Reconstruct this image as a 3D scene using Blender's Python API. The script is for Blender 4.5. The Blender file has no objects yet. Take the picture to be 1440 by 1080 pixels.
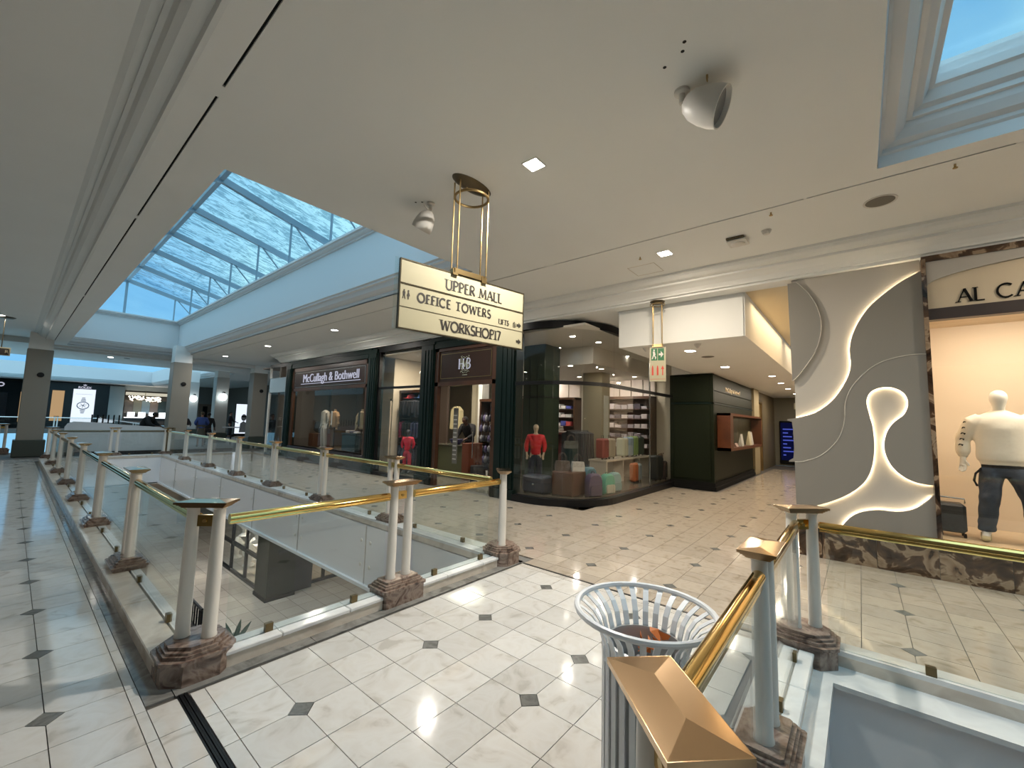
import bpy, bmesh, math, random
from mathutils import Vector, Matrix
from math import sin, cos, pi, sqrt, radians as R
random.seed(7)
scene = bpy.context.scene
COL = scene.collection
# ------------------------------------------------------------------ camera
cam_data = bpy.data.cameras.new('camera')
cam = bpy.data.objects.new('camera', cam_data)
COL.objects.link(cam)
cam_data.sensor_fit = 'HORIZONTAL'
cam_data.sensor_width = 36.0
cam_data.lens = 586.01 / 1440 * 36.0
cam_data.clip_start = 0.05
cam_data.clip_end = 300
_F = Vector((0.76451, 0.63833, 0.08966)).normalized()
_U = Vector((-0.0866, -0.0361, 0.99559))
_Rt = _F.cross(_U).normalized()
_U = _Rt.cross(_F).normalized()
cam.matrix_world = Matrix(((_Rt.x, _U.x, -_F.x, 0), (_Rt.y, _U.y, -_F.y, 0), (_Rt.z, _U.z, -_F.z, 1.6), (0, 0, 0, 1)))
scene.camera = cam
# ------------------------------------------------------------------ view and world
vs = scene.view_settings
vs.view_transform = 'Standard'
vs.look = 'None'
vs.gamma = 1
vs.use_curve_mapping = False
scene.cycles.transparent_max_bounces = 32
vs.exposure = 0.4
world = bpy.data.worlds.new('world')
scene.world = world
world.use_nodes = True
nt = world.node_tree
nt.nodes.clear()
wo = nt.nodes.new('ShaderNodeOutputWorld')
wb = nt.nodes.new('ShaderNodeBackground')
tc = nt.nodes.new('ShaderNodeTexCoord')
wn = nt.nodes.new('ShaderNodeTexNoise')
wn.inputs['Scale'].default_value = 2.2
wn.inputs['Detail'].default_value = 5
wr = nt.nodes.new('ShaderNodeValToRGB')
wr.color_ramp.elements[0].position = 0.38
wr.color_ramp.elements[0].color = (0.16, 0.43, 0.72, 1)
wr.color_ramp.elements[1].position = 0.66
wr.color_ramp.elements[1].color = (0.42, 0.78, 0.88, 1)
nt.links.new(tc.outputs['Generated'], wn.inputs['Vector'])
nt.links.new(wn.outputs['Fac'], wr.inputs['Fac'])
nt.links.new(wr.outputs['Color'], wb.inputs['Color'])
wb.inputs['Strength'].default_value = 0.98
nt.links.new(wb.outputs['Background'], wo.inputs['Surface'])
CEIL = 3.94
NTH = ['', 'first', 'second', 'third', 'fourth', 'fifth', 'sixth', 'seventh', 'eighth', 'ninth', 'tenth', 'eleventh', 'twelfth']
LOW = -4.6

def area_light(name, loc, size, power, color, rot=(0, 0, 0), size_y=None, shape=None, spread=None):
    l = bpy.data.lights.new(name, 'AREA')
    l.energy = power
    l.color = color
    l.size = size
    if size_y:
        l.shape = 'RECTANGLE'
        l.size_y = size_y
    if shape:
        l.shape = shape
    if spread:
        l.spread = spread
    o = bpy.data.objects.new(name, l)
    o.location = loc
    o.rotation_euler = rot
    COL.objects.link(o)
    return o

def portal(name, x0, y0, x1, y1, z):
    o = area_light(name, ((x0 + x1) / 2, (y0 + y1) / 2, z), x1 - x0, 1, (1, 1, 1), size_y=y1 - y0)
    o.data.cycles.is_portal = True
    return o
# daylight enters only through the roof glazing: portals guide its sampling
portal('skylight_portal', 1.1, 4.6, 5.6, 23.5, 5.3)
portal('skylight_portal', -2.0, -6.0, 4.7, -0.3, 4.7)
portal('skylight_portal', -3.0, 28.3, 8.3, 49.8, 5.3)

# overcast daylight: brighter zenith of the clouded sky
sl = bpy.data.lights.new('sun', 'SUN')
sl.energy = 2.2
sl.angle = R(110)
sl.color = (0.62, 0.82, 1.0)
so = bpy.data.objects.new('sun', sl)
so.rotation_euler = (R(4), R(-6), 0)
so.location = (2, 8, 12)
COL.objects.link(so)

# ------------------------------------------------------------------ materials
def new_mat(name):
    m = bpy.data.materials.new(name)
    m.use_nodes = True
    n = m.node_tree
    b = n.nodes['Principled BSDF']
    return m, n, b

def mat(name, color, rough=0.5, metal=0.0, spec=0.5, noise=0.0, nscale=8.0, bump=0.0, bscale=60.0, emit=None, estr=0.0, coat=0.0):
    m, n, b = new_mat(name)
    b.inputs['Base Color'].default_value = (*color, 1)
    b.inputs['Roughness'].default_value = rough
    b.inputs['Metallic'].default_value = metal
    b.inputs['Specular IOR Level'].default_value = spec
    b.inputs['Coat Weight'].default_value = coat
    tcn = n.nodes.new('ShaderNodeTexCoord')
    if noise:
        t = n.nodes.new('ShaderNodeTexNoise')
        t.inputs['Scale'].default_value = nscale
        t.inputs['Detail'].default_value = 4
        r = n.nodes.new('ShaderNodeMapRange')
        r.inputs['To Min'].default_value = 1 - noise
        r.inputs['To Max'].default_value = 1 + noise
        h = n.nodes.new('ShaderNodeHueSaturation')
        h.inputs['Color'].default_value = (*color, 1)
        n.links.new(tcn.outputs['Object'], t.inputs['Vector'])
        n.links.new(t.outputs['Fac'], r.inputs['Value'])
        n.links.new(r.outputs['Result'], h.inputs['Value'])
        n.links.new(h.outputs['Color'], b.inputs['Base Color'])
    if bump:
        t = n.nodes.new('ShaderNodeTexNoise')
        t.inputs['Scale'].default_value = bscale
        bp = n.nodes.new('ShaderNodeBump')
        bp.inputs['Strength'].default_value = bump
        bp.inputs['Distance'].default_value = 0.01
        n.links.new(tcn.outputs['Object'], t.inputs['Vector'])
        n.links.new(t.outputs['Fac'], bp.inputs['Height'])
        n.links.new(bp.outputs['Normal'], b.inputs['Normal'])
    if emit:
        b.inputs['Emission Color'].default_value = (*emit, 1)
        b.inputs['Emission Strength'].default_value = estr
    return m

def marble(name, cols, scale=3.0, rough=0.15, dist=3.0, stops=None, tile=0.0, detail=8):
    """veined stone; the veins follow noise in object space, tile>0 shifts tone per object"""
    m, n, b = new_mat(name)
    tcn = n.nodes.new('ShaderNodeTexCoord')
    oi = n.nodes.new('ShaderNodeObjectInfo')
    ad = n.nodes.new('ShaderNodeVectorMath')
    ad.operation = 'ADD'
    mp = n.nodes.new('ShaderNodeMath')
    mp.operation = 'MULTIPLY'
    mp.inputs[1].default_value = 37.0 if tile else 0.0
    n.links.new(oi.outputs['Random'], mp.inputs[0])
    n.links.new(tcn.outputs['Object'], ad.inputs[0])
    n.links.new(mp.outputs[0], ad.inputs[1])
    t = n.nodes.new('ShaderNodeTexNoise')
    t.inputs['Scale'].default_value = scale
    t.inputs['Detail'].default_value = detail
    t.inputs['Distortion'].default_value = dist
    n.links.new(ad.outputs[0], t.inputs['Vector'])
    r = n.nodes.new('ShaderNodeValToRGB')
    els = r.color_ramp.elements
    stops = stops or [0.3 + 0.4 * i / (len(cols) - 1) for i in range(len(cols))]
    els[0].position = stops[0]
    els[0].color = (*cols[0], 1)
    els[1].position = stops[-1]
    els[1].color = (*cols[-1], 1)
    for s, c in list(zip(stops, cols))[1:-1]:
        e = els.new(s)
        e.color = (*c, 1)
    n.links.new(t.outputs['Fac'], r.inputs['Fac'])
    out = r.outputs['Color']
    if tile:
        h = n.nodes.new('ShaderNodeHueSaturation')
        mr = n.nodes.new('ShaderNodeMapRange')
        mr.inputs['To Min'].default_value = 1 - tile
        mr.inputs['To Max'].default_value = 1 + tile * 0.5
        n.links.new(oi.outputs['Random'], mr.inputs['Value'])
        n.links.new(mr.outputs['Result'], h.inputs['Value'])
        n.links.new(out, h.inputs['Color'])
        out = h.outputs['Color']
    n.links.new(out, b.inputs['Base Color'])
    b.inputs['Roughness'].default_value = rough
    return m

def glass_mat(name, tint=(0.95, 0.97, 0.96), refl=1.0, rough=0.0, ripple=False, milk=0.0, pw=0.75):
    """thin sheet glass: clear transmission with Fresnel reflection"""
    m = bpy.data.materials.new(name)
    m.use_nodes = True
    n = m.node_tree
    n.nodes.clear()
    out = n.nodes.new('ShaderNodeOutputMaterial')
    tr = n.nodes.new('ShaderNodeBsdfTransparent')
    tr.inputs['Color'].default_value = (*tint, 1)
    gl = n.nodes.new('ShaderNodeBsdfGlossy')
    gl.inputs['Roughness'].default_value = rough
    gl.inputs['Color'].default_value = (1, 1, 1, 1)
    # Schlick reflectance from the angle to the sheet, the same on both of its faces
    ge = n.nodes.new('ShaderNodeNewGeometry')
    dt = n.nodes.new('ShaderNodeVectorMath')
    dt.operation = 'DOT_PRODUCT'
    n.links.new(ge.outputs['Normal'], dt.inputs[0])
    n.links.new(ge.outputs['Incoming'], dt.inputs[1])
    def mth(op, a, b):
        q = n.nodes.new('ShaderNodeMath')
        q.operation = op
        for i_, v_ in enumerate((a, b)):
            if v_ is None:
                continue
            if isinstance(v_, (int, float)):
                q.inputs[i_].default_value = v_
            else:
                n.links.new(v_, q.inputs[i_])
        return q.outputs[0]
    ab = mth('ABSOLUTE', dt.outputs['Value'], None)
    pwr = mth('POWER', mth('SUBTRACT', 1.0, ab), 5.0)
    mu = n.nodes.new('ShaderNodeMath')
    mu.operation = 'MULTIPLY_ADD'
    n.links.new(pwr, mu.inputs[0])
    mu.inputs[1].default_value = pw
    mu.inputs[2].default_value = 0.04 * refl
    mx = n.nodes.new('ShaderNodeMixShader')
    n.links.new(mu.outputs[0], mx.inputs[0])
    n.links.new(tr.outputs[0], mx.inputs[1])
    n.links.new(gl.outputs[0], mx.inputs[2])
    last = mx
    if milk:
        df = n.nodes.new('ShaderNodeBsdfDiffuse')
        df.inputs['Color'].default_value = (0.75, 0.8, 0.82, 1)
        m2 = n.nodes.new('ShaderNodeMixShader')
        m2.inputs[0].default_value = milk
        n.links.new(mx.outputs[0], m2.inputs[1])
        n.links.new(df.outputs[0], m2.inputs[2])
        last = m2
    if ripple:
        tcn = n.nodes.new('ShaderNodeTexCoord')
        mp = n.nodes.new('ShaderNodeMapping')
        mp.inputs['Scale'].default_value = (1.2, 3.0, 1.0)
        mp.inputs['Rotation'].default_value = (0, 0, 0.5)
        ns = n.nodes.new('ShaderNodeTexNoise')
        ns.inputs['Scale'].default_value = 1.6
        ns.inputs['Detail'].default_value = 9
        ns.inputs['Roughness'].default_value = 0.72
        ns.inputs['Distortion'].default_value = 1.2
        rp = n.nodes.new('ShaderNodeValToRGB')
        rp.color_ramp.elements[0].position = 0.44
        rp.color_ramp.elements[0].color = (0.42, 0.52, 0.56, 1)
        rp.color_ramp.elements[1].position = 0.53
        rp.color_ramp.elements[1].color = (*tint, 1)
        n.links.new(tcn.outputs['Object'], mp.inputs['Vector'])
        n.links.new(mp.outputs[0], ns.inputs['Vector'])
        n.links.new(ns.outputs['Fac'], rp.inputs['Fac'])
        n.links.new(rp.outputs['Color'], tr.inputs['Color'])
    n.links.new(last.outputs[0], out.inputs['Surface'])
    return m

def emis(name, color, strength):
    m = bpy.data.materials.new(name)
    m.use_nodes = True
    n = m.node_tree
    n.nodes.clear()
    out = n.nodes.new('ShaderNodeOutputMaterial')
    e = n.nodes.new('ShaderNodeEmission')
    e.inputs['Color'].default_value = (*color, 1)
    e.inputs['Strength'].default_value = strength
    n.links.new(e.outputs[0], out.inputs['Surface'])
    return m

M = {}
M['ceiling'] = mat('ceiling_paint', (0.76, 0.765, 0.745), 0.7, noise=0.03, nscale=1.5)
M['white_wall'] = mat('white_wall_paint', (0.72, 0.72, 0.72), 0.6)
M['fascia'] = mat('fascia_panel_white', (0.86, 0.86, 0.88), 0.15, noise=0.02, nscale=2)
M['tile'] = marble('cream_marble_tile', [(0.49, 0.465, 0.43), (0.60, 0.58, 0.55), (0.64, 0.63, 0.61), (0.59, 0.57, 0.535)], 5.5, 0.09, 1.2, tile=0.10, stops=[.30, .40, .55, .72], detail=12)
M['tile_tan_shaded'] = marble('tan_marble_tile_shaded', [(0.34, 0.29, 0.22), (0.45, 0.39, 0.32), (0.49, 0.43, 0.36), (0.41, 0.355, 0.285)], 5.5, 0.09, 1.2, tile=0.12, stops=[.30, .40, .55, .72], detail=12)  # browner stone past the joint, partly shade put into the colour
M['tile_far_shaded'] = marble('tan_marble_tile_far_shaded', [(0.34, 0.29, 0.23), (0.46, 0.40, 0.33), (0.42, 0.37, 0.30)], 5.5, 0.10, 1.2)  # distant tiles of the browner stone, some shade in their colour too
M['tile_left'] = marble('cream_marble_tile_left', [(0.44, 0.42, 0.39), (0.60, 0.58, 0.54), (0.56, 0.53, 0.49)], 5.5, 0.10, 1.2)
M['grout'] = mat('dark_grout', (0.10, 0.09, 0.08), 0.6)
M['inlay'] = marble('grey_marble_inlay', [(0.10, 0.10, 0.095), (0.20, 0.20, 0.19), (0.13, 0.13, 0.12)], 7, 0.12, 1.5, tile=0.15)
M['border'] = marble('grey_marble_border', [(0.12, 0.12, 0.115), (0.24, 0.24, 0.23), (0.15, 0.145, 0.14)], 4, 0.12, 1.5)
M['kerb'] = marble('cream_kerb_marble', [(0.46, 0.39, 0.32), (0.66, 0.60, 0.52), (0.58, 0.50, 0.42)], 3, 0.2, 1.0)
M['ledge'] = marble('white_ledge_marble', [(0.62, 0.63, 0.64), (0.75, 0.76, 0.76), (0.68, 0.68, 0.68)], 3, 0.15, 1.0)
M['pedestal'] = marble('brown_pedestal_marble', [(0.05, 0.032, 0.028), (0.17, 0.115, 0.09), (0.30, 0.23, 0.19), (0.12, 0.07, 0.058)], 7, 0.2, 2.0, tile=0.2)
M['post'] = mat('post_cream_paint', (0.70, 0.67, 0.62), 0.35, noise=0.02, nscale=6)
M['brass'] = mat('polished_brass', (0.80, 0.56, 0.20), 0.10, 1.0)
M['brass_cap'] = mat('satin_brass_cap', (0.62, 0.43, 0.26), 0.16, 1.0)
M['brass_dark'] = mat('aged_brass', (0.42, 0.30, 0.14), 0.3, 1.0)
M['glass'] = glass_mat('clear_glass', (0.94, 0.965, 0.955), 1.0)
M['shop_glass'] = glass_mat('shop_glass', (0.93, 0.93, 0.92), 0.8)
M['case_glass'] = glass_mat('case_glass', (0.95, 0.95, 0.95), 0.3, pw=0.12)
M['roof_glass'] = glass_mat('wet_roof_glass', (0.97, 1.0, 1.0), 0.3, ripple=True)
M['steel'] = mat('painted_roof_steel', (0.24, 0.32, 0.38), 0.4, 0.3)
M['black'] = mat('black_metal', (0.008, 0.008, 0.009), 0.4, spec=.25)
M['matte_black'] = mat('matte_black', (0.006, 0.006, 0.006), 0.8, spec=.15)
M['green'] = mat('dark_green_lacquer', (0.002, 0.010, 0.008), 0.45, spec=.25, noise=0.05)
M['olive'] = mat('olive_green_panel', (0.007, 0.011, 0.004), 0.5, spec=.18, noise=0.04)
M['brown_sign'] = mat('brown_sign_board', (0.030, 0.016, 0.011), 0.35, spec=.25)
M['wood'] = marble('brown_wood_frame', [(0.035, 0.015, 0.008), (0.065, 0.028, 0.014), (0.05, 0.021, 0.01)], 2, 0.3, 0.4)
M['orange_wood'] = marble('orange_wood', [(0.065, 0.018, 0.005), (0.10, 0.028, 0.008), (0.08, 0.022, 0.007)], 2, 0.35, 0.4)
M['dark_floor'] = mat('shop_floor', (0.16, 0.14, 0.11), 0.15)
M['cream_wall'] = mat('cream_wall', (0.62, 0.56, 0.44), 0.6)
M['beige_wall'] = mat('beige_wall', (0.50, 0.42, 0.33), 0.6)
M['dim_wall'] = mat('dim_taupe_wall', (0.16, 0.14, 0.12), 0.7)
M['wall_grey'] = mat('grey_sculpted_panel', (0.235, 0.22, 0.195), 0.5, bump=0.1, bscale=300)
M['wall_light'] = mat('pale_sculpted_base', (0.46, 0.43, 0.385), 0.55)
M['led'] = emis('led_strip', (1.0, 0.80, 0.52), 42.0)
M['lamp'] = emis('downlight_glow', (1.0, 0.93, 0.80), 22.0)
M['lamp_cool'] = emis('cool_lamp_glow', (0.85, 0.97, 1.0), 5.0)
M['capmarble'] = marble('brown_breccia', [(0.02, 0.012, 0.008), (0.06, 0.035, 0.022), (0.10, 0.055, 0.03), (0.34, 0.25, 0.17), (0.22, 0.14, 0.085), (0.04, 0.024, 0.016)], 3.2, 0.15, 1.4, stops=[0.36, 0.46, 0.52, 0.55, 0.66, 0.70], tile=0.1, detail=12)
M['shop_cream'] = mat('shop_back_wall', (0.66, 0.54, 0.40), 0.6, noise=0.03, nscale=1)
M['sign_face'] = mat('cream_sign_face', (0.42, 0.385, 0.26), 0.35, emit=(0.66, 0.60, 0.42), estr=0.0)
M['ink'] = mat('sign_ink', (0.03, 0.025, 0.02), 0.5)
M['bin'] = mat('white_powder_coat', (0.78, 0.80, 0.83), 0.35)
M['liner'] = mat('galvanised_liner', (0.40, 0.42, 0.43), 0.35, 0.6)
M['dark_rail'] = mat('dark_bronze', (0.10, 0.08, 0.05), 0.35, 0.8)
M['plastic_white'] = mat('white_plastic', (0.62, 0.60, 0.56), 0.45)
M['lens'] = mat('grey_lens', (0.20, 0.20, 0.20), 0.25)
M['hole'] = mat('screw_hole', (0.02, 0.018, 0.015), 0.9)
M['skin_dark'] = mat('dark_skin', (0.09, 0.045, 0.028), 0.55)
M['skin_mid'] = mat('brown_skin', (0.22, 0.12, 0.08), 0.55)
M['mannequin'] = mat('mannequin_white', (0.86, 0.82, 0.74), 0.35)
M['mannequin_tan'] = mat('mannequin_tan', (0.50, 0.40, 0.28), 0.5)
M['black_cloth'] = mat('black_cloth', (0.010, 0.010, 0.012), 0.85)
M['screen_white'] = emis('lit_poster_white', (0.80, 0.88, 1.0), 0.85)
M['letter_lit'] = emis('lit_letter_white', (0.80, 0.82, 1.0), 0.42)
M['steel_bright'] = mat('brushed_steel', (0.55, 0.55, 0.53), 0.25, 1.0)

def cmat(color, rough=0.7, **k):
    key = 'c%s_%s' % ('_'.join('%.3f' % c for c in color), rough)
    if key not in M:
        M[key] = mat('dyed_material', color, rough, **k)
    return M[key]

# ------------------------------------------------------------------ mesh builder
ORG = {}

class MB:
    def __init__(s):
        s.v = []
        s.f = []
        s.mi = []
        s.cur = 0
        s.mats = []

    def use(s, m):
        if m not in s.mats:
            s.mats.append(m)
        s.cur = s.mats.index(m)
        return s

    def add(s, vs_, fs):
        k = len(s.v)
        s.v += [tuple(p) for p in vs_]
        s.f += [tuple(i + k for i in f) for f in fs]
        s.mi += [s.cur] * len(fs)
        return s

    def box(s, x0, y0, z0, x1, y1, z1):
        x0, x1 = min(x0, x1), max(x0, x1)
        y0, y1 = min(y0, y1), max(y0, y1)
        z0, z1 = min(z0, z1), max(z0, z1)
        return s.add([(x0, y0, z0), (x1, y0, z0), (x1, y1, z0), (x0, y1, z0), (x0, y0, z1), (x1, y0, z1), (x1, y1, z1), (x0, y1, z1)],
                     [(0, 3, 2, 1), (4, 5, 6, 7), (0, 1, 5, 4), (1, 2, 6, 5), (2, 3, 7, 6), (3, 0, 4, 7)])

    def rbox(s, x0, y0, z0, x1, y1, z1, b=0.01):
        """box with chamfered edges"""
        c = ((x0 + x1) / 2, (y0 + y1) / 2, (z0 + z1) / 2)
        h = ((x1 - x0) / 2, (y1 - y0) / 2, (z1 - z0) / 2)
        vs_, idx = [], {}
        for sx in (-1, 1):
            for sy in (-1, 1):
                for sz in (-1, 1):
                    for a in range(3):
                        d = [h[0] - b, h[1] - b, h[2] - b]
                        d[a] += b
                        idx[(sx, sy, sz, a)] = len(vs_)
                        vs_.append((c[0] + sx * d[0], c[1] + sy * d[1], c[2] + sz * d[2]))
        fs = []
        def q(*k):
            fs.append([idx[i] for i in k])
        for t in (-1, 1):
            q((t, -1, -1, 0), (t, 1, -1, 0), (t, 1, 1, 0), (t, -1, 1, 0))
            q((-1, t, -1, 1), (1, t, -1, 1), (1, t, 1, 1), (-1, t, 1, 1))
            q((-1, -1, t, 2), (1, -1, t, 2), (1, 1, t, 2), (-1, 1, t, 2))
            for u in (-1, 1):
                q((t, u, -1, 0), (t, u, 1, 0), (t, u, 1, 1), (t, u, -1, 1))
                q((t, -1, u, 0), (t, 1, u, 0), (t, 1, u, 2), (t, -1, u, 2))
                q((-1, t, u, 1), (1, t, u, 1), (1, t, u, 2), (-1, t, u, 2))
                for w in (-1, 1):
                    fs.append([idx[(t, u, w, 0)], idx[(t, u, w, 1)], idx[(t, u, w, 2)]])
        return s.add(vs_, fs)

    def cyl(s, p0, p1, r0, r1=None, n=12, caps=True):
        r1 = r0 if r1 is None else r1
        p0, p1 = Vector(p0), Vector(p1)
        d = (p1 - p0).normalized()
        a = d.orthogonal().normalized()
        if abs(d.z) > 0.99:
            a = Vector((1, 0, 0))
        b = d.cross(a)
        vs_ = []
        for p, r in ((p0, r0), (p1, r1)):
            for i in range(n):
                t = 2 * pi * i / n
                vs_.append(p + a * cos(t) * r + b * sin(t) * r)
        fs = [(i, (i + 1) % n, n + (i + 1) % n, n + i) for i in range(n)]
        if caps:
            fs += [tuple(range(n))[::-1], tuple(range(n, 2 * n))]
        return s.add(vs_, fs)

    def lathe(s, prof, c=(0, 0, 0), n=20, axis=(0, 0, 1), caps=True, sx=1, sy=1):
        """prof: (radius, height) pairs"""
        d = Vector(axis).normalized()
        a = Vector((1, 0, 0)) if abs(d.z) > 0.99 else d.orthogonal().normalized()
        b = d.cross(a)
        vs_ = []
        for r, h in prof:
            for i in range(n):
                t = 2 * pi * i / n
                vs_.append(Vector(c) + d * h + a * cos(t) * r * sx + b * sin(t) * r * sy)
        fs = []
        for k in range(len(prof) - 1):
            for i in range(n):
                fs.append((k * n + i, k * n + (i + 1) % n, (k + 1) * n + (i + 1) % n, (k + 1) * n + i))
        if caps:
            fs += [tuple(range(n))[::-1], tuple(range((len(prof) - 1) * n, len(prof) * n))]
        return s.add(vs_, fs)

    def tube(s, pts, r, n=6, closed=False):
        pts = [Vector(p) for p in pts]
        k = len(pts)
        vs_ = []
        ref = Vector((0, 0, 1))
        for i, p in enumerate(pts):
            d = (pts[(i + 1) % k] - pts[i - 1]) if closed else (pts[min(i + 1, k - 1)] - pts[max(i - 1, 0)])
            d.normalize()
            a = d.cross(ref)
            if a.length < 0.1:
                a = d.cross(Vector((1, 0, 0)))
            a.normalize()
            b = d.cross(a)
            rr = r[i] if isinstance(r, (list, tuple)) else r
            for j in range(n):
                t = 2 * pi * j / n
                vs_.append(p + a * cos(t) * rr + b * sin(t) * rr)
        fs = []
        for i in range(k if closed else k - 1):
            for j in range(n):
                i2 = (i + 1) % k
                fs.append((i * n + j, i * n + (j + 1) % n, i2 * n + (j + 1) % n, i2 * n + j))
        if not closed:
            fs += [tuple(range(n))[::-1], tuple(range((k - 1) * n, k * n))]
        return s.add(vs_, fs)

    def prism(s, poly, e0, e1, fn):
        """poly: 2-D outline; fn(u, v, e) -> xyz; extruded from e0 to e1"""
        n = len(poly)
        vs_ = [fn(u, v, e0) for u, v in poly] + [fn(u, v, e1) for u, v in poly]
        fs = [tuple(range(n))[::-1], tuple(range(n, 2 * n))] + [(i, (i + 1) % n, n + (i + 1) % n, n + i) for i in range(n)]
        return s.add(vs_, fs)

    def sph(s, c, r, nu=12, nv=8):
        rx, ry, rz = r if isinstance(r, (list, tuple)) else (r, r, r)
        vs_ = [(c[0], c[1], c[2] - rz)]
        for j in range(1, nv):
            p = -pi / 2 + pi * j / nv
            for i in range(nu):
                t = 2 * pi * i / nu
                vs_.append((c[0] + rx * cos(p) * cos(t), c[1] + ry * cos(p) * sin(t), c[2] + rz * sin(p)))
        vs_.append((c[0], c[1], c[2] + rz))
        fs = [(0, 1 + (i + 1) % nu, 1 + i) for i in range(nu)]
        for j in range(nv - 2):
            for i in range(nu):
                fs.append((1 + j * nu + i, 1 + j * nu + (i + 1) % nu, 1 + (j + 1) * nu + (i + 1) % nu, 1 + (j + 1) * nu + i))
        L = len(vs_) - 1
        fs += [(L, L - nu + i, L - nu + (i + 1) % nu) for i in range(nu)]
        return s.add(vs_, fs)

    def build(s, name, m=None, parent=None, smooth=False, bevel=0):
        me = bpy.data.meshes.new(name)
        o0 = ORG.get(parent.name, Vector((0, 0, 0))) if parent else Vector((0, 0, 0))
        me.from_pydata([tuple(Vector(p) - o0) for p in s.v], [], s.f)
        if s.mats:
            for q in s.mats:
                me.materials.append(q)
            me.polygons.foreach_set('material_index', s.mi)
        else:
            me.materials.append(m)
        me.update()
        bm = bmesh.new()
        bm.from_mesh(me)
        bmesh.ops.recalc_face_normals(bm, faces=bm.faces)
        bm.to_mesh(me)
        bm.free()
        if smooth:
            me.polygons.foreach_set('use_smooth', [True] * len(me.polygons))
            try:
                me.set_sharp_from_angle(angle=R(40))
            except Exception:
                pass
        o = bpy.data.objects.new(name, me)
        COL.objects.link(o)
        if parent:
            o.parent = parent
            ORG[o.name] = o0.copy()
        if bevel:
            b = o.modifiers.new('bevel', 'BEVEL')
            b.width = bevel
            b.segments = 2
            b.limit_method = 'ANGLE'
        return o

def tag(o, label, cat, group=None):
    o['label'] = label
    o['category'] = cat
    if group:
        o['group'] = group
    return o

def thing(name, label, cat, loc=(0, 0, 0), group=None):
    o = bpy.data.objects.new(name, None)
    o.location = loc
    COL.objects.link(o)
    ORG[o.name] = Vector(loc)
    return tag(o, label, cat, group)

def struct(mb, name, m=None, parent=None, smooth=False):
    o = mb.build(name, m, parent, smooth)
    if not parent:
        o['kind'] = 'structure'
    return o

def copy_tree(o, parent=None):
    c = o.copy()
    COL.objects.link(c)
    if parent:
        c.parent = parent
    for ch in list(o.children):
        copy_tree(ch, c)
    return c

def place(root, loc, rz, label, group=None):
    c = copy_tree(root)
    c.location = loc
    c.rotation_euler = (0, 0, rz)
    c['label'] = label
    if group:
        c['group'] = group
    return c

def bx(*a):
    return MB().box(*a)

def smooth_curve(pts, k=5, closed=False):
    """Catmull-Rom through 2-D or 3-D points"""
    P = [Vector(p) for p in pts]
    n = len(P)
    out = []
    for i in range(n if closed else n - 1):
        if closed:
            p0, p1, p2, p3 = P[i - 1], P[i], P[(i + 1) % n], P[(i + 2) % n]
        else:
            p0, p1, p2, p3 = P[max(i - 1, 0)], P[i], P[i + 1], P[min(i + 2, n - 1)]
        for j in range(k):
            t = j / k
            out.append(0.5 * ((2 * p1) + (p2 - p0) * t + (2 * p0 - 5 * p1 + 4 * p2 - p3) * t * t + (3 * p1 - p0 - 3 * p2 + p3) * t ** 3))
    if not closed:
        out.append(P[-1].copy())
    return out

# ------------------------------------------------------------------ lettering
def arc(cx, cy, rx, ry, a0, a1, n=10):
    return [(cx + rx * cos(R(a0 + (a1 - a0) * i / n)), cy + ry * sin(R(a0 + (a1 - a0) * i / n))) for i in range(n + 1)]

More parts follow.
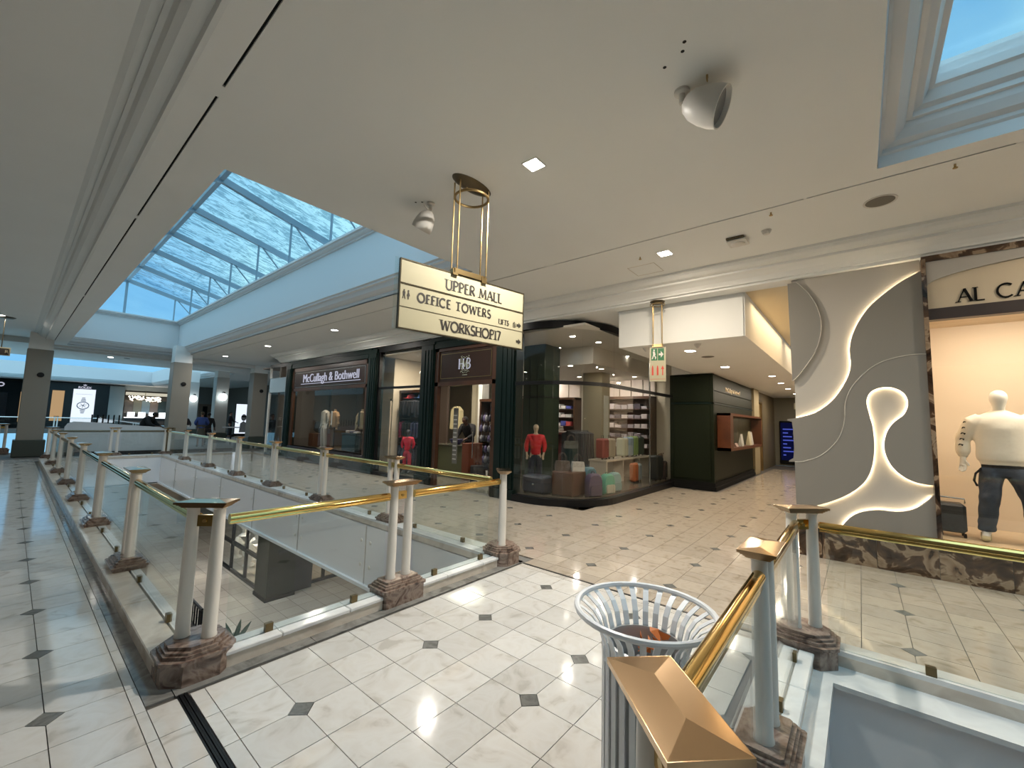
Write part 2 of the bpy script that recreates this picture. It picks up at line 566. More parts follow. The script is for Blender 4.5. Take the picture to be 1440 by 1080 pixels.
# each glyph: advance width, list of (points, weight) strokes and serif spots (x, y) - cap height 1
GL = {
    'A': (0.78, [([(0.04, 0), (0.39, 1)], .6), ([(0.39, 1), (0.74, 0)], 1.2), ([(0.16, 0.36), (0.62, 0.36)], .5)], [(0.04, 0), (0.74, 0)]),
    'C': (0.88, [(arc(.48, .5, .42, .5, 48, 312, 16), 1)], []),
    'E': (0.58, [([(0.1, 0), (0.1, 1)], 1.2), ([(0.1, 1), (0.5, 1)], .6), ([(0.1, .52), (0.42, .52)], .6), ([(0.1, 0), (0.52, 0)], .6)], []),
    'F': (0.54, [([(0.1, 0), (0.1, 1)], 1.2), ([(0.1, 1), (0.5, 1)], .6), ([(0.1, .52), (0.42, .52)], .6)], [(0.1, 0)]),
    'H': (0.80, [([(0.1, 0), (0.1, 1)], 1.1), ([(0.68, 0), (0.68, 1)], 1.1), ([(0.1, .52), (0.68, .52)], .6)], [(0.1, 0), (0.68, 0), (0.1, 1), (0.68, 1)]),
    'I': (0.26, [([(0.13, 0), (0.13, 1)], 1.1)], [(0.13, 0), (0.13, 1)]),
    'K': (0.70, [([(0.1, 0), (0.1, 1)], 1.1), ([(0.6, 1), (0.12, .46)], .6), ([(0.26, .6), (0.66, 0)], 1.1)], [(0.1, 0), (0.1, 1), (0.66, 0)]),
    'L': (0.58, [([(0.1, 0), (0.1, 1)], 1.2), ([(0.1, 0), (0.54, 0)], .6)], [(0.1, 1)]),
    'M': (0.98, [([(0.08, 0), (0.16, 1)], .6), ([(0.16, 1), (0.49, .1)], 1.1), ([(0.49, .1), (0.80, 1)], .6), ([(0.80, 1), (0.88, 0)], 1.1)], [(0.08, 0), (0.88, 0)]),
    'N': (0.82, [([(0.1, 0), (0.1, 1)], .6), ([(0.1, 1), (0.70, 0)], 1.1), ([(0.70, 0), (0.70, 1)], .6)], [(0.1, 0), (0.70, 1)]),
    'O': (0.98, [(arc(.48, .5, .42, .5, 0, 360, 24), 1)], []),
    'P': (0.62, [([(0.1, 0), (0.1, 1)], 1.2), ([(0.1, 1)] + arc(.3, .75, .25, .25, 90, -90, 8) + [(0.1, .5)], .8)], [(0.1, 0)]),
    'R': (0.68, [([(0.1, 0), (0.1, 1)], 1.2), ([(0.1, 1)] + arc(.3, .75, .25, .25, 90, -90, 8) + [(0.1, .5)], .8), ([(0.3, .5), (0.64, 0)], 1.1)], [(0.1, 0)]),
    'S': (0.56, [(arc(.28, .75, .2, .25, 40, 250, 9) + arc(.28, .25, .23, .25, 80, -150, 9), 1)], []),
    'T': (0.74, [([(0.37, 0), (0.37, 1)], 1.1), ([(0.04, 1), (0.70, 1)], .6)], [(0.37, 0)]),
    'U': (0.80, [([(0.1, 1), (0.1, .32)] + arc(.39, .32, .29, .32, 180, 360, 10) + [(0.68, 1)], .9)], [(0.1, 1), (0.68, 1)]),
    'W': (1.12, [([(0.04, 1), (0.30, 0)], 1.1), ([(0.30, 0), (0.54, .95)], .6), ([(0.54, .95), (0.80, 0)], 1.1), ([(0.80, 0), (1.06, 1)], .6)], [(0.04, 1), (1.06, 1)]),
    'V': (0.76, [([(0.04, 1), (0.38, 0)], 1.1), ([(0.38, 0), (0.72, 1)], .6)], [(0.04, 1), (0.72, 1)]),
    'B': (0.64, [([(0.1, 0), (0.1, 1)], 1.2), ([(0.1, 1)] + arc(.3, .76, .22, .24, 90, -90, 8) + [(0.1, .52)], .8), ([(0.1, .52)] + arc(.3, .26, .27, .26, 90, -90, 8) + [(0.1, 0)], .8)], []),
    'X': (0.74, [([(0.06, 1), (0.68, 0)], 1.1), ([(0.66, 1), (0.06, 0)], .6)], []),
    '1': (0.30, [([(0.15, 0), (0.15, 1)], 1.1)], [(0.15, 0), (0.15, 1)]),
    '7': (0.56, [([(0.04, 1), (0.5, 1)], .7), ([(0.5, 1), (0.2, 0)], 1)], []),
    ' ': (0.40, [], []),
}

def glyph_text(txt, h, w, fn, e0, e1, track=0.06, align='center'):
    """lettering as flat raised strokes; fn(u, v, e) -> xyz"""
    mb = MB()
    width = sum(GL[c][0] + track for c in txt) * h
    x = {'center': -width / 2, 'left': 0, 'right': -width}[align]
    for c in txt:
        adv, strokes, ser = GL[c]
        for pts, wt in strokes:
            hw = w * wt / 2
            P = [Vector((x + p[0] * h, p[1] * h)) for p in pts]
            L_, R_ = [], []
            for i, p in enumerate(P):
                d = (P[min(i + 1, len(P) - 1)] - P[max(i - 1, 0)]).normalized()
                nn = Vector((-d.y, d.x)) * hw
                L_.append(p + nn)
                R_.append(p - nn)
            vs_ = []
            for e in (e0, e1):
                vs_ += [fn(p.x, p.y, e) for p in L_] + [fn(p.x, p.y, e) for p in R_]
            n = len(P)
            fs = []
            for i in range(n - 1):
                fs += [(i, i + 1, n + i + 1, n + i), (2 * n + i, 3 * n + i, 3 * n + i + 1, 2 * n + i + 1),
                       (i, 2 * n + i, 2 * n + i + 1, i + 1), (n + i, n + i + 1, 3 * n + i + 1, 3 * n + i)]
            fs += [(0, n, 3 * n, 2 * n), (n - 1, 3 * n - 1, 4 * n - 1, 2 * n - 1)]
            mb.add(vs_, fs)
        for sx, sy in ser:
            cx, cy = x + sx * h, sy * h
            t = w * 0.28
            yy = cy - t if sy > 0.5 else cy
            mb.prism([(cx - w * 1.25, yy), (cx + w * 1.25, yy), (cx + w * 1.25, yy + t), (cx - w * 1.25, yy + t)], e0, e1, fn)
        x += (adv + track) * h
    return mb

def font_text(txt, size, origin, right, up, m, name, parent, depth=0.004, align='CENTER', offset=0.0, xs=1.0):
    cu = bpy.data.curves.new(name, 'FONT')
    cu.body = txt
    cu.size = size
    cu.align_x = align
    cu.extrude = depth
    cu.offset = offset
    cu.materials.append(m)
    tmp = bpy.data.objects.new(name, cu)
    COL.objects.link(tmp)
    dg = bpy.context.evaluated_depsgraph_get()
    me = bpy.data.meshes.new_from_object(tmp.evaluated_get(dg))
    bpy.data.objects.remove(tmp)
    right, up = Vector(right).normalized(), Vector(up).normalized()
    nrm = right.cross(up)
    o0 = ORG.get(parent.name, Vector((0, 0, 0))) if parent else Vector((0, 0, 0))
    for v in me.vertices:
        v.co = Vector(origin) + right * v.co.x * xs + up * v.co.y + nrm * v.co.z - o0
    o = bpy.data.objects.new(name, me)
    COL.objects.link(o)
    if parent:
        o.parent = parent
        ORG[o.name] = o0.copy()
    return o

# ================================================================== upper floor
VL = (0.93, 3.305, 3.58, 19.1)      # atrium opening beyond the near railing
VR = (1.02, -7.0, 3.50, 0.18)      # opening beside the camera
V2 = (-9.0, 23.4, 4.6, 48.5)       # far atrium
fb = MB()
def slab(x0, y0, x1, y1):
    fb.box(x0, y0, -0.30, x1, y1, -0.012)
slab(-9, -9, 0.98, 3.28); slab(0.98, 0.25, 3.57, 3.285); slab(3.57, -9, 6.76, 3.28)
slab(-9, 3.28, 0.905, 19.14); slab(3.62, 3.28, 6.76, 19.14); slab(-9, 19.14, 6.76, 23.4)
slab(1.02, -9, 3.50, -7)
slab(4.6, 23.4, 6.76, 48.5); slab(6.76, 19.9, 18, 53); slab(-9, 48.5, 6.76, 53)
slab(6.76, 0.6, 26, 4.2); slab(6.76, 4.2, 7.6, 19.9)
floor = struct(fb, 'floor', M['grout'])

xs = [0.255 - 0.3 * k for k in range(12, 0, -1)] + [0.255, 0.562]
xs2 = [0.562, 0.869, 1.163, 1.463, 1.763, 2.063, 2.347, 2.630, 2.918, 3.207, 3.495, 3.79]
xs3 = [4.09, 4.387] + [4.387 + 0.2875 * k for k in range(1, 62)]
dx_set = [0.255 - 0.9 * k for k in range(5)] + [1.163, 2.063, 2.630, 3.495] + [4.387 + 0.8625 * k for k in range(21)]
ys = [-0.245 + 0.2952 * k for k in range(-22, 70)]
dy_set = [-0.245 + 0.8856 * k for k in range(-8, 24)]
xcells = list(zip(xs, xs[1:])) + [(0.562, 0.609), (0.609, 0.742), (0.797, 0.869)] + list(zip(xs2[1:], xs2[2:])) + [(3.79, 3.870), (3.900, 4.09)] + list(zip(xs3, xs3[1:]))
isd = lambda v, S: any(abs(v - q) < 0.01 for q in S)
TH, DH = 0.010, 0.072

def in_floor(x0, x1, y0, y1):
    cx, cy = (x0 + x1) / 2, (y0 + y1) / 2
    if 0.60 < cx < 4.00 and 3.04 < cy < 19.5:      # atrium with its kerbs and grey border
        return False
    if cx > 0.562 and cx < 4.0 and cy < 0.50 and not (3.9 < cx < 4.0):
        return False
    if cx < 0.80 and cx > 0.742:
        return False
    if 0.562 < cx < 0.609 and cy < 3.04:
        return True
    if cx > 6.62:
        if cx < 8.02 and 3.8 < cy < 5.22 and math.hypot(cx - 8.02, cy - 5.22) > 1.20:
            return True
        if not (0.72 < cy < 2.85 and cx < 19.5) and not (cx < 11.4 and cy < 3.85 and cy > 0.72) and not (cy > 20 and cx < 13):
            return False
    if cx < 6.62 and cy > 20.2:
        return True
    # the rounded shop front cuts the corner
    if cx > 6.6 and cy > 3.8 and cy < 20:
        return cx < 8.02 and cy < 5.22 and math.hypot(cx - 8.02, cy - 5.22) > 1.20
    return True

def tile_mesh(x0, x1, y0, y1, mb):
    g = 0.0022
    c = [(x0, y0), (x1, y0), (x1, y1), (x0, y1)]
    poly = []
    for i, (x, y) in enumerate(c):
        d = isd(x, dx_set) and isd(y, dy_set)
        sx, sy = (1 if x == x0 else -1), (1 if y == y0 else -1)
        if d and (x1 - x0) > 0.2:
            a, b = (x + sx * DH, y + sy * g), (x + sx * g, y + sy * DH)
            poly += [b, a] if i in (0, 2) else [a, b]
        else:
            poly.append((x + sx * g, y + sy * g))
    return mb.prism(poly, -TH, 0.0, lambda u, v, e: (u, v, e))

def proj(p):
    v = Vector(p) - Vector((0, 0, 1.6))
    d = v.dot(_F)
    if d < 0.15:
        return None
    return (720 + 586.01 * v.dot(_Rt) / d, 540 - 586.01 * v.dot(_U) / d)

def parea(c4):
    q = [proj(p) for p in c4]
    if any(a is None for a in q):
        return 0
    cx, cy = sum(a[0] for a in q) / 4, sum(a[1] for a in q) / 4
    if not (-120 < cx < 1560 and -60 < cy < 1200):
        return 0
    return abs(sum(q[i][0] * q[(i + 1) % 4][1] - q[(i + 1) % 4][0] * q[i][1] for i in range(4))) / 2

cells = []
for (x0, x1) in xcells:
    for y0, y1 in zip(ys, ys[1:]):
        if (x0, x1) == (0.609, 0.742) and y1 > 3.05:
            continue
        if in_floor(x0, x1, y0, y1):
            a = parea([(x0, y0, 0), (x1, y0, 0), (x1, y1, 0), (x0, y1, 0)])
            if 0.797 <= x0 < 3.87 and y1 > 0.45 and y0 < 0.5:
                y0 = max(y0, 0.50)
            cells.append((a, x0, x1, y0, y1))
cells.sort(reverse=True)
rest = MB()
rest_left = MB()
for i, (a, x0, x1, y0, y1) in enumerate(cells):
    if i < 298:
        tile_mesh(x0, x1, y0, y1, MB()).build('floor_tile', M['tile_tan_shaded'] if x0 > 3.89 else M['tile'], floor)
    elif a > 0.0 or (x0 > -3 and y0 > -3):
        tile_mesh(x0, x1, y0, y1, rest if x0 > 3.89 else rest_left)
for q, m_ in ((rest, 'tile_far_shaded'), (rest_left, 'tile_left')):
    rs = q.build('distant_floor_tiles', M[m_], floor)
    rs['kind'] = 'stuff'
inl = []
for x in dx_set:
    for y in dy_set:
        if in_floor(x - .1, x + .1, y - .1, y + .1) or in_floor(x - .4, x - .2, y - .1, y + .1):
            a = parea([(x - DH, y, 0), (x, y - DH, 0), (x + DH, y, 0), (x, y + DH, 0)])
            if a > 0:
                inl.append((a, x, y))
inl.sort(reverse=True)
for a, x, y in inl[:120]:
    if 0.6 < x < 3.95 and y < 0.5:
        continue
    d = DH - 0.004
    MB().prism([(x - d, y), (x, y - d), (x + d, y), (x, y + d)], -TH, 0.0, lambda u, v, e: (u, v, e)).build('marble_inlay', M['inlay'], floor)
# grey marble border strips and metal expansion joints
for k in range(18):
    y0 = 3.045 + k * 0.9
    bx(0.611, y0, -TH, 0.735, y0 + 0.896, 0.0).build('border_stone', M['border'], floor)
for k in range(4):
    x0 = 0.74 + k * 0.80
    bx(x0, 3.035, -TH, x0 + 0.796, 3.135, 0.0).build('border_stone', M['border'], floor)
bx(3.87, 3.0, -TH, 4.05, 3.30, 0.0).build('border_stone', M['border'], floor)
for k in range(18):
    bx(3.88, 3.305 + k * .9, -TH, 4.0, 3.305 + k * .9 + .896, 0.0).build('border_stone', M['border'], floor)
j = MB()
for i in range(5):
    j.box(0.742 + i * 0.011, -4, -TH, 0.750 + i * 0.011, 3.03, 0.002 if i % 2 else -0.002)
j.build('expansion_joint', M['black'], floor)
MB().box(3.872, 0.5, -TH, 3.898, 3.0, 0.001).build('expansion_joint', M['black'], floor)

# ================================================================== atrium edges
# white fascia panels hung below the floor edge
fz = -0.86
fc = MB()
fc.box(3.58, 3.30, fz, 3.66, 19.3, 0.0)
fc.box(3.54, 3.30, fz - 0.05, 3.70, 19.3, fz)
trim = struct(fc, 'trim_1', M['fascia'])
for k in range(7):
    yy = 3.5 + k * 2.25
    bx(3.570, yy - 0.006, fz, 3.582, yy + 0.006, -0.02).build('panel_joint', M['steel_bright'], trim)
    for zz in (-0.25, -0.6):
        for dy in (-0.12, 0.12):
            MB().lathe([(0.028, 0), (0.026, 0.008), (0.012, 0.012)], (3.579, yy + dy, zz), 10, (-1, 0, 0)).build('cover_cap', M['post'], trim)
struct(MB().box(1.0, 19.1, fz, 3.66, 19.18, 0).box(0.87, 3.3, fz, .93, 19.2, -.015).box(.94, 3.22, fz, 3.57, 3.305, -.02), 'trim_2', M['fascia'])
struct(MB().box(3.53, -7.0, LOW, 3.60, 0.26, -0.03).box(1.0, 0.22, LOW, 3.53, 0.28, -0.03).box(0.94, -7, -1.35, 1.02, 0.2, -0.03), 'trim_3', M['fascia'])
struct(MB().box(3.50, -7.0, -0.03, 3.767, 0.30, 0.0).box(1.0, 0.19, -.03, 3.50, .30, 0.0), 'trim_4', M['ledge'])

def kerb_x(x0, x1, y0, y1, ledge_side, n):
    """kerb that runs along x: marble body with a white top and a glazing groove"""
    st = struct(bx(x0, y0, -0.01, x1, y1, 0.07), 'kerb', M['kerb'])
    L = (x1 - x0) / n
    for i in range(n):
        MB().rbox(x0 + i * L + 0.002, y0 - 0.008, 0.07, x0 + (i + 1) * L - 0.002, y0 + 0.078, 0.10, 0.006).build('coping_stone', M['ledge'], st)
        bx(x0 + i * L + 0.002, y0 + 0.092, 0.07, x0 + (i + 1) * L - 0.002, y1, 0.10).build('coping_stone', M['ledge'], st)
    return st

def kerb_y(x0, x1, y0, y1, n, out=-1, gx=.86):
    st = struct(bx(x0, y0, -0.01, x1, y1, 0.07), 'kerb', M['kerb'])
    L = (y1 - y0) / n
    for i in range(n):
        a, b = y0 + i * L + 0.002, y0 + (i + 1) * L - 0.002
        if out < 0:
            MB().rbox(x0 - 0.008, a, 0.07, gx - .012, b, 0.10, 0.006).build('coping_stone', M['kerb'], st)
            bx(gx, a, 0.07, x1, b, 0.10).build('coping_stone', M['ledge'], st)
        else:
            MB().rbox(gx + .006, a, 0.07, x1 + 0.008, b, 0.10, 0.006).build('coping_stone', M['ledge'], st)
            bx(x0, a, 0.07, gx - .006, b, 0.10).build('coping_stone', M['ledge'], st)
    return st
kerb_x(0.84, 3.86, 3.135, 3.305, 1, 6)
kerb_y(0.69, 0.93, 3.307, 19.1, 14)
kerb_y(3.58, 3.88, 3.307, 19.1, 14, 1, 3.72)
kerb_x(0.93, 3.58, 19.1, 19.4, 1, 4)
kerb_y(3.767, 3.92, -7.0, 0.30, 6, 1, 3.80)
kerb_x(1.02, 3.767, 0.30, 0.50, 1, 4)

# ================================================================== ceiling
HT = 4.30
cb = MB()
def cs(x0, y0, x1, y1, z0=CEIL, z1=CEIL + 0.02):
    cb.box(x0, y0, z0, x1, y1, z1)
SL = (1.12, 4.61, 4.48, 22.0)
SR = (-2.0, -6.5, 4.77, -0.20)
S2 = (-3.2, 28.3, 8.3, 50.0)
# strips between slots at x 0.78 and x 4.985
cs(0.60, -9, 0.772, 22); cs(0.790, -0.2, SL[0], 22)
cs(SL[0], -0.2, 4.975, 4.61)
cs(SL[2], 4.61, 4.975, 22)
cs(SR[2], -9, 4.975, -0.2)
cs(4.995, -9, 6.30, 24)
cs(0.60, 22, 4.995, 28.3)
cs(4.995, 24, 13, 28.3)
cs(6.30, 17.6, 13, 24)
cs(8.3, 28.3, 13, 53); cs(-4, 50, 8.3, 53)
cs(-9, -9, 0.60, -0.2 - 6.3)
ceil = struct(cb, 'ceiling', M['ceiling'])
# dark slots: long recesses with two short bridges
sb = MB()
for (a, b) in ((-9, 3.43), (3.58, 6.6), (6.7, 12.2), (12.3, 22)):
    sb.box(0.772, a, CEIL + 0.015, 0.790, b, CEIL + 0.10)
for (a, b) in ((-9, -1.42), (-1.05, 0.33), (0.36, 3.42), (3.55, 12), (12.1, 24)):
    sb.box(4.975, a, CEIL + 0.012, 4.995, b, CEIL + 0.10)
sb.build('air_slot', M['matte_black'], ceil)
fbk = MB()
for (a, b) in ((3.43, 3.58), (6.6, 6.7), (12.2, 12.3)):
    fbk.box(0.772, a, CEIL, 0.790, b, CEIL + 0.02)
for (a, b) in ((-1.42, -1.05), (0.33, 0.36), (3.42, 3.55), (12, 12.1)):
    fbk.box(4.975, a, CEIL + 0.002, 4.995, b, CEIL + 0.02)
fbk.build('slot_bridge', M['ceiling'], ceil)

def run_profile(prof, p0, p1, inward, m0=0.0, m1=0.0):
    """sweep profile [(inset, z)] from p0 to p1; inward = unit vector; mitres m0, m1 scale the inset at each end"""
    mb = MB()
    n = len(prof)
    vs_ = []
    d = (Vector((*p1, 0)) - Vector((*p0, 0))).normalized()
    for p, s in ((p0, m0), (p1, -m1)):
        for ins, z in prof:
            vs_.append((p[0] + inward[0] * ins + d.x * ins * s, p[1] + inward[1] * ins + d.y * ins * s, z))
    fs = [(i, i + 1, n + i + 1, n + i) for i in range(n - 1)]
    return mb.add(vs_, fs)

wellp = [(0, CEIL), (0, CEIL + .03), (.02, CEIL + .05), (.02, CEIL + .08), (.07, CEIL + .10), (.12, CEIL + .14), (.15, CEIL + .20), (.16, CEIL + .22), (.20, CEIL + .23), (.20, CEIL + .26), (.235, CEIL + .28), (.235, 5.20),
         (.27, 5.205), (.27, 5.235), (.31, 5.245), (.34, 5.27), (.34, 5.30), (.38, 5.31), (.38, 5.36), (-1.3, 5.37)]
wp = struct(run_profile(wellp, (SL[2], SL[1]), (SL[2], SL[3]), (-1, 0), 0, 1), 'trim_5', M['white_wall'])
run_profile(wellp, (SL[2], SL[3]), (SL[0], SL[3]), (0, -1), 1, 0).build('crown_moulding', M['white_wall'], wp)
plain = [(0, CEIL), (0, 5.36), (-0.4, 5.37)]
run_profile(plain, (SL[0], SL[1]), (SL[0], SL[3]), (1, 0)).build('well_wall', M['white_wall'], wp)
run_profile(plain, (SL[0], SL[1]), (SL[2], SL[1]), (0, 1)).build('well_wall', M['white_wall'], wp)
# right-hand skylight: stepped cornice that leans inwards
rp = [(.004, CEIL - .002), (.004, CEIL + .10), (.02, CEIL + .12), (.02, CEIL + .15), (.06, CEIL + .18), (.09, CEIL + .25), (.10, CEIL + .30), (.12, CEIL + .31), (.12, CEIL + .35), (.15, CEIL + .38), (.17, CEIL + .47), (.19, CEIL + .49), (.19, CEIL + .56), (.14, CEIL + .57), (.14, 4.64)]
rpy = [(a * 1.95, z) for a, z in rp]
wr_ = struct(run_profile(rp, (SR[2], SR[3]), (SR[2], SR[1]), (-1, 0), 1.95, 0), 'trim_6', M['white_wall'])
mb = MB()
vs_ = []
for s in (0, 1):
    for (a, z), (b, _) in zip(rpy, rp):
        vs_.append((SR[2] - b if s == 0 else SR[0], SR[3] - a, z))
n = len(rp)
mb.add(vs_, [(i, i + 1, n + i + 1, n + i) for i in range(n - 1)])
mb.build('crown_moulding', M['white_wall'], wr_)
# far skylight
w2 = struct(run_profile(wellp[:12], (S2[0], S2[3]), (S2[2], S2[3]), (0, -1), 0, 1), 'trim_7', M['white_wall'])
run_profile(wellp[:12], (S2[2], S2[3]), (S2[2], S2[1]), (-1, 0), 1, 0).build('crown_moulding', M['white_wall'], w2)
run_profile(plain[:2], (S2[0], S2[1]), (S2[2], S2[1]), (0, 1)).build('well_wall', M['white_wall'], w2)
run_profile(plain[:2], (S2[0], S2[1]), (S2[0], S2[3]), (1, 0)).build('well_wall', M['white_wall'], w2)

# left ceiling: rises behind a coved moulding
lm = [(0, CEIL), (-.03, CEIL + .005), (-.04, CEIL + .05), (-.07, CEIL + .055), (-.12, CEIL + .07), (-.16, CEIL + .10), (-.18, CEIL + .14), (-.21, CEIL + .15), (-.21, CEIL + .17), (-.26, CEIL + .18), (-.30, CEIL + .20)]
t8 = struct(run_profile(lm, (0.60, -9), (0.60, 22.5), (1, 0)), 'trim_8', M['ceiling'])
lc = MB().box(-9, -6.5, CEIL + .20, 0.31, 23, CEIL + .22).box(-9, 23, CEIL, .31, 28.3, CEIL + .24).box(.31, 22.4, CEIL, .62, 28.3, CEIL + .24).box(-9, 28.3, CEIL, S2[0], 53, CEIL + .02)
struct(lc, 'ceiling_left', M['ceiling'])
# crown moulding that steps down towards the shop fronts
rc = [(0, CEIL), (.01, CEIL - .03), (.03, CEIL - .03), (.05, CEIL - .06), (.10, CEIL - .09), (.16, CEIL - .10), (.18, CEIL - .10), (.18, CEIL - .13), (.24, CEIL - .15), (.31, CEIL - .19), (.35, CEIL - .23), (.36, CEIL - .25), (.40, CEIL - .25), (.40, CEIL - .285), (.50, CEIL - .285)]
struct(run_profile(rc, (6.30, -9), (6.30, 17.6), (1, 0)), 'trim_9', M['ceiling'])
struct(MB().box(6.72, -9, 3.668, 6.78, 17.6, 4.1).box(6.78, .6, 3.66, 7.0, 3.36, 3.70).box(6.7, 17.52, 3.655, 8.0, 17.6, 3.96).box(6.74, -9, 3.66, 12.5, 0.62, 3.70).box(6.74, 3.36, 3.66, 14, 17.6, 3.70).box(13.9, 3.3, 0, 14, 4.2, 3.7), 'ceiling_shopfront', M['ceiling'])
# downstand beam across the far end
struct(MB().box(4.9, 22.2, 3.80, 8.4, 22.5, CEIL).box(0.6, 22.5, 3.86, 8.6, 24.9, CEIL).box(0.6, 22.8, 3.78, 8.6, 24.6, 3.86), 'trim_10', M['ceiling'])
# roof shell and enclosing walls (behind the camera too)
struct(MB().box(-9.2, -9.2, -5, -9, 53, 5).box(-9.2, -9.2, -5, 14, -9, 5), 'wall_back', M['beige_wall'])
struct(MB().box(-9, 53, -0.3, 18, 53.3, 4.2), 'wall_far', M['dim_wall'])
struct(MB().box(13, 19.9, 0, 13.2, 53, 4.2), 'wall_far_right', M['dim_wall'])
struct(MB().box(6.76, 17.6, 0, 14, 17.75, 4.2), 'wall_party', M['dim_wall'])
# roof slabs above the ceiling so that daylight enters through the wells alone
struct(MB().box(-9, -9, 5.6, -2, 28, 5.7).box(4.85, -9, 4.66, 14, 4, 4.7).box(4.80, -6.5, 3.97, 4.86, -.2, 4.7).box(-2, -.16, 4.0, 4.9, -.1, 4.7).box(-2, -9, 5.6, 4.9, -6.5, 5.7), 'roof_slab', M['beige_wall'])

# ================================================================== roof glazing over the atrium
rw = thing('roof_light', 'pitched glass roof on grey steel rafters above the open atrium', 'skylight', (2.8, 11, 5.4))
RX, RZ, SLP = 2.68, 7.12, 0.24
rafy = [6.9, 9.05, 11.25, 13.5, 15.9, 18.2, 20.6, 23.3]
for yy in rafy:
    mb = MB()
    for sgn in (1, -1):
        p0, p1 = (RX, yy, RZ), (RX + sgn * 3.0, yy, RZ - SLP * 3.0)
        mb.add([(RX, yy - .05, RZ), (RX, yy + .05, RZ), (RX, yy + .05, RZ - .16), (RX, yy - .05, RZ - .16),
                (p1[0], yy - .05, p1[2]), (p1[0], yy + .05, p1[2]), (p1[0], yy + .05, p1[2] - .16), (p1[0], yy - .05, p1[2] - .16)],
               [(0, 1, 5, 4), (1, 2, 6, 5), (2, 3, 7, 6), (3, 0, 4, 7), (4, 5, 6, 7)])
    mb.build('rafter', M['steel'], rw)
    for sgn in (1,):
        x = RX + sgn * 1.62
        MB().cyl((x, yy, RZ - SLP * 1.62 - .1), (x, yy, 5.45), 0.028, n=8).build('strut', M['steel'], rw)
        MB().cyl((x + sgn * .05, yy, RZ - SLP * 1.62 - .12), (x + sgn * 1.0, yy, 5.60), 0.022, n=8).build('brace', M['steel'], rw)
MB().box(RX - .05, 5.0, RZ - .12, RX + .05, 23.4, RZ + .02).build('ridge_beam', M['steel'], rw)
MB().box(5.70, 5.0, 6.25, 5.85, 23.4, 6.45).box(-.25, 5.0, 6.25, -.10, 23.4, 6.45).build('eaves_beam', M['steel'], rw)
MB().box(RX - .04, 23.28, 5.4, RX + .04, 23.36, RZ).build('gable_mullion', M['steel'], rw)
yy2 = [4.6] + rafy
for a, b in zip(yy2, yy2[1:]):
    for sgn in (1, -1):
        x1 = RX + sgn * 3.0
        MB().add([(RX, a, RZ + .03), (RX, b, RZ + .03), (x1, b, RZ + .03 - .72), (x1, a, RZ + .03 - .72)], [(0, 1, 2, 3)]).build('pane', M['roof_glass'], rw)
MB().add([(-.2, 23.34, 5.4), (5.8, 23.34, 5.4), (5.8, 23.34, 6.4), (RX, 23.34, RZ), (-.2, 23.34, 6.4)], [(0, 1, 2, 3, 4)]).build('pane', M['glass'], rw)
MB().add([(5.78, 4.6, 5.37), (5.78, 23.34, 5.37), (5.78, 23.34, 6.4), (5.78, 4.6, 6.4)], [(0, 1, 2, 3)]).build('pane', M['glass'], rw)
sk2 = thing('roof_light', 'blue glass skylight pane at upper right with a stepped white cornice', 'skylight', (2, -3, 4.6))
bx(SR[0], SR[1], 4.60, SR[2] - .05, SR[3] - .2, 4.61).build('pane', M['glass'], sk2)
bx(SR[0], SR[3] - .40, 4.56, SR[2] - .1, SR[3] - .372, 4.62).build('frame', M['white_wall'], sk2)

# ================================================================== lower level
lf = MB().box(-2, 3, LOW - .1, 14, 34, LOW).box(-2, -9, LOW - .1, 14, 3, LOW)
m, n_, b_ = new_mat('lower_floor_tiles')
tcn = n_.nodes.new('ShaderNodeTexCoord')
br = n_.nodes.new('ShaderNodeTexBrick')
br.offset = 0
br.inputs['Color1'].default_value = (0.50, 0.45, 0.38, 1)
br.inputs['Color2'].default_value = (0.60, 0.55, 0.47, 1)
br.inputs['Mortar'].default_value = (0.2, 0.18, 0.15, 1)
br.inputs['Scale'].default_value = 1.0
br.inputs['Mortar Size'].default_value = 0.006
br.inputs['Brick Width'].default_value = 0.6
br.inputs['Row Height'].default_value = 0.6
n_.links.new(tcn.outputs['Object'], br.inputs['Vector'])
n_.links.new(br.outputs['Color'], b_.inputs['Base Color'])
b_.inputs['Roughness'].default_value = 0.12
struct(lf, 'floor_lower', m)
struct(MB().box(-2, -9, fz - .07, 0.97, 30, fz - .05).box(3.70, -9, fz - .07, 9, 30, fz - .05).box(.97, 19.18, fz - .07, 3.7, 30, fz - .05).box(1.0, .26, -1.4, 3.7, 3.3, -1.36), 'ceiling_lower', M['ceiling'])
struct(MB().box(-2.2, -9, LOW, -2, 34, fz).box(-2, 34, LOW, 14, 34.2, fz).box(12, 8, LOW, 12.2, 34, fz).box(4.2, -9, LOW, 4.4, 2.5, fz), 'wall_lower', M['beige_wall'])
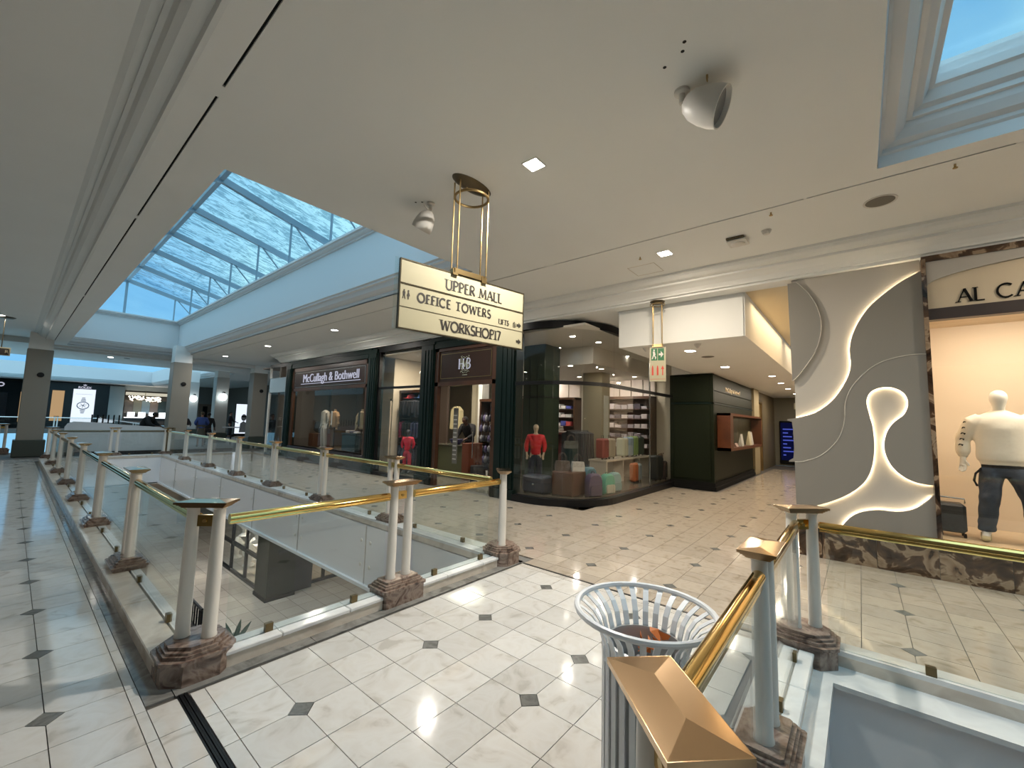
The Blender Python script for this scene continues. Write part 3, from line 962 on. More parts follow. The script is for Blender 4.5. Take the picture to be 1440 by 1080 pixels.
# dark green pier with recessed shop front beside it
pr_ = thing('pier', 'dark green square pier on the lower level beneath the floor edge', 'pillar', (6.4, 15.8, LOW))
MB().box(5.95, 15.35, LOW + .12, 6.85, 16.35, fz - .08).build('shaft', M['olive'], pr_)
MB().box(5.92, 15.32, LOW, 6.88, 16.38, LOW + .12).build('base', M['matte_black'], pr_)
bx(6.25, 15.33, -3.1, 6.55, 15.35, -3.02).build('recessed_light', M['black'], pr_)
def window_bay(name, label, x0, x1, y0, y1, zt, nm, backmat, axis='y', trans=-3.5):
    t = thing(name, label, 'shopfront', ((x0 + x1) / 2, (y0 + y1) / 2, LOW))
    fr = MB()
    if axis == 'y':
        L = (y1 - y0) / nm
        for i in range(nm + 1):
            MB().box(x0, y0 + i * L - .05, LOW, x0 + .1, y0 + i * L + .05, zt).build('mullion', M['black'], t)
        for z in (LOW + .05, trans, zt - .05):
            MB().box(x0, y0, z - .06, x0 + .1, y1, z + .06).build('transom', M['black'], t)
        bx(x0 + .04, y0, LOW, x0 + .05, y1, zt).build('pane', M['shop_glass'], t)
        bx(x1, y0, LOW, x1 + .05, y1, zt).build('back_panel', backmat, t)
    else:
        L = (x1 - x0) / nm
        for i in range(nm + 1):
            MB().box(x0 + i * L - .05, y0, LOW, x0 + i * L + .05, y0 + .1, zt).build('mullion', M['black'], t)
        for z in (LOW + .05, trans, zt - .05):
            MB().box(x0, y0, z - .06, x1, y0 + .1, z + .06).build('transom', M['black'], t)
        bx(x0, y0 + .04, LOW, x1, y0 + .05, zt).build('pane', M['shop_glass'], t)
        bx(x0, y1, LOW, x1, y1 + .05, zt).build('back_panel', backmat, t)
    return t
window_bay('shop_window', 'black framed lower level display window with lit white figures', 6.1, 7.5, 16.4, 20.9, fz - .07, 3, M['beige_wall'])
window_bay('shop_window', 'black framed lower level glass doors right of the green pier', 7.6, 9.3, 15.9, 19, fz - .07, 3, M['beige_wall'], 'x')
for lx, ly in ((5.2, 6.5), (5.2, 11.5), (5.0, 15.0), (5.2, 19.5), (-.5, 8), (-.5, 14), (2.5, 23)):
    area_light('lower_mall_fill', (lx, ly, fz - .10), .3, 30, (.92, .95, 1.0), shape='DISK')  # fill lamps added to brighten the lower level, without fittings
area_light('lower_display_light', (6.8, 18.6, -1.1), .5, 150, (1.0, 0.93, 0.8))
area_light('lower_display_light', (8.1, 17.2, -1.1), 1.2, 30, (1.0, 0.8, 0.6))
M['crystal'] = mat('white_crystal', (.9, .9, .88), .1)
for i in range(15):
    yy = 17.1 + (i % 5) * .68
    xx = 6.45 + (i % 2) * .35
    zz = LOW + .35 + (i // 5) * 1.0
    t = thing('crystal_figure', 'white crystal figure, %s along and %s tier up in lower display window' % (NTH[i % 5 + 1], NTH[i // 5 + 1]), 'figurine', (xx, yy, zz), 'crystal figures in the lower display window')
    g = MB().lathe([(.20, 0), (.22, .03), (.07, .12), (.10, .28), (.22, .42), (.27, .56), (.16, .70), (.05, .84)], (xx, yy, zz), 8)
    g.build('body', M['crystal'], t)
MB().box(6.86, 15.6, LOW, 7.58, 15.95, fz - .08).build('side_frame', M['black'], pr_)
t = thing('kiosk', 'beige square kiosk column on the lower level by the far wall', 'column', (6.0, 30, LOW))
MB().box(5.2, 29.6, LOW, 6.5, 30.8, -2.2).build('shaft', M['beige_wall'], t)
MB().box(4.6, 29.4, -2.2, 6.7, 31, -1.4).build('bulkhead', M['beige_wall'], t)
struct(MB().box(9.36, 16.0, LOW, 12, 16.2, fz - .08), 'wall_lower_right', M['beige_wall'])
bg = thing('banner', 'pale blue lit panel at the right end of the lower level', 'panel', (10.4, 15.9, LOW))
bx(10.0, 15.9, LOW + .2, 10.9, 15.98, -1.3).build('sheet', M['lamp_cool'] if False else cmat((0.35, 0.5, 0.85), 0.4), bg)
# stair balustrade and plant seen through the glass
t = thing('stair_railing', 'short black barred stair railing on the lower level', 'railing', (2.0, 7.6, -3.2))
MB().tube([(2.0, 8.1, -1.20), (2.0, 7.30, -1.20)], .022).build('top_bar', M['black'], t)
MB().box(1.98, 7.30, -1.80, 2.02, 8.1, -1.50).build('bottom_bar', M['black'], t)
for i in range(8):
    f = i / 7
    MB().cyl((2.0, 8.1 - .8 * f, -1.20), (2.0, 8.1 - .8 * f, -1.52), .012, n=6).build('bar', M['black'], t)
for yy in (8.1, 7.30):
    MB().cyl((2.0, yy, -1.2), (2.0, yy, LOW), .025, n=8).build('support', M['black'], t)
t = thing('potted_plant', 'dark leafy plant on the lower level near the stairs', 'plant', (3.0, 9.2, LOW))
MB().lathe([(.25, 0), (.35, .5), (.33, .5)], (3.1, 9.3, LOW), 14).build('pot', M['black'], t)
MB().cyl((3.1, 9.3, LOW + .4), (3.1, 9.3, -2.75), .06, n=8).build('trunk', M['wood'], t)
for i in range(14):
    a = i * 2.4
    r = .28 + .12 * (i % 3)
    pts = [(3.1 + cos(a) * r * u, 9.3 + sin(a) * r * u, -2.78 + .35 * u - .4 * u * u * (i % 3) * .5) for u in (0, .35, .7, 1)]
    MB().tube(pts, [.02, .05, .04, .005], 4).build('leaf', cmat((0.02, 0.06, 0.03), .4), t)

# ================================================================== balustrade
ORD = ['first', 'second', 'third', 'fourth', 'fifth', 'sixth', 'seventh', 'eighth', 'ninth', 'tenth', 'eleventh']
def chamf(hx, hy, c, diag=False):
    return [(-hx, -hy + c), (-hx + c, -hy), (hx - c, -hy), (hx, -hy + c), (hx, hy - c), (hx - c, hy), (-hx + c, hy), (-hx, hy - c)]

def make_post(name, label, diag=False):
    t = thing(name, label, 'post', (0, 0, 0))
    hx, hy = (0.185, 0.185) if diag else (0.205, 0.125)
    c = 0.09 if diag else 0.012
    ang = pi / 4 if diag else 0
    def rot(u, v, e, s=1.0):
        return (u * cos(ang) - v * sin(ang), u * sin(ang) + v * cos(ang), e)
    mb = MB()
    for z0, z1, g in ((0.0, 0.125, 0.0), (0.125, 0.145, 0.012), (0.145, 0.165, -0.010), (0.165, 0.18, -0.022), (0.18, 0.20, -0.040)):
        mb.prism(chamf(hx + g, hy + g, c), z0, z1, rot)
    mb.build('pedestal', M['pedestal'], t)
    for sx in (-0.08, 0.08):
        MB().lathe([(0.043, 0.20), (0.043, 0.21), (0.040, 0.22), (0.040, 0.5), (0.037, 0.8), (0.034, 0.985), (0.042, 0.99), (0.042, 1.0)], (sx, 0, 0), 20).build('column', M['post'], t, True)
    mb = MB()
    for z0, z1, a, b in ((0.998, 1.006, .128, .052), (1.006, 1.014, .136, .060), (1.014, 1.022, .146, .070), (1.022, 1.036, .158, .080)):
        mb.box(-a, -b, z0, a, b, z1)
    a, b = .156, .078
    mb.add([(-a, -b, 1.036), (a, -b, 1.036), (a, b, 1.036), (-a, b, 1.036), (-.07, 0, 1.046), (.07, 0, 1.046)], [(0, 1, 5, 4), (1, 2, 5), (2, 3, 4, 5), (3, 0, 4)])
    mb.build('cap', M['brass_cap'], t)
    br_ = MB().box(-.045, -.012, .875, .045, .012, .945).build('bracket', M['brass'], t)
    MB().cyl((0, -.02, .91), (0, .02, .91), .012, n=8).build('bolt', M['brass_dark'], br_)
    return t

# corner posts (diagonal pairs) and straight pairs
pc = make_post('balustrade_post', 'white twin column corner post with marble foot at near left atrium corner', True)
pc.location = (0.872, 3.272, 0)
pc.rotation_euler = (0, 0, -pi / 4)
ps = make_post('balustrade_post', 'white twin column post in the middle of the near brass railing')
ps.location = (2.345, 3.225, 0)
place(pc, (3.765, 3.235, 0), pi / 4, 'white corner post where near railing meets railing beside the shops')
place(pc, (0.90, 19.25, 0), pi / 4, 'white corner post at far left corner of the atrium', 'balustrade posts')
place(pc, (3.72, 19.25, 0), -pi / 4, 'white corner post at far right corner of the atrium', 'balustrade posts')
place(ps, (2.33, 19.25, 0), 0, 'white twin column post in front of grey kiosk back', 'balustrade posts')
LY = [5.55, 7.85, 10.15, 12.45, 14.75, 17.0]
for i, y in enumerate(LY):
    place(ps, (0.86, y, 0), pi / 2, 'white twin column post, %s beyond the near left corner along the left walkway' % ORD[i], 'left side balustrade posts')
RY = [5.35, 7.5, 9.7, 11.9, 14.2, 16.7]
for i, y in enumerate(RY):
    place(ps, (3.72, y, 0), pi / 2, 'white twin column post, %s beyond near right corner along the shop side' % ORD[i], 'shop side balustrade posts')
place(pc, (0.925, 0.325, 0), pi / 4, 'large brass capped corner post in the lower right foreground')
place(ps, (2.385, 0.385, 0), 0, 'white twin post with brass cap between waste bin and grey corner post')
place(pc, (3.785, 0.355, 0), -pi / 4, 'white corner post with dark marble foot in front of sculpted wall')
place(ps, (3.80, -2.1, 0), pi / 2, 'white twin column post beyond the right edge of frame', 'right side balustrade posts')

RP = [(-.030, .905), (-.026, .925), (-.014, .938), (0, .942), (.014, .938), (.026, .925), (.030, .905), (.022, .896), (.026, .886), (.018, .876), (-.018, .876), (-.026, .886), (-.022, .896)]
def rail(p0, p1, label, group=None, round_=False, m=None):
    d = (Vector((*p1, 0)) - Vector((*p0, 0)))
    L = d.length
    d.normalize()
    nn = Vector((-d.y, d.x, 0))
    c = (Vector((*p0, 0)) + Vector((*p1, 0))) / 2
    mb = MB()
    prof = RP if not round_ else [(.030 * cos(2 * pi * i / 16), .918 + .030 * sin(2 * pi * i / 16)) for i in range(16)]
    mb.prism(prof, 0, L, lambda u, v, e: (p0[0] + d.x * e + nn.x * u, p0[1] + d.y * e + nn.y * u, v))
    if round_:
        mb.prism([(-.018, .87), (.018, .87), (.018, .895), (-.018, .895)], 0, L, lambda u, v, e: (p0[0] + d.x * e + nn.x * u, p0[1] + d.y * e + nn.y * u, v))
    o = mb.build('handrail', m or M['brass'], None, True)
    tag(o, label, 'handrail', group)
    return o

M['clip'] = mat('dull_bronze_clip', (0.16, 0.12, 0.06), .35, .8)
def gpanel(p0, p1, label, group=None, clips=2):
    d = (Vector((*p1, 0)) - Vector((*p0, 0)))
    L = d.length
    d.normalize()
    nn = Vector((-d.y, d.x, 0))
    t = thing('glass_balustrade', label, 'glass panel', ((p0[0] + p1[0]) / 2, (p0[1] + p1[1]) / 2, .15), group)
    f = lambda u, v, e: (p0[0] + d.x * u + nn.x * e, p0[1] + d.y * u + nn.y * e, v)
    MB().prism([(0.03, .08), (L - .03, .08), (L - .03, .872), (0.03, .872)], -.005, .005, f).build('sheet', M['glass'], t)
    for k in range(clips):
        u = L * (k + .5) / clips if clips > 1 else L / 2
        u = L * (.24 if k == 0 else .76) if clips == 2 else u
        MB().prism([(u - .025, .10), (u + .025, .10), (u + .025, .155), (u - .025, .155)], -.016, .016, f).build('clip', M['clip'], t)
    return t

gy = 3.225
rail((0.99, gy), (2.21, gy), 'polished brass handrail left of the middle post on the near railing')
rail((2.48, gy), (3.68, gy), 'polished brass handrail right of the middle post on the near railing')
gpanel((0.99, gy), (2.22, gy), 'clear glass panel left of the middle post on the near railing')
gpanel((2.47, gy), (3.70, gy), 'clear glass panel right of the middle post on the near railing')
def side(x, ylist, lab, grp):
    for i, (a, b) in enumerate(zip(ylist, ylist[1:])):
        rail((x, a + .12), (x, b - .12), 'brass handrail, %s bay from the camera %s' % (ORD[i], lab), grp + ' handrails')
        gpanel((x, a + .12), (x, b - .12), 'clear glass panel, %s bay from the camera %s' % (ORD[i], lab), grp + ' glass panels')
side(0.86, [3.27] + LY + [19.2], 'along the left walkway', 'left side')
side(3.72, [3.27] + RY + [19.2], 'along the shop side of the atrium', 'shop side')
rail((1.0, 19.25), (2.2, 19.25), 'handrail left of the twin post at the far end of atrium', m=M['dark_rail'])
rail((2.46, 19.25), (3.62, 19.25), 'handrail right of the twin post at the far end of atrium', m=M['dark_rail'])
gpanel((1.0, 19.25), (2.2, 19.25), 'glass panel left of the twin post at the far end')
gpanel((2.46, 19.25), (3.62, 19.25), 'glass panel right of the twin post at the far end')
rail((1.03, 0.375), (2.27, 0.385), 'thick round brass handrail sloping up to the right in the foreground', None, True)
gpanel((1.02, 0.375), (2.27, 0.385), 'clear glass panel under the foreground brass handrail')
rail((2.49, 0.385), (3.70, 0.385), 'short brass handrail behind the foreground capped twin post', None, True)
gpanel((2.49, 0.385), (3.70, 0.385), 'clear glass panel between the foreground twin post and dark footed corner post')
rail((3.80, 0.25), (3.80, -1.98), 'dark brass handrail running right in front of marble plinth')
gpanel((3.80, 0.25), (3.80, -1.98), 'clear glass panel at right with one dark clip on the kerb', None, 2)
rail((3.80, -2.22), (3.80, -6.5), 'brass handrail beyond the right edge of frame')
# far railings around the second atrium
place(ps, (-0.10, 22.9, 0), 0, 'white twin post left of the near square pillar', 'far atrium posts')
place(ps, (2.4, 48.9, 0), 0, 'distant white twin post in front of lit watch poster', 'far atrium posts')
place(ps, (5.0, 48.9, 0), 0, 'distant white twin post right of lit watch poster', 'far atrium posts')
rail((-6, 22.9), (-.2, 22.9), 'handrail left of the near square pillar', m=M['steel_bright'])
rail((-6, 48.9), (5.0, 48.9), 'long distant handrail below the lit watch poster', m=M['steel_bright'])
gpanel((-6, 22.9), (-.2, 22.9), 'glass panel left of the near square pillar')
gpanel((-6, 48.9), (5.0, 48.9), 'long distant glass balustrade below the lit watch poster')
rail((4.75, 24.8), (4.75, 48.5), 'distant handrail on the right of the far atrium', m=M['steel_bright'])
gpanel((4.75, 24.8), (4.75, 48.5), 'distant glass balustrade on right of the far atrium')

# ================================================================== square mall pillars
def pillar(x, y, label, w=0.60, zt=3.58, sconce=False, m=None):
    t = thing('pillar', label, 'pillar', (x, y, 0))
    h = w / 2
    MB().rbox(x - h, y - h, .55, x + h, y + h, zt, .012).build('shaft', m or M['pillar'], t)
    MB().rbox(x - h - .06, y - h - .06, 0, x + h + .06, y + h + .06, .55, .015).build('plinth', M['pillar_base'], t)
    MB().box(x - h + .02, y - h + .02, zt, x + h - .02, y + h - .02, CEIL + .3).build('capital', M['ceiling'], t)
    MB().lathe([(.05, 0), (.085, .01), (.085, .02), (.05, .025)], (x + .06, y - h, 2.72), 14, (0, -1, 0)).build('speaker', M['black'], t, True)
    if sconce:
        s = MB().cyl((x, y - h, 2.35), (x, y - h - .10, 2.35), .03, n=8).build('bracket', M['brass_dark'], t)
        MB().sph((x, y - h - .16, 2.50), (.19, .19, .21), 12, 8).build('glow_globe', M['lamp_cool'], s, True)
    return t
M['pillar'] = mat('taupe_pillar_cladding', (0.235, 0.215, 0.18), 0.45, noise=.04, nscale=2)
M['pillar_base'] = mat('green_black_pillar_base', (0.055, 0.062, 0.05), 0.3)
pillar(0.50, 21.4, 'taupe square pillar with dark foot beside the left walkway')
pillar(4.28, 21.0, 'taupe square pillar at the far right corner of the atrium')
pillar(7.60, 22.4, 'taupe square pillar left of the dark green shop front')
M['pillar_pale'] = mat('pale_grey_pillar', (0.42, 0.42, 0.40), .45)
pillar(7.45, 27.4, 'pale square pillar with glowing globe lamp behind the blue topped person', sconce=True, m=M['pillar_pale'])
pillar(7.50, 33.4, 'more distant pale square pillar with glowing globe lamp', sconce=True, m=M['pillar_pale'])

# ================================================================== waste bin
bnx, bny = 1.84, 0.75
t = thing('waste_bin', 'white slatted metal waste bin with flared rim beside the brass railing', 'bin', (bnx, bny, 0))
NB = 26
for i in range(NB):
    a = 2 * pi * (i + .5) / NB
    prof = [(.172, .06), (.172, .25), (.172, .45), (.172, .60), (.176, .665), (.192, .715), (.222, .755), (.262, .782), (.288, .795)]
    w = .0125
    vs_ = []
    for r, z in prof:
        for dr in (0, .006):
            for s in (-1, 1):
                vs_.append((bnx + cos(a) * (r + dr) - sin(a) * w * s, bny + sin(a) * (r + dr) + cos(a) * w * s, z))
    fs = []
    for k in range(len(prof) - 1):
        b0, b1 = k * 4, k * 4 + 4
        fs += [(b0, b0 + 1, b1 + 1, b1), (b0 + 2, b1 + 2, b1 + 3, b0 + 3), (b0, b1, b1 + 2, b0 + 2), (b0 + 1, b0 + 3, b1 + 3, b1 + 1)]
    fs += [(0, 2, 3, 1), (len(vs_) - 4, len(vs_) - 3, len(vs_) - 1, len(vs_) - 2)]
    MB().add(vs_, fs).build('slat', M['bin'], t)
def ring(r, z, rr, n=40):
    return MB().tube([(bnx + cos(2 * pi * i / n) * r, bny + sin(2 * pi * i / n) * r, z) for i in range(n)], rr, 8, True)
ring(.290, .80, .013).build('rim', M['bin'], t, True)
ring(.170, .60, .009).build('hoop', M['bin'], t, True)
ring(.172, .08, .012).build('hoop', M['bin'], t, True)
MB().lathe([(.15, .07), (.155, .08), (.155, .655), (.162, .665), (.150, .668), (.146, .655), (.146, .12), (.001, .12)], (bnx, bny, 0), 28).build('liner', M['liner'], t, True)
MB().lathe([(.14, .0), (.16, .02), (.16, .06), (.0, .06)], (bnx, bny, 0), 24).build('base', M['bin'], t)
g = MB()
random.seed(4)
for i in range(12):
    a_, b_c = random.uniform(0, 6.28), random.uniform(.01, .05)
    p_ = Vector((bnx + .05 + b_c * cos(a_), bny - .02 + b_c * sin(a_), .62 + random.uniform(0, .05)))
    q_ = [p_ + Vector((random.uniform(-.04, .04), random.uniform(-.04, .04), random.uniform(-.02, .035))) for _ in range(4)]
    g.add(q_, [(0, 1, 2), (0, 2, 3), (0, 3, 1), (1, 3, 2)])
tag(g.build('crumpled_wrapper', cmat((.60, .17, .03), .4), None, False), 'crumpled orange wrapper lying inside the white waste bin', 'litter')
MB_l = MB().rbox(bnx - .10, bny - .10, .15, bnx + .09, bny + .09, .58, .04)
tag(MB_l.build('rubbish_bag', cmat((.25, .25, .26), .5)), 'grey rubbish heap filling the white waste bin liner', 'rubbish')

# ================================================================== hanging signs
def disc_canopy(t, cx, cy, z, rx, m=None):
    MB().lathe([(rx * .2, -.045), (rx * .75, -.035), (rx, -.006), (rx, 0)], (cx, cy, z), 28, sy=1.0).build('canopy', m or M['dark_rail'], t, True)

sx0, sy0 = 2.76, 2.895
sd = Vector((0.986, -0.167, 0)).normalized()
sn = Vector((-sd.y, sd.x, 0))          # away from camera
t = thing('hanging_sign', 'cream hanging wayfinding sign with three rows of black lettering', 'sign', (sx0, sy0, 2.4))
sf = lambda u, v, e: (sx0 + sd.x * u - sn.x * e, sy0 + sd.y * u - sn.y * e, v)
MB().prism([(-.715, 2.375), (.715, 2.375), (.715, 2.985), (-.715, 2.985)], -.012, .012, sf).build('board', M['sign_face'], t)
fr = MB()
for a in ([(-.72, 2.370), (.72, 2.370), (.72, 2.380), (-.72, 2.380)], [(-.72, 2.98), (.72, 2.98), (.72, 2.99), (-.72, 2.99)], [(-.72, 2.37), (-.71, 2.37), (-.71, 2.99), (-.72, 2.99)], [(.71, 2.37), (.72, 2.37), (.72, 2.99), (.71, 2.99)]):
    fr.prism(a, -.016, .016, sf)
fr.build('frame', M['dark_rail'], t)
# clear backing sheet that shows beyond the board
MB().prism([(-.755, 2.36), (.755, 2.36), (.755, 3.00), (-.755, 3.00)], -.022, -.016, sf).build('acrylic_sheet', M['glass'], t)
for z in (2.775, 2.765, 2.565):
    MB().prism([(-.712, z - .0025), (.712, z - .0025), (.712, z + .0025), (-.712, z + .0025)], .011, .0145, sf).build('divider', M['dark_rail'], t)
def sign_text(txt, u, v, h, w, track=.06, name='lettering'):
    glyph_text(txt, h, w, lambda a, b, e: sf(a + u, b + v, e), .011, .0145, track).build(name, M['ink'], t)
sign_text('UPPER MALL', .08, 2.815, .095, .018)
sign_text('OFFICE TOWERS', -.13, 2.635, .080, .016, .12)
sign_text('LIFTS', .45, 2.60, .048, .0095, .05)
sign_text('WORKSHOP17', .06, 2.425, .092, .0175, .05)
for v in (2.60, 2.425):
    MB().prism([(.625, v + .012), (.655, v + .012), (.655, v - .004), (.692, v + .025), (.655, v + .054), (.655, v + .038), (.625, v + .038)], .011, .0145, sf).build('arrow', M['ink'], t)
# lift pictogram: cage with people, and little man and woman pictograms
pg = MB()
for (a, b, c, d) in ((.575, 2.595, .612, 2.598), (.575, 2.638, .612, 2.641), (.575, 2.595, .578, 2.641), (.609, 2.595, .612, 2.641)):
    pg.prism([(a, b), (c, b), (c, d), (a, d)], .011, .0145, sf)
for u in (.584, .594, .604):
    pg.prism([(u - .003, 2.602), (u + .003, 2.602), (u + .003, 2.63), (u - .003, 2.63)], .011, .0145, sf)
pg.prism([(.583, 2.646), (.593, 2.656), (.603, 2.646)], .011, .0145, sf)
pg.build('lift_pictogram', M['ink'], t)
for u, w in ((-.672, 0), (-.632, 1)):
    p = MB()
    p.prism([(u + .008 * cos(k * pi / 4), 2.71 + .008 * sin(k * pi / 4)) for k in range(8)], .011, .0145, sf)
    if w:
        p.prism([(u - .004, 2.70), (u + .004, 2.70), (u + .016, 2.665), (u - .016, 2.665)], .011, .0145, sf)
        p.prism([(u - .006, 2.665), (u + .006, 2.665), (u + .005, 2.635), (u - .005, 2.635)], .011, .0145, sf)
    else:
        p.prism([(u - .012, 2.70), (u + .012, 2.70), (u + .009, 2.668), (u - .009, 2.668)], .011, .0145, sf)
        p.prism([(u - .008, 2.668), (u - .001, 2.668), (u - .010, 2.635), (u - .016, 2.635)], .011, .0145, sf)
        p.prism([(u + .001, 2.668), (u + .008, 2.668), (u + .016, 2.635), (u + .010, 2.635)], .011, .0145, sf)
    p.build('person_pictogram', M['ink'], t)
MB().lathe([(.05, -.05), (.17, -.035), (.25, -.006), (.25, 0)], (sx0, sy0, CEIL), 28, sy=.42).build('canopy', M['dark_rail'], t, True)
MB().tube([(sx0 + .165 * cos(2 * pi * i / 32), sy0 + .165 * sin(2 * pi * i / 32), 3.80) for i in range(32)], .013, 8, True).build('ring', M['brass_dark'], t, True)
for (u, e) in ((-.17, .05), (-.17, -.05), (.17, .05), (.17, -.05)):
    p = Vector(sf(u, 3.03, e))
    MB().cyl(p, (p.x, p.y, CEIL - .02), .0075, n=8).build('rod', M['brass_dark'], t)
MB().prism([(-.19, 2.99), (.19, 2.99), (.19, 3.04), (-.19, 3.04)], .012, .024, sf).build('clamp_bar', M['brass_dark'], t)
for u in (-.17, .17):
    MB().prism([(u - .03, 2.97), (u + .03, 2.97), (u + .03, 3.03), (u - .03, 3.03)], -.03, .03, sf).build('clamp', M['brass_dark'], t)

# exit and fire sign further back
ex, ey = 6.74, 2.52
t = thing('hanging_sign', 'small hanging exit sign, green running man panel above a red fire panel', 'sign', (ex, ey, 2.4))
ea = Vector((.26, -.965, 0)).normalized()
en = Vector((-.965, -.26, 0)).normalized()      # faces camera
ef = lambda u, v, e: (ex + ea.x * u + en.x * e, ey + ea.y * u + en.y * e, v)
MB().prism([(-.125, 2.32), (.125, 2.32), (.125, 2.885), (-.125, 2.885)], -.012, .012, ef).build('board', M['sign_face'], t)
gm, rm = cmat((.02, .14, .05), .4), cmat((.55, .05, .03), .4)
for u0 in (-.10, .005):
    MB().prism([(u0, 2.665), (u0 + .095, 2.665), (u0 + .095, 2.865), (u0, 2.865)], .012, .015, ef).build('green_panel', gm, t)
man = MB()
man.prism([(-.055 + .014 * cos(k * pi / 4), 2.835 + .014 * sin(k * pi / 4)) for k in range(8)], .015, .017, ef)
man.prism([(-.075, 2.815), (-.045, 2.815), (-.03, 2.76), (-.05, 2.74), (-.07, 2.76)], .015, .017, ef)
man.prism([(-.06, 2.75), (-.045, 2.75), (-.02, 2.72), (-.03, 2.685), (-.04, 2.685), (-.04, 2.715)], .015, .017, ef)
man.prism([(-.07, 2.76), (-.055, 2.75), (-.075, 2.69), (-.09, 2.69)], .015, .017, ef)
man.build('running_man', M['plastic_white'], t)
MB().prism([(.02, 2.75), (.05, 2.75), (.05, 2.71), (.092, 2.765), (.05, 2.82), (.05, 2.78), (.02, 2.78)], .015, .017, ef).build('arrow', M['plastic_white'], t)
for i in range(3):
    u0 = -.112 + i * .078
    q = MB().prism([(u0, 2.40), (u0 + .068, 2.40), (u0 + .068, 2.60), (u0, 2.60)], .012, .0145, ef).build('fire_panel', M['sign_face'], t)
    MB().prism([(u0 + .020, 2.42), (u0 + .048, 2.42), (u0 + .048, 2.53), (u0 + .040, 2.58), (u0 + .028, 2.58), (u0 + .020, 2.53)] if i < 2 else [(u0 + .026, 2.42), (u0 + .042, 2.42), (u0 + .042, 2.52), (u0 + .060, 2.52), (u0 + .034, 2.58), (u0 + .008, 2.52), (u0 + .026, 2.52)], .0145, .017, ef).build('red_symbol', rm, t)
MB().prism([(-.12, 2.355), (.12, 2.355), (.12, 2.36), (-.12, 2.36)], .012, .014, ef).build('divider', rm, t)
disc_canopy(t, ex, ey, 3.655, .12)
MB().tube([(ex + .115 * cos(2 * pi * i / 24), ey + .115 * sin(2 * pi * i / 24), 3.60) for i in range(24)], .008, 6, True).build('ring', M['brass_dark'], t, True)
for (u, e) in ((-.07, .05), (-.07, -.05), (.07, .05), (.07, -.05)):
    p = Vector(ef(u, 2.90, e))
    MB().cyl(p, (p.x, p.y, 3.64), .005, n=6).build('rod', M['brass_dark'], t)
MB().prism([(-.085, 2.885), (.085, 2.885), (.085, 2.935), (-.085, 2.935)], -.03, .03, ef).build('clamp_bar', M['brass_dark'], t)
# far left hanging sign, cut by the frame edge
t = thing('hanging_sign', 'dark lettered hanging sign at the far left edge of frame', 'sign', (-.28, 18.5, 3.1))
bx(-1.1, 18.4, 3.05, -.13, 18.44, 3.28).build('board', M['sign_face'], t)
bx(-1.06, 18.385, 3.08, -.16, 18.4, 3.25).build('face', M['ink'], t)
font_text('R', .12, (-.20, 18.38, 3.12), (1, 0, 0), (0, 0, 1), M['sign_face'], 'lettering', t)
for x in (-.3, -.9):
    MB().cyl((x, 18.42, 3.28), (x, 18.42, CEIL + .2), .01, n=6).build('rod', M['dark_rail'], t)
disc_canopy(t, -.3, 18.42, CEIL + .2, .2)

# ================================================================== ceiling fittings
WARM, NEUT = (1.0, 0.85, 0.66), (1.0, 0.94, 0.85)
def downlight(x, y, z, label, power=14, sq=False, col=NEUT, r=.065, group=None, real=True):
    t = thing('downlight', label, 'light', (x, y, z), group)
    if sq:
        MB().box(x - r - .012, y - r - .012, z - .006, x + r + .012, y + r + .012, z).build('bezel', M['plastic_white'], t)
        bx(x - r, y - r, z - .008, x + r, y + r, z - .006).build('lamp_face', M['lamp'], t)
    else:
        MB().lathe([(r, -.002), (r + .018, -.006), (r + .02, 0), (r, 0)], (x, y, z), 20).build('bezel', M['plastic_white'], t)
        MB().lathe([(.001, -.003), (r, -.003), (r, -.001)], (x, y, z), 16).build('lamp_face', M['lamp'], t)
    if real:
        area_light('downlight_beam', (x, y, z - .02), r * 1.8, power, col, shape='DISK')
    return t
downlight(2.86, 2.20, CEIL, 'bright square downlight above the hanging sign rods', 85, True, NEUT, .07)
downlight(5.515, 1.96, CEIL, 'bright square downlight beyond the ceiling slot near smoke detector', 45, True, WARM, .075)
for i, y in enumerate((10.9, 15.5, 19.9)):
    downlight(5.46, y, CEIL, 'round downlight over the shop walkway, %s in the row going back' % ORD[i], 30, False, NEUT, .085, 'shop walkway downlights')
downlight(5.46, 6.4, CEIL, 'round downlight hidden behind the wayfinding sign', 30, False, NEUT, .085)
downlight(5.46, -2.6, CEIL, 'added round downlight beyond the right edge', 40, False, WARM, .085)  # unseen lamp added for its bounced light
downlight(2.9, -.0, CEIL + 0, 'square downlight overhead near the right skylight', 30, True, WARM, .07) if False else None
downlight(5.8, 24.1, 3.94, 'small downlight above the blue topped person', 20, False, NEUT, .085, 'far downlights')
downlight(2.47, 23.65, 3.78, 'round downlight on beam above the grey kiosk back', 20, False, NEUT, .09, 'far downlights')
downlight(9.4, 26.9, 3.94, 'distant downlight right of the pale pillars', 20, False, NEUT, .09, 'far downlights')
downlight(11.0, 27.6, 3.94, 'distant downlight furthest right beyond pillars', 20, False, NEUT, .09, 'far downlights')
downlight(-.4, 18.2, CEIL + .2, 'downlight at the far left edge above the hanging sign', 20, False, NEUT, .09, 'far downlights')
downlight(-3.2, 6, CEIL + .2, 'added downlight left of the frame', 30, False, NEUT, .085)  # this lamp and the next are unseen, added to raise the bounce
downlight(-3.2, 13, CEIL + .2, 'added downlight over the left walkway outside frame', 30, False, NEUT, .085)

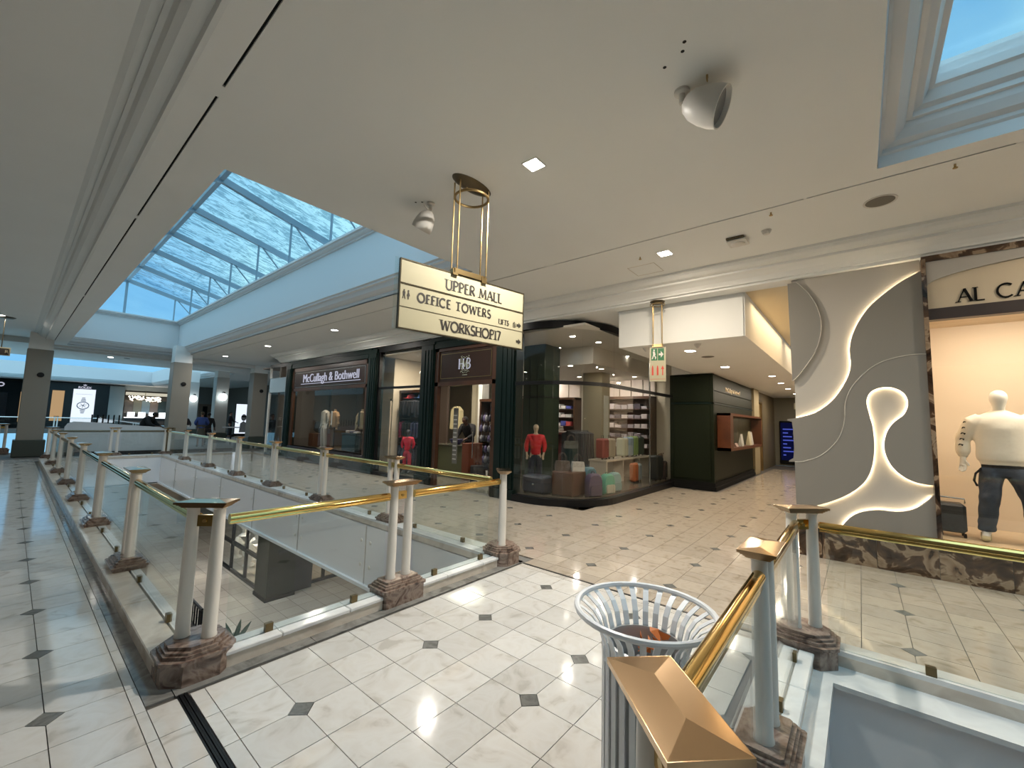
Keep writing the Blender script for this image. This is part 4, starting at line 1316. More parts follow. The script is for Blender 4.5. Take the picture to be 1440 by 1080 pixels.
def spotlight(x, y, aim, label, s=1.0, holes=()):
    z = CEIL
    t = thing('ceiling_spotlight', label, 'spotlight', (x, y, z))
    MB().lathe([(.045 * s, 0), (.045 * s, -.018), (.03 * s, -.026)][::-1], (x, y, z), 18).build('mount', M['plastic_white'], t, True)
    a = Vector(aim).normalized()
    hinge = Vector((x, y, z - .08 * s))
    MB().cyl((x, y, z - .02), hinge, .018 * s, n=10).build('stem', M['plastic_white'], t)
    h0 = hinge + a * .01
    MB().lathe([(.02 * s, 0), (.055 * s, .02 * s), (.085 * s, .06 * s), (.105 * s, .12 * s), (.115 * s, .19 * s), (.112 * s, .235 * s), (.104 * s, .235 * s), (.10 * s, .20 * s)], h0, 28, a, caps=False).build('hood', M['plastic_white'], t, True)
    MB().lathe([(.001, .208 * s), (.103 * s, .205 * s)], h0, 24, a, caps=False).build('lens', M['lens'], t, True)
    side_ = a.cross(Vector((0, 0, 1))).normalized()
    p = hinge
    MB().tube([p, p - side_ * .05 * s + Vector((0, 0, -.01)), p - side_ * .09 * s + Vector((0, 0, .005)), p - side_ * .11 * s + Vector((0, 0, .045 * s))], .006 * s, 6).build('cable', M['plastic_white'], t)
    for hx, hy in holes:
        MB().lathe([(.001, -.001), (.011, -.001), (.012, 0)], (hx, hy, z), 10).build('screw_hole', M['hole'], t)
    return t
spotlight(2.82, .875, (.10, -.75, -.38), 'grey bell shaped ceiling spotlight at upper centre right', 1.16, ((2.55, .90), (2.50, .77), (2.44, .74)))
e_ = MB().tube([(2.78 + .012 * cos(k), .70, CEIL - .035 + .012 * sin(k)) for k in [i * .7 for i in range(9)]], .003, 5).cyl((2.78, .70, CEIL), (2.78, .70, CEIL - .025), .007, n=8)
tag(e_.build('ceiling_eyelet', M['brass_dark']), 'small metal eyelet hook screwed in ceiling beside the grey spotlight', 'hook')
spotlight(2.73, 3.50, (-.05, .55, -.78), 'grey bell shaped ceiling spotlight left of the hanging sign rods', .95, ((2.62, 3.62), (2.66, 3.56)))
# speaker grille, smoke detector, access hatch, sprinklers
t = thing('ceiling_speaker', 'round grey ceiling speaker grille near the crown moulding at right', 'speaker', (5.48, -.24, CEIL))
MB().lathe([(.115, -.004), (.135, -.008), (.138, 0), (.115, 0)], (5.48, -.24, CEIL), 28).build('bezel', M['plastic_white'], t, True)
MB().lathe([(.001, -.006), (.117, -.005), (.117, 0)], (5.48, -.24, CEIL), 24).build('grille', mat('speaker_mesh', (.16, .145, .12), .7), t)
t = thing('smoke_detector', 'large square based white smoke detector between downlight and speaker grille', 'detector', (5.60, 1.10, CEIL))
MB().rbox(5.52, .98, CEIL - .05, 5.74, 1.20, CEIL - .025, .008).build('base_plate', M['plastic_white'], t)
MB().rbox(5.50, 1.0, CEIL - .025, 5.70, 1.2, CEIL, .006).build('mount', M['dark_rail'], t)
MB().lathe([(.05, -.075), (.075, -.065), (.08, -.05)], (5.63, 1.09, CEIL), 20).build('sensor_head', M['plastic_white'], t, True)
t = thing('smoke_detector', 'small round white smoke detector left of the speaker grille', 'detector', (5.55, .77, CEIL))
MB().lathe([(.02, -.05), (.035, -.045), (.04, -.03), (.048, -.022), (.048, 0)], (5.55, .77, CEIL), 18).build('sensor_head', M['plastic_white'], t, True)
MB().lathe([(.05, -.01), (.055, 0)], (5.55, .77, CEIL), 18).build('base_plate', M['plastic_white'], t, True)
for (x, y, lab) in ((5.10, .66, 'small brass sprinkler head beside the slot above the small detector'), (4.98 + .10, -.72, 'small sprinkler head beside the ceiling slot at the right edge'), (5.45, 2.28, 'tiny sprinkler head left of the right square downlight')):
    tag(MB().cyl((x, y, CEIL), (x, y, CEIL - .03), .008, n=8).lathe([(.018, -.036), (.018, -.03)], (x, y, CEIL), 10).build('sprinkler', M['brass_dark']), lab, 'sprinkler')
hb = MB()
for a, b, c, d in ((5.75, 2.2, 6.15, 2.205), (5.75, 2.6, 6.15, 2.605), (5.75, 2.2, 5.755, 2.605), (6.145, 2.2, 6.15, 2.605)):
    hb.box(a, b, CEIL - .003, c, d, CEIL)
tag(hb.build('access_hatch', M['beige_wall']), 'faint square access hatch outline in the ceiling above exit sign', 'hatch')
tag(MB().lathe([(.08, -.012), (.10, -.006), (.10, 0)], (2.95, 23.5, 3.78), 16).build('ceiling_speaker', M['black']), 'dark round ceiling speaker on the beam above grey kiosk back', 'speaker')

# ================================================================== figures
def skin_mesh(verts, edges, radii, root=0, levels=2):
    me = bpy.data.meshes.new('tmp')
    me.from_pydata([tuple(v) for v in verts], edges, [])
    o = bpy.data.objects.new('tmp', me)
    COL.objects.link(o)
    sk = o.modifiers.new('skin', 'SKIN')
    sk.use_smooth_shade = True
    for i, r in enumerate(radii):
        d = me.skin_vertices[0].data[i]
        d.radius = r if isinstance(r, (tuple, list)) else (r, r)
        d.use_root = i == root
    sb_ = o.modifiers.new('sub', 'SUBSURF')
    sb_.levels = levels
    dg = bpy.context.evaluated_depsgraph_get()
    out = bpy.data.meshes.new_from_object(o.evaluated_get(dg))
    bpy.data.objects.remove(o)
    bpy.data.meshes.remove(me)
    return out

def skin_obj(name, joints, chains, m, parent, levels=2, root=None):
    """joints: name -> (xyz, radius); chains: lists of joint names"""
    keys = list(joints)
    idx = {k: i for i, k in enumerate(keys)}
    ed = []
    for c in chains:
        ed += [(idx[a], idx[b]) for a, b in zip(c, c[1:])]
    me = skin_mesh([joints[k][0] for k in keys], ed, [joints[k][1] for k in keys], idx[root] if root else 0, levels)
    me.name = name
    me.materials.clear()
    me.materials.append(m)
    o = bpy.data.objects.new(name, me)
    COL.objects.link(o)
    me.polygons.foreach_set('use_smooth', [True] * len(me.polygons))
    if parent:
        o.parent = parent
    return o

def figure(name, label, cat, loc, rz, H=1.75, skin=None, top=None, bottom=None, hair=None, shoes=None, pose=None,
           hands='relaxed', face=True, skirt=False, headless=False, bald=False, group=None, detail=2, sleeves=True, female=False, baggy=1.0, coat=False):
    """a standing figure facing local -Y, x to its left; one continuous body with clothes over it"""
    t = thing(name, label, cat, loc, group)
    t.rotation_euler = (0, 0, rz)
    s = H / 1.75
    sh = .175 if female else .195
    J = dict(pelvis=((0, 0, .95), (.135, .10)), waist=((0, .0, 1.08), (.115, .088)), chest=((0, .005, 1.27), (.145, .105)), upper=((0, .01, 1.405), (.100, .078)),
             neck=((0, .0, 1.485), .047), skull0=((0, -.012, 1.56), (.052, .062)), skull1=((0, -.008, 1.635), (.087, .102)), skull2=((0, 0, 1.70), (.078, .092)), skull3=((0, .005, 1.745), (.036, .046)),
             shL=((sh - .01, .01, 1.395), .054), elL=((sh + .07, .03, 1.15), .040), wrL=((sh + .09, -.03, .92), .028),
             shR=((-sh + .01, .01, 1.395), .054), elR=((-sh - .07, .03, 1.15), .040), wrR=((-sh - .09, -.03, .92), .028),
             hpL=((.09, 0, .86), .085), knL=((.105, -.01, .50), .057), anL=((.11, .02, .09), .038), toL=((.125, -.13, .035), (.034, .028)), heL=((.11, .05, .04), .034),
             hpR=((-.09, 0, .86), .085), knR=((-.105, -.01, .50), .057), anR=((-.11, .02, .09), .038), toR=((-.125, -.13, .035), (.034, .028)), heR=((-.11, .05, .04), .034))
    if pose:
        for k, v in pose.items():
            J[k] = (v, J[k][1])
        if 'skull2' in pose:
            J['skull3'] = (tuple(Vector(pose['skull2']) + Vector((0, .005, .045))), J['skull3'][1])
    P = lambda k: Vector(J[k][0])
    chains = [['pelvis', 'waist', 'chest', 'upper', 'neck', 'skull0', 'skull1', 'skull2', 'skull3']]
    if headless:
        chains = [['pelvis', 'waist', 'chest', 'upper', 'neck']]
        for k in ('skull0', 'skull1', 'skull2', 'skull3'):
            J.pop(k)
    for S in 'LR':
        chains += [['upper', 'sh' + S, 'el' + S, 'wr' + S], ['pelvis', 'hp' + S, 'kn' + S, 'an' + S, 'to' + S], ['an' + S, 'he' + S]]
    B = dict(J)
    # hands: palm, five fingers of different lengths, thumb from the side
    for S, sg in (('L', 1), ('R', -1)):
        w, e = P('wr' + S), P('el' + S)
        d = (w - e).normalized()
        f = Vector((-sg * .75, -.66, 0))
        f = (f - d * f.dot(d)).normalized()
        pn = d.cross(f) * sg
        B['pm' + S] = (w + d * .045, (.030, .018))
        B['kn2' + S] = (w + d * .085, (.034, .014))
        chains.append(['wr' + S, 'pm' + S, 'kn2' + S])
        fl_ = [(.028, .075), (.010, .085), (-.009, .078), (-.027, .062)]
        for i, (o_, L_) in enumerate(fl_):
            b = w + d * .088 + f * o_
            B['f%d0%s' % (i, S)] = (b, .0110)
            B['f%d1%s' % (i, S)] = (b + d * L_ * .5 + pn * -.006, .0100)
            B['f%d2%s' % (i, S)] = (b + d * L_ * .92 + pn * -.024, .0080)
            chains.append(['kn2' + S, 'f%d0%s' % (i, S), 'f%d1%s' % (i, S), 'f%d2%s' % (i, S)])
        B['t0' + S] = (w + d * .03 + f * .028, .011)
        B['t1' + S] = (w + d * .062 + f * .050, .010)
        B['t2' + S] = (w + d * .092 + f * .058, .008)
        chains.append(['pm' + S, 't0' + S, 't1' + S, 't2' + S])
    sc = lambda D: {k: (Vector(v[0]) * s, tuple(q * s for q in v[1]) if isinstance(v[1], tuple) else v[1] * s) for k, v in D.items()}
    body = skin_obj('body', sc(B), chains, skin, t, detail, 'pelvis')
    hd = P('skull1') * s if not headless else None
    if not headless:
        if face:
            fm = MB()
            fm.prism([(-.013, -.022), (.013, -.022), (.005, .025), (-.005, .025)], 0, 1, lambda u, v, e: (hd.x + u * s * (1 - .5 * e), hd.y - (.070 + .022 * e) * s, hd.z - .012 * s + v * s * (1 - .3 * e)))
            nose = fm.build('nose', skin, None)
            nose.parent = t
            ey_ = MB()
            for q in (-1, 1):
                ey_.sph((hd.x + q * .030 * s, hd.y - .072 * s, hd.z + .012 * s), .011 * s, 8, 6)
            o = ey_.build('eyes', cmat((.03, .02, .02), .3), None)
            o.parent = t
            o = MB().rbox(hd.x - .024 * s, hd.y - .079 * s, hd.z - .058 * s, hd.x + .024 * s, hd.y - .060 * s, hd.z - .046 * s, .004 * s).build('mouth', cmat((.25, .07, .06), .5), None)
            o.parent = t
            em = MB()
            for q in (-1, 1):
                em.sph((hd.x + q * .078 * s, hd.y + .010 * s, hd.z - .002 * s), (.010 * s, .018 * s, .030 * s), 8, 6)
            o = em.build('ears', skin, None)
            o.parent = t
        if hair:
            o = MB().sph((hd.x, hd.y + .022 * s, hd.z + .035 * s), (.088 * s, .098 * s, .088 * s), 16, 10).build('hair', hair, None, True)
            o.parent = t
    if top:
        T = {k: (J[k][0], J[k][1]) for k in ('pelvis', 'waist', 'chest', 'upper', 'shL', 'elL', 'shR', 'elR')}
        g = .022 * baggy
        def gr(r, a=g):
            return tuple(q + a for q in r) if isinstance(r, tuple) else r + a
        T = {k: (v[0], gr(v[1])) for k, v in T.items()}
        T['hem'] = ((J['pelvis'][0][0], J['pelvis'][0][1], J['pelvis'][0][2] - (.22 if coat else .06)), (.150 + g * .6, .112 + g * .6))
        T['upper'] = (J['upper'][0], (.125 + g, .085 + g * .6))
        T['collar'] = (P('neck') - Vector((0, 0, .015)), .056)
        ch = [['hem', 'pelvis', 'waist', 'chest', 'upper', 'collar'], ['upper', 'shL', 'elL'], ['upper', 'shR', 'elR']]
        if sleeves:
            for S in 'LR':
                c_ = P('wr' + S).lerp(P('el' + S), .12)
                T['m' + S] = (P('wr' + S).lerp(P('el' + S), .5), .050 * (.7 + .3 * baggy))
                T['cuff' + S] = (c_, .036 + .006 * baggy)
                ch.append(['el' + S, 'm' + S, 'cuff' + S])
        skin_obj('top', sc(T), ch, top, t, detail, 'chest')
    if bottom:
        g = .020 * baggy
        T = {'b0': ((J['pelvis'][0][0], J['pelvis'][0][1], J['pelvis'][0][2] + .05), (.135 + g * .5, .10 + g * .5)), 'b1': (J['pelvis'][0], (.142 + g * .5, .108 + g * .5))}
        ch = [['b0', 'b1']]
        if skirt:
            T['b2'] = ((P('pelvis') + Vector((0, 0, -.25))), (.20, .16))
            T['b3'] = ((P('pelvis') + Vector((0, 0, -.58))), (.23, .18))
            ch = [['b0', 'b1', 'b2', 'b3']]
        else:
            for S in 'LR':
                T['hp' + S] = (J['hp' + S][0], .088 + g)
                T['kn' + S] = (J['kn' + S][0], .062 + g)
                T['sn' + S] = (P('kn' + S).lerp(P('an' + S), .5), .060 + g)
                T['hm' + S] = (P('an' + S) + Vector((0, .0, .015)), .050 + g * 1.1)
                ch.append(['b1', 'hp' + S, 'kn' + S, 'sn' + S, 'hm' + S])
        skin_obj('skirt' if skirt else 'trousers', sc(T), ch, bottom, t, detail, 'b1')
    if shoes:
        for S in 'LR':
            a, to, he = P('an' + S), P('to' + S), P('he' + S)
            T = {'he': (he, .043), 'mid': (he.lerp(to, .55) + Vector((0, 0, .012)), (.042, .040)), 'toe': (to, (.044, .032)), 'tip': (to + (to - he).normalized() * .035, (.034, .022)), 'a': (a + Vector((0, 0, -.005)), .046)}
            skin_obj('shoe', sc(T), [['he', 'mid', 'toe', 'tip'], ['he', 'a']], shoes, t, detail, 'he')
    return t

# ================================================================== shop with the sculpted wall at right
cw = struct(MB().box(6.78, -.615, 0, 6.95, .66, 3.66), 'wall_sculpted', M['wall_light'])
cw2 = struct(MB().box(6.95, -.60, 0, 7.02, .66, 3.66).box(6.95, .60, 0, 22, .66, 3.3), 'wall_right', M['beige_wall'])
LED1 = [(-0.615, 3.50), (-0.44, 3.405), (-0.279, 3.279), (-0.141, 3.142), (-0.029, 2.958), (0.039, 2.784), (0.067, 2.605), (0.06, 2.444), (0.086, 2.306), (0.154, 2.148), (0.271, 1.969), (0.439, 1.827), (0.611, 1.763), (0.66, 1.75)]
LEAF = [(0.60, 3.60), (0.56, 3.56), (0.459, 3.41), (0.38, 3.225), (0.345, 3.029), (0.359, 2.82), (0.415, 2.636), (0.504, 2.474), (0.613, 2.311), (0.68, 2.25)]
CLN = [(-0.615, 2.508), (-0.484, 2.508), (-0.318, 2.476), (-0.172, 2.409), (-0.035, 2.28), (0.071, 2.126), (0.13, 1.948), (0.143, 1.75), (0.19, 1.551), (0.29, 1.387), (0.424, 1.259), (0.593, 1.184), (0.68, 1.173)]
BU = [(0.68, 0.60), (0.56, .61), (0.426, 0.653), (0.248, 0.745), (0.091, 0.861), (-0.032, 1.008), (-0.097, 1.184), (-0.126, 1.412), (-0.12, 1.64), (-0.092, 1.811), (-0.074, 1.966), (-0.116, 2.081), (-0.22, 2.136), (-0.332, 2.125), (-0.417, 2.056), (-0.447, 1.944), (-0.407, 1.815), (-0.316, 1.72), (-0.25, 1.606), (-0.216, 1.455), (-0.23, 1.307), (-0.293, 1.165), (-0.397, 1.066), (-0.5, 1.024), (-0.615, 1.014)]
BL = [(-0.615, 0.916), (-0.543, 0.819), (-0.435, 0.722), (-0.301, 0.676), (-0.134, 0.669), (0.011, 0.627), (0.117, 0.554), (0.197, 0.446), (.22, .40)]
c2 = lambda P_, k=4: [(v.x, v.y) for v in smooth_curve([(a, b, 0) for a, b in P_], k)]
def wall_panel(outline, x0, x1, name='raised_panel', m=None):
    return MB().prism(outline, x0, x1, lambda u, v, e: (e, u, v)).build(name, m or M['wall_grey'], cw)
wall_panel(c2(LEAF) + [(.70, 3.6)], 6.72, 6.775)
wall_panel(c2(LED1) + [(.75, 1.735), (.75, 1.715), (.70, 1.70), (.69, 1.60), (.685, 1.35), (.695, 1.22), (.745, 1.185), (.745, 1.168)] + c2(CLN)[::-1], 6.715, 6.765)
wall_panel(c2(CLN) + [(.68, .60)] + c2(BU) , 6.70, 6.765)
wall_panel(c2(BL) + [(-.615, .40)], 6.70, 6.765)
def edge_bead(c, x, r=.006):
    MB().tube([(x, u, v) for u, v in c], r, 6).build('edge_bead', M['wall_light'], cw)
edge_bead(c2(CLN), 6.70, .007)
edge_bead(c2(LEAF), 6.72, .006)
def led(curve, off, x=6.768):
    c = [Vector((u, v, 0)) for u, v in c2(curve, 5)]
    out = []
    for i, p in enumerate(c):
        d = (c[min(i + 1, len(c) - 1)] - c[max(i - 1, 0)]).normalized()
        q = p + Vector((-d.y, d.x, 0)) * off
        if -.61 < q.x < .66:
            out.append((x, q.x, q.y))
    MB().tube(out, .007, 6).build('led_strip', M['led'], cw)
led(LED1, -.014)
led(BU, -.014)
led(BL, -.014)
# marble plinth in slabs, brass ledge
pl = struct(MB().box(6.70, -7, 0, 7.6, .66, .36), 'plinth_wall', M['dim_wall'])
yy = [.66, .42, -.10, -.62, -1.15, -1.7, -2.3, -3.0]
for a, b in zip(yy, yy[1:]):
    bx(6.675, b + .002, .0, 6.70, a - .002, .37).build('marble_slab', M['capmarble'], pl)
MB().prism([(6.64, .37), (6.655, .395), (6.66, .42), (6.80, .42), (6.80, .37)], -7, .66, lambda u, v, e: (u, e, v)).build('brass_ledge', M['brass_dark'], pl)
# window opening right of the wall
fr = MB()
fr.box(6.66, -.655, .42, 6.80, -.615, 3.62)
struct(fr, 'trim_11', M['capmarble'])
head = struct(MB().box(6.72, -7, 3.03, 6.80, -.655, 3.66), 'wall_fascia', mat('sign_fascia_cream', (.60, .50, .36), .4))
bx(6.70, -7, 2.90, 6.82, -.655, 3.03).build('dark_band', cmat((.05, .035, .03), .4), head)
MB().prism([(-.66, 3.60), (-.66, 3.30)] + [(-.66 - 1.5 * (1 - cos(pi / 2 * i / 14)), 3.30 + .21 * sin(pi / 2 * i / 14)) for i in range(15)] + [(-4, 3.51), (-4, 3.60)], 6.69, 6.72, lambda u, v, e: (e, u, v)).build('arched_band', M['wall_light'], head)
bx(6.675, -7, 3.585, 6.72, -.62, 3.655).build('marble_band', M['capmarble'], head)
glyph_text('AL CAPONE', .148, .0175, lambda u, v, e: (6.72 - e, -.895 - u, 3.075 + v), .0, .014, .07, 'left').build('lettering', M['matte_black'], head)
box = MB().box(6.80, -.66, .40, 8.2, -.62, 3.1).box(8.0, -7, .40, 8.1, -.62, 3.1).box(6.8, -7, 3.03, 8.1, -.62, 3.1)
struct(box, 'wall_window_back', M['shop_cream'])
struct(MB().box(6.80, -7, .38, 8.1, -.62, .42), 'floor_window', mat('window_plinth_beige', (.50, .38, .24), .4))
gp = thing('shop_window', 'tall clear shop window in front of white topped mannequin', 'window', (6.74, -3.8, .42))
bx(6.735, -7, .42, 6.745, -.655, 2.90).build('pane', M['shop_glass'], gp)
area_light('window_spot', (6.96, -1.5, 3.005), .25, 34, (1, .87, .70), rot=(0, R(-14), 0), size_y=1.0)
area_light('window_spot', (6.96, -3.4, 3.005), .25, 40, (1, .87, .70), size_y=1.0)
area_light('fascia_wash', (6.35, -1.6, 3.60), 1.6, 3, (1, .78, .5), rot=(0, R(60), 0), size_y=.06) if False else None
mj = mat('worn_blue_denim', (.045, .058, .082), .85, noise=.75, nscale=7, bump=1.0, bscale=16)
mw = mat('white_sweatshirt', (.84, .78, .66), .85, bump=.25, bscale=18)
pose = dict(pelvis=(0, 0, .93), shL=(.20, .01, 1.375), shR=(-.20, .01, 1.375), elL=(.315, .04, 1.16), wrL=(.305, -.05, .935), elR=(-.30, .05, 1.16), wrR=(-.315, .0, .93),
            knL=(.19, -.06, .50), anL=(.22, .03, .10), toL=(.26, -.11, .035), heL=(.22, .06, .04), knR=(-.13, -.06, .50), anR=(-.16, .03, .10), toR=(-.19, -.11, .035), heR=(-.16, .06, .04), hpL=(.10, 0, .85), hpR=(-.10, 0, .85))
mq = figure('mannequin', 'white mannequin in cream sweatshirt, faded dark jeans and yellowish sneakers', 'mannequin', (7.12, -1.21, .42), R(-90), 1.69, M['mannequin'], None, None, None, cmat((.55, .48, .28), .6), pose, face=False, detail=2)
def loft(mb, rings, n=28, fold=0.0, seed=1, ph=0.0):
    """closed rings (centre, rx, ry) swept upward with soft folds"""
    vs_ = []
    for k, (c, rx, ry) in enumerate(rings):
        for i in range(n):
            t_ = 2 * pi * i / n
            w = 1 + fold * (sin(3 * t_ + k * 1.7 + seed) * .5 + sin(5 * t_ - k * 2.3 + ph) * .35 + sin(k * 2.9 + t_ + seed) * .4)
            vs_.append((c[0] + rx * w * cos(t_), c[1] + ry * w * sin(t_), c[2]))
    m_ = len(rings)
    fs = [(k * n + i, k * n + (i + 1) % n, (k + 1) * n + (i + 1) % n, (k + 1) * n + i) for k in range(m_ - 1) for i in range(n)]
    fs += [tuple(range(n))[::-1], tuple(range((m_ - 1) * n, m_ * n))]
    return mb.add(vs_, fs)
def fuse(o, vox=.012):
    """merge overlapping garment volumes into one continuous cloth surface"""
    r_ = o.modifiers.new('remesh', 'REMESH')
    r_.mode = 'VOXEL'
    r_.voxel_size = vox
    r_.use_smooth_shade = True
    s_ = o.modifiers.new('smooth', 'SMOOTH')
    s_.factor = .6
    s_.iterations = 6
    return o
q = MB()
loft(q, [((0, 0, z), rx, ry) for z, rx, ry in ((.835, .155, .118), (.85, .175, .132), (.875, .172, .130), (.90, .196, .148), (.96, .205, .152), (1.05, .198, .148), (1.15, .203, .148), (1.25, .212, .148), (1.31, .212, .140), (1.36, .198, .124), (1.395, .165, .105), (1.42, .125, .088), (1.44, .082, .070), (1.455, .062, .060))], fold=.022)
for sg in (-1, 1):
    el, wr = Vector(pose['elL' if sg > 0 else 'elR']) * .966, Vector(pose['wrL' if sg > 0 else 'wrR']) * .966
    S0 = Vector((sg * .14, .005, 1.345))
    S1 = Vector((sg * .205, .008, 1.31))
    pts = [S0, S1, S1.lerp(el, .35), S1.lerp(el, .7), el, el.lerp(wr, .3), el.lerp(wr, .55), el.lerp(wr, .72), el.lerp(wr, .80), el.lerp(wr, .92)]
    q.tube(pts, [.085, .088, .078, .072, .070, .066, .064, .060, .043, .041], 16)
top_ = fuse(q.build('sweatshirt', mw))
top_.parent = mq
q = MB()
loft(q, [((0, 0, z), rx, ry) for z, rx, ry in ((.72, .15, .11), (.78, .165, .125), (.84, .162, .122), (.88, .152, .115))], fold=.01)
for S, sg in (('L', 1), ('R', -1)):
    hp, kn, an = Vector((sg * .085, 0, .80)), Vector(pose['kn' + S]) * .966, Vector(pose['an' + S]) * .966
    R_ = [(hp, .098, .105), (hp.lerp(kn, .3), .098, .105), (hp.lerp(kn, .6), .090, .096), (hp.lerp(kn, .85), .084, .090), (kn, .086, .090), (kn.lerp(an, .15), .080, .086), (kn.lerp(an, .3), .078, .084), (kn.lerp(an, .45), .080, .086), (kn.lerp(an, .6), .074, .082), (kn.lerp(an, .72), .076, .086), (kn.lerp(an, .82), .068, .080), (kn.lerp(an, .92), .074, .088), (kn.lerp(an, .99), .066, .080)]
    loft(q, R_[::-1], fold=.07, seed=2 + sg, ph=sg)
o = fuse(q.build('jeans', mj), .010)
o.parent = mq
w_ = MB()
hd_ = Vector((0, 0, 0))
for i in range(5):                 # chevron marks down the sleeve
    z = 1.30 - i * .065
    x = -.275 - .012 * i
    w_.prism([(x - .018, z + .012), (x - .006, z + .030), (x + .026, z + .022), (x + .020, z + .004), (x + .010, z + .004), (x + .012, z + .014), (x - .002, z + .018), (x - .010, z + .008)], -.062, -.056, lambda u, v, e: (u, e + .02 - .004 * 0, v))
o = w_.build('sleeve_print', M['matte_black'])
o.parent = mq
for i in range(3):                 # belt hem under sweatshirt
    pass
o = MB().lathe([(.150, .815), (.166, .82), (.166, .85), (.150, .855)], (0, 0, 0), 28, sy=.77).build('dark_hem', M['black_cloth'])
o.parent = mq
o = MB().tube([(-.17, -.05, .80), (-.22, -.06, .74), (-.235, -.05, .66), (-.21, -.03, .60)], .011, 6).build('hanging_strap', M['black_cloth'])
o.parent = mq
t = thing('trolley_bag', 'small black wheeled fabric bag standing on the window floor', 'bag', (7.15, -.80, .42))
MB().rbox(7.05, -.90, .47, 7.25, -.665, .80, .03).build('body', mat('crinkled_black_nylon', (.03, .028, .025), .5, bump=.8, bscale=25), t)
MB().tube([(7.15, -.90, .80), (7.15, -.90, .85), (7.15, -.67, .86), (7.15, -.67, .80)], .008, 6).build('handle', M['steel_bright'], t)
for x in (7.08, 7.22):
    for y in (-.88, -.69):
        MB().cyl((x, y - .01, .445), (x, y + .01, .445), .025, n=12).build('wheel', M['matte_black'], t)
# warm cove recess above the corridor
struct(MB().box(7.0, .66, 3.68, 22, 1.30, 3.72), 'ceiling_cove', mat('warm_cove_paint', (.62, .52, .34), .6))
area_light('cove_light', (9.2, .98, 3.62), 3.4, 22, (1, .72, .40), size_y=.5)
area_light('cove_light', (14.0, .98, 3.62), 5, 24, (1, .74, .44), size_y=.5)

# ================================================================== corridor at the right
SO = 2.985
struct(MB().box(6.98, 1.30, SO, 11.44, 3.32, 3.70).box(11.44, 1.30, SO, 22, 3.9, 3.70).box(7.0, 1.28, SO, 22, 1.30, 3.7), 'ceiling_corridor', M['ceiling'])
struct(MB().box(22, 0, 0, 22.1, 3.6, 3.8), 'wall_corridor_end', mat('green_grey_wall', (.16, .15, .11), .6))
for (x, y, lab, sq) in ((7.9, 2.35, 'square downlight behind the small exit sign', True), (10.4, 2.33, 'square downlight right of the small exit sign over corridor', True), (12.8, 1.74, 'round corridor downlight, nearest of the three beside sculpted wall', False), (14.9, 1.8, 'round corridor downlight, middle of three beside sculpted wall', False), (17.1, 1.86, 'round corridor downlight, furthest of three beside sculpted wall', False)):
    downlight(x, y, SO, lab, 30, sq, WARM, .075)
downlight(19.6, 1.9, SO, 'faint last downlight deep in the corridor', 20, False, WARM, .07)
t = thing('ceiling_speaker', 'grey round speaker grille in the corridor soffit right of exit sign', 'speaker', (8.75, 2.27, SO))
MB().lathe([(.001, -.006), (.10, -.006), (.12, 0)], (8.75, 2.27, SO), 22).build('grille', M['speaker'] if 'speaker' in M else cmat((.16, .145, .12), .7), t, True)
for (x, y, lab) in ((7.3, 2.05, 'small dome detector in the soffit above the exit sign'), (7.2, 2.9, 'small white cone fitting in soffit left of the exit sign')):
    tag(MB().lathe([(.015, -.07), (.03, -.05), (.055, -.02), (.06, 0)], (x, y, SO), 14).build('dome_detector', M['plastic_white'], None, True), lab, 'detector')
# green clad block
gb = thing('green_kiosk_block', 'dark green panelled block with black skirting at the corridor mouth', 'shopfront', (14, 3.4, 0))
MB().box(11.46, 2.875, .20, 16.45, 3.95, SO - .01).build('carcass', M['olive'], gb)
MB().box(11.40, 2.80, .0, 16.5, 3.95, .10).box(11.42, 2.83, .10, 16.5, 3.95, .20).build('skirting', M['matte_black'], gb)
for (y0, y1) in ((2.91, 3.88),):
    for z0, z1 in ((.26, 2.18), (2.24, 2.92)):
        MB().rbox(11.435, y0 + .03, z0, 11.462, y1 - .03, z1, .008).build('panel', M['olive'], gb)
for (x0, x1) in ((11.5, 16.40),):
    for z0, z1 in ((.26, 2.18), (2.24, 2.50), (2.54, 2.92)):
        MB().rbox(x0 + .03, 2.850, z0, x1 - .03, 2.878, z1, .008).build('panel', M['olive'], gb)
MB().box(11.43, 2.845, 2.19, 11.47, 3.92, 2.235).box(11.43, 2.845, 2.19, 16.45, 2.88, 2.235).build('rail_moulding', M['green'], gb)
MB().box(11.43, 2.845, .2, 11.50, 2.90, 2.97).build('corner_trim', M['olive'], gb)
font_text('McCullagh & Bothwell', .17, (13.6, 2.845, 2.60), (1, 0, 0), (0, 0, 1), M['brass_dark'], 'lettering', gb, xs=1.2)
t = thing('display_case', 'orange brown wooden wall display case projecting from green block', 'display case', (13.9, 2.7, 1.0))
X0, X1, Y0, Y1, Z0, Z1 = 11.75, 16.1, 2.53, 2.85, 1.0, 1.97
MB().box(X0, Y0, Z0, X0 + .04, Y1, Z1).build('side_panel', M['orange_wood'], t)
MB().box(X1 - .04, Y0, Z0, X1, Y1, Z1).build('side_panel', M['orange_wood'], t)
MB().box(X0, Y0, Z1 - .06, X1, Y1, Z1).build('top', M['orange_wood'], t)
MB().box(X0, Y0, Z0, X1, Y1, Z0 + .08).build('base', M['orange_wood'], t)
MB().box(X0 + .04, Y0, Z0 + .08, X0 + .30, Y0 + .03, Z1 - .06).build('front_frame', M['orange_wood'], t)
MB().box(X0, Y1 - .01, Z0, X1, Y1, Z1).build('back', cmat((.05, .045, .02), .6), t)
bx(X0 + .30, Y0 + .01, Z0 + .08, X1 - .04, Y0 + .015, Z1 - .06).build('pane', M['case_glass'], t)
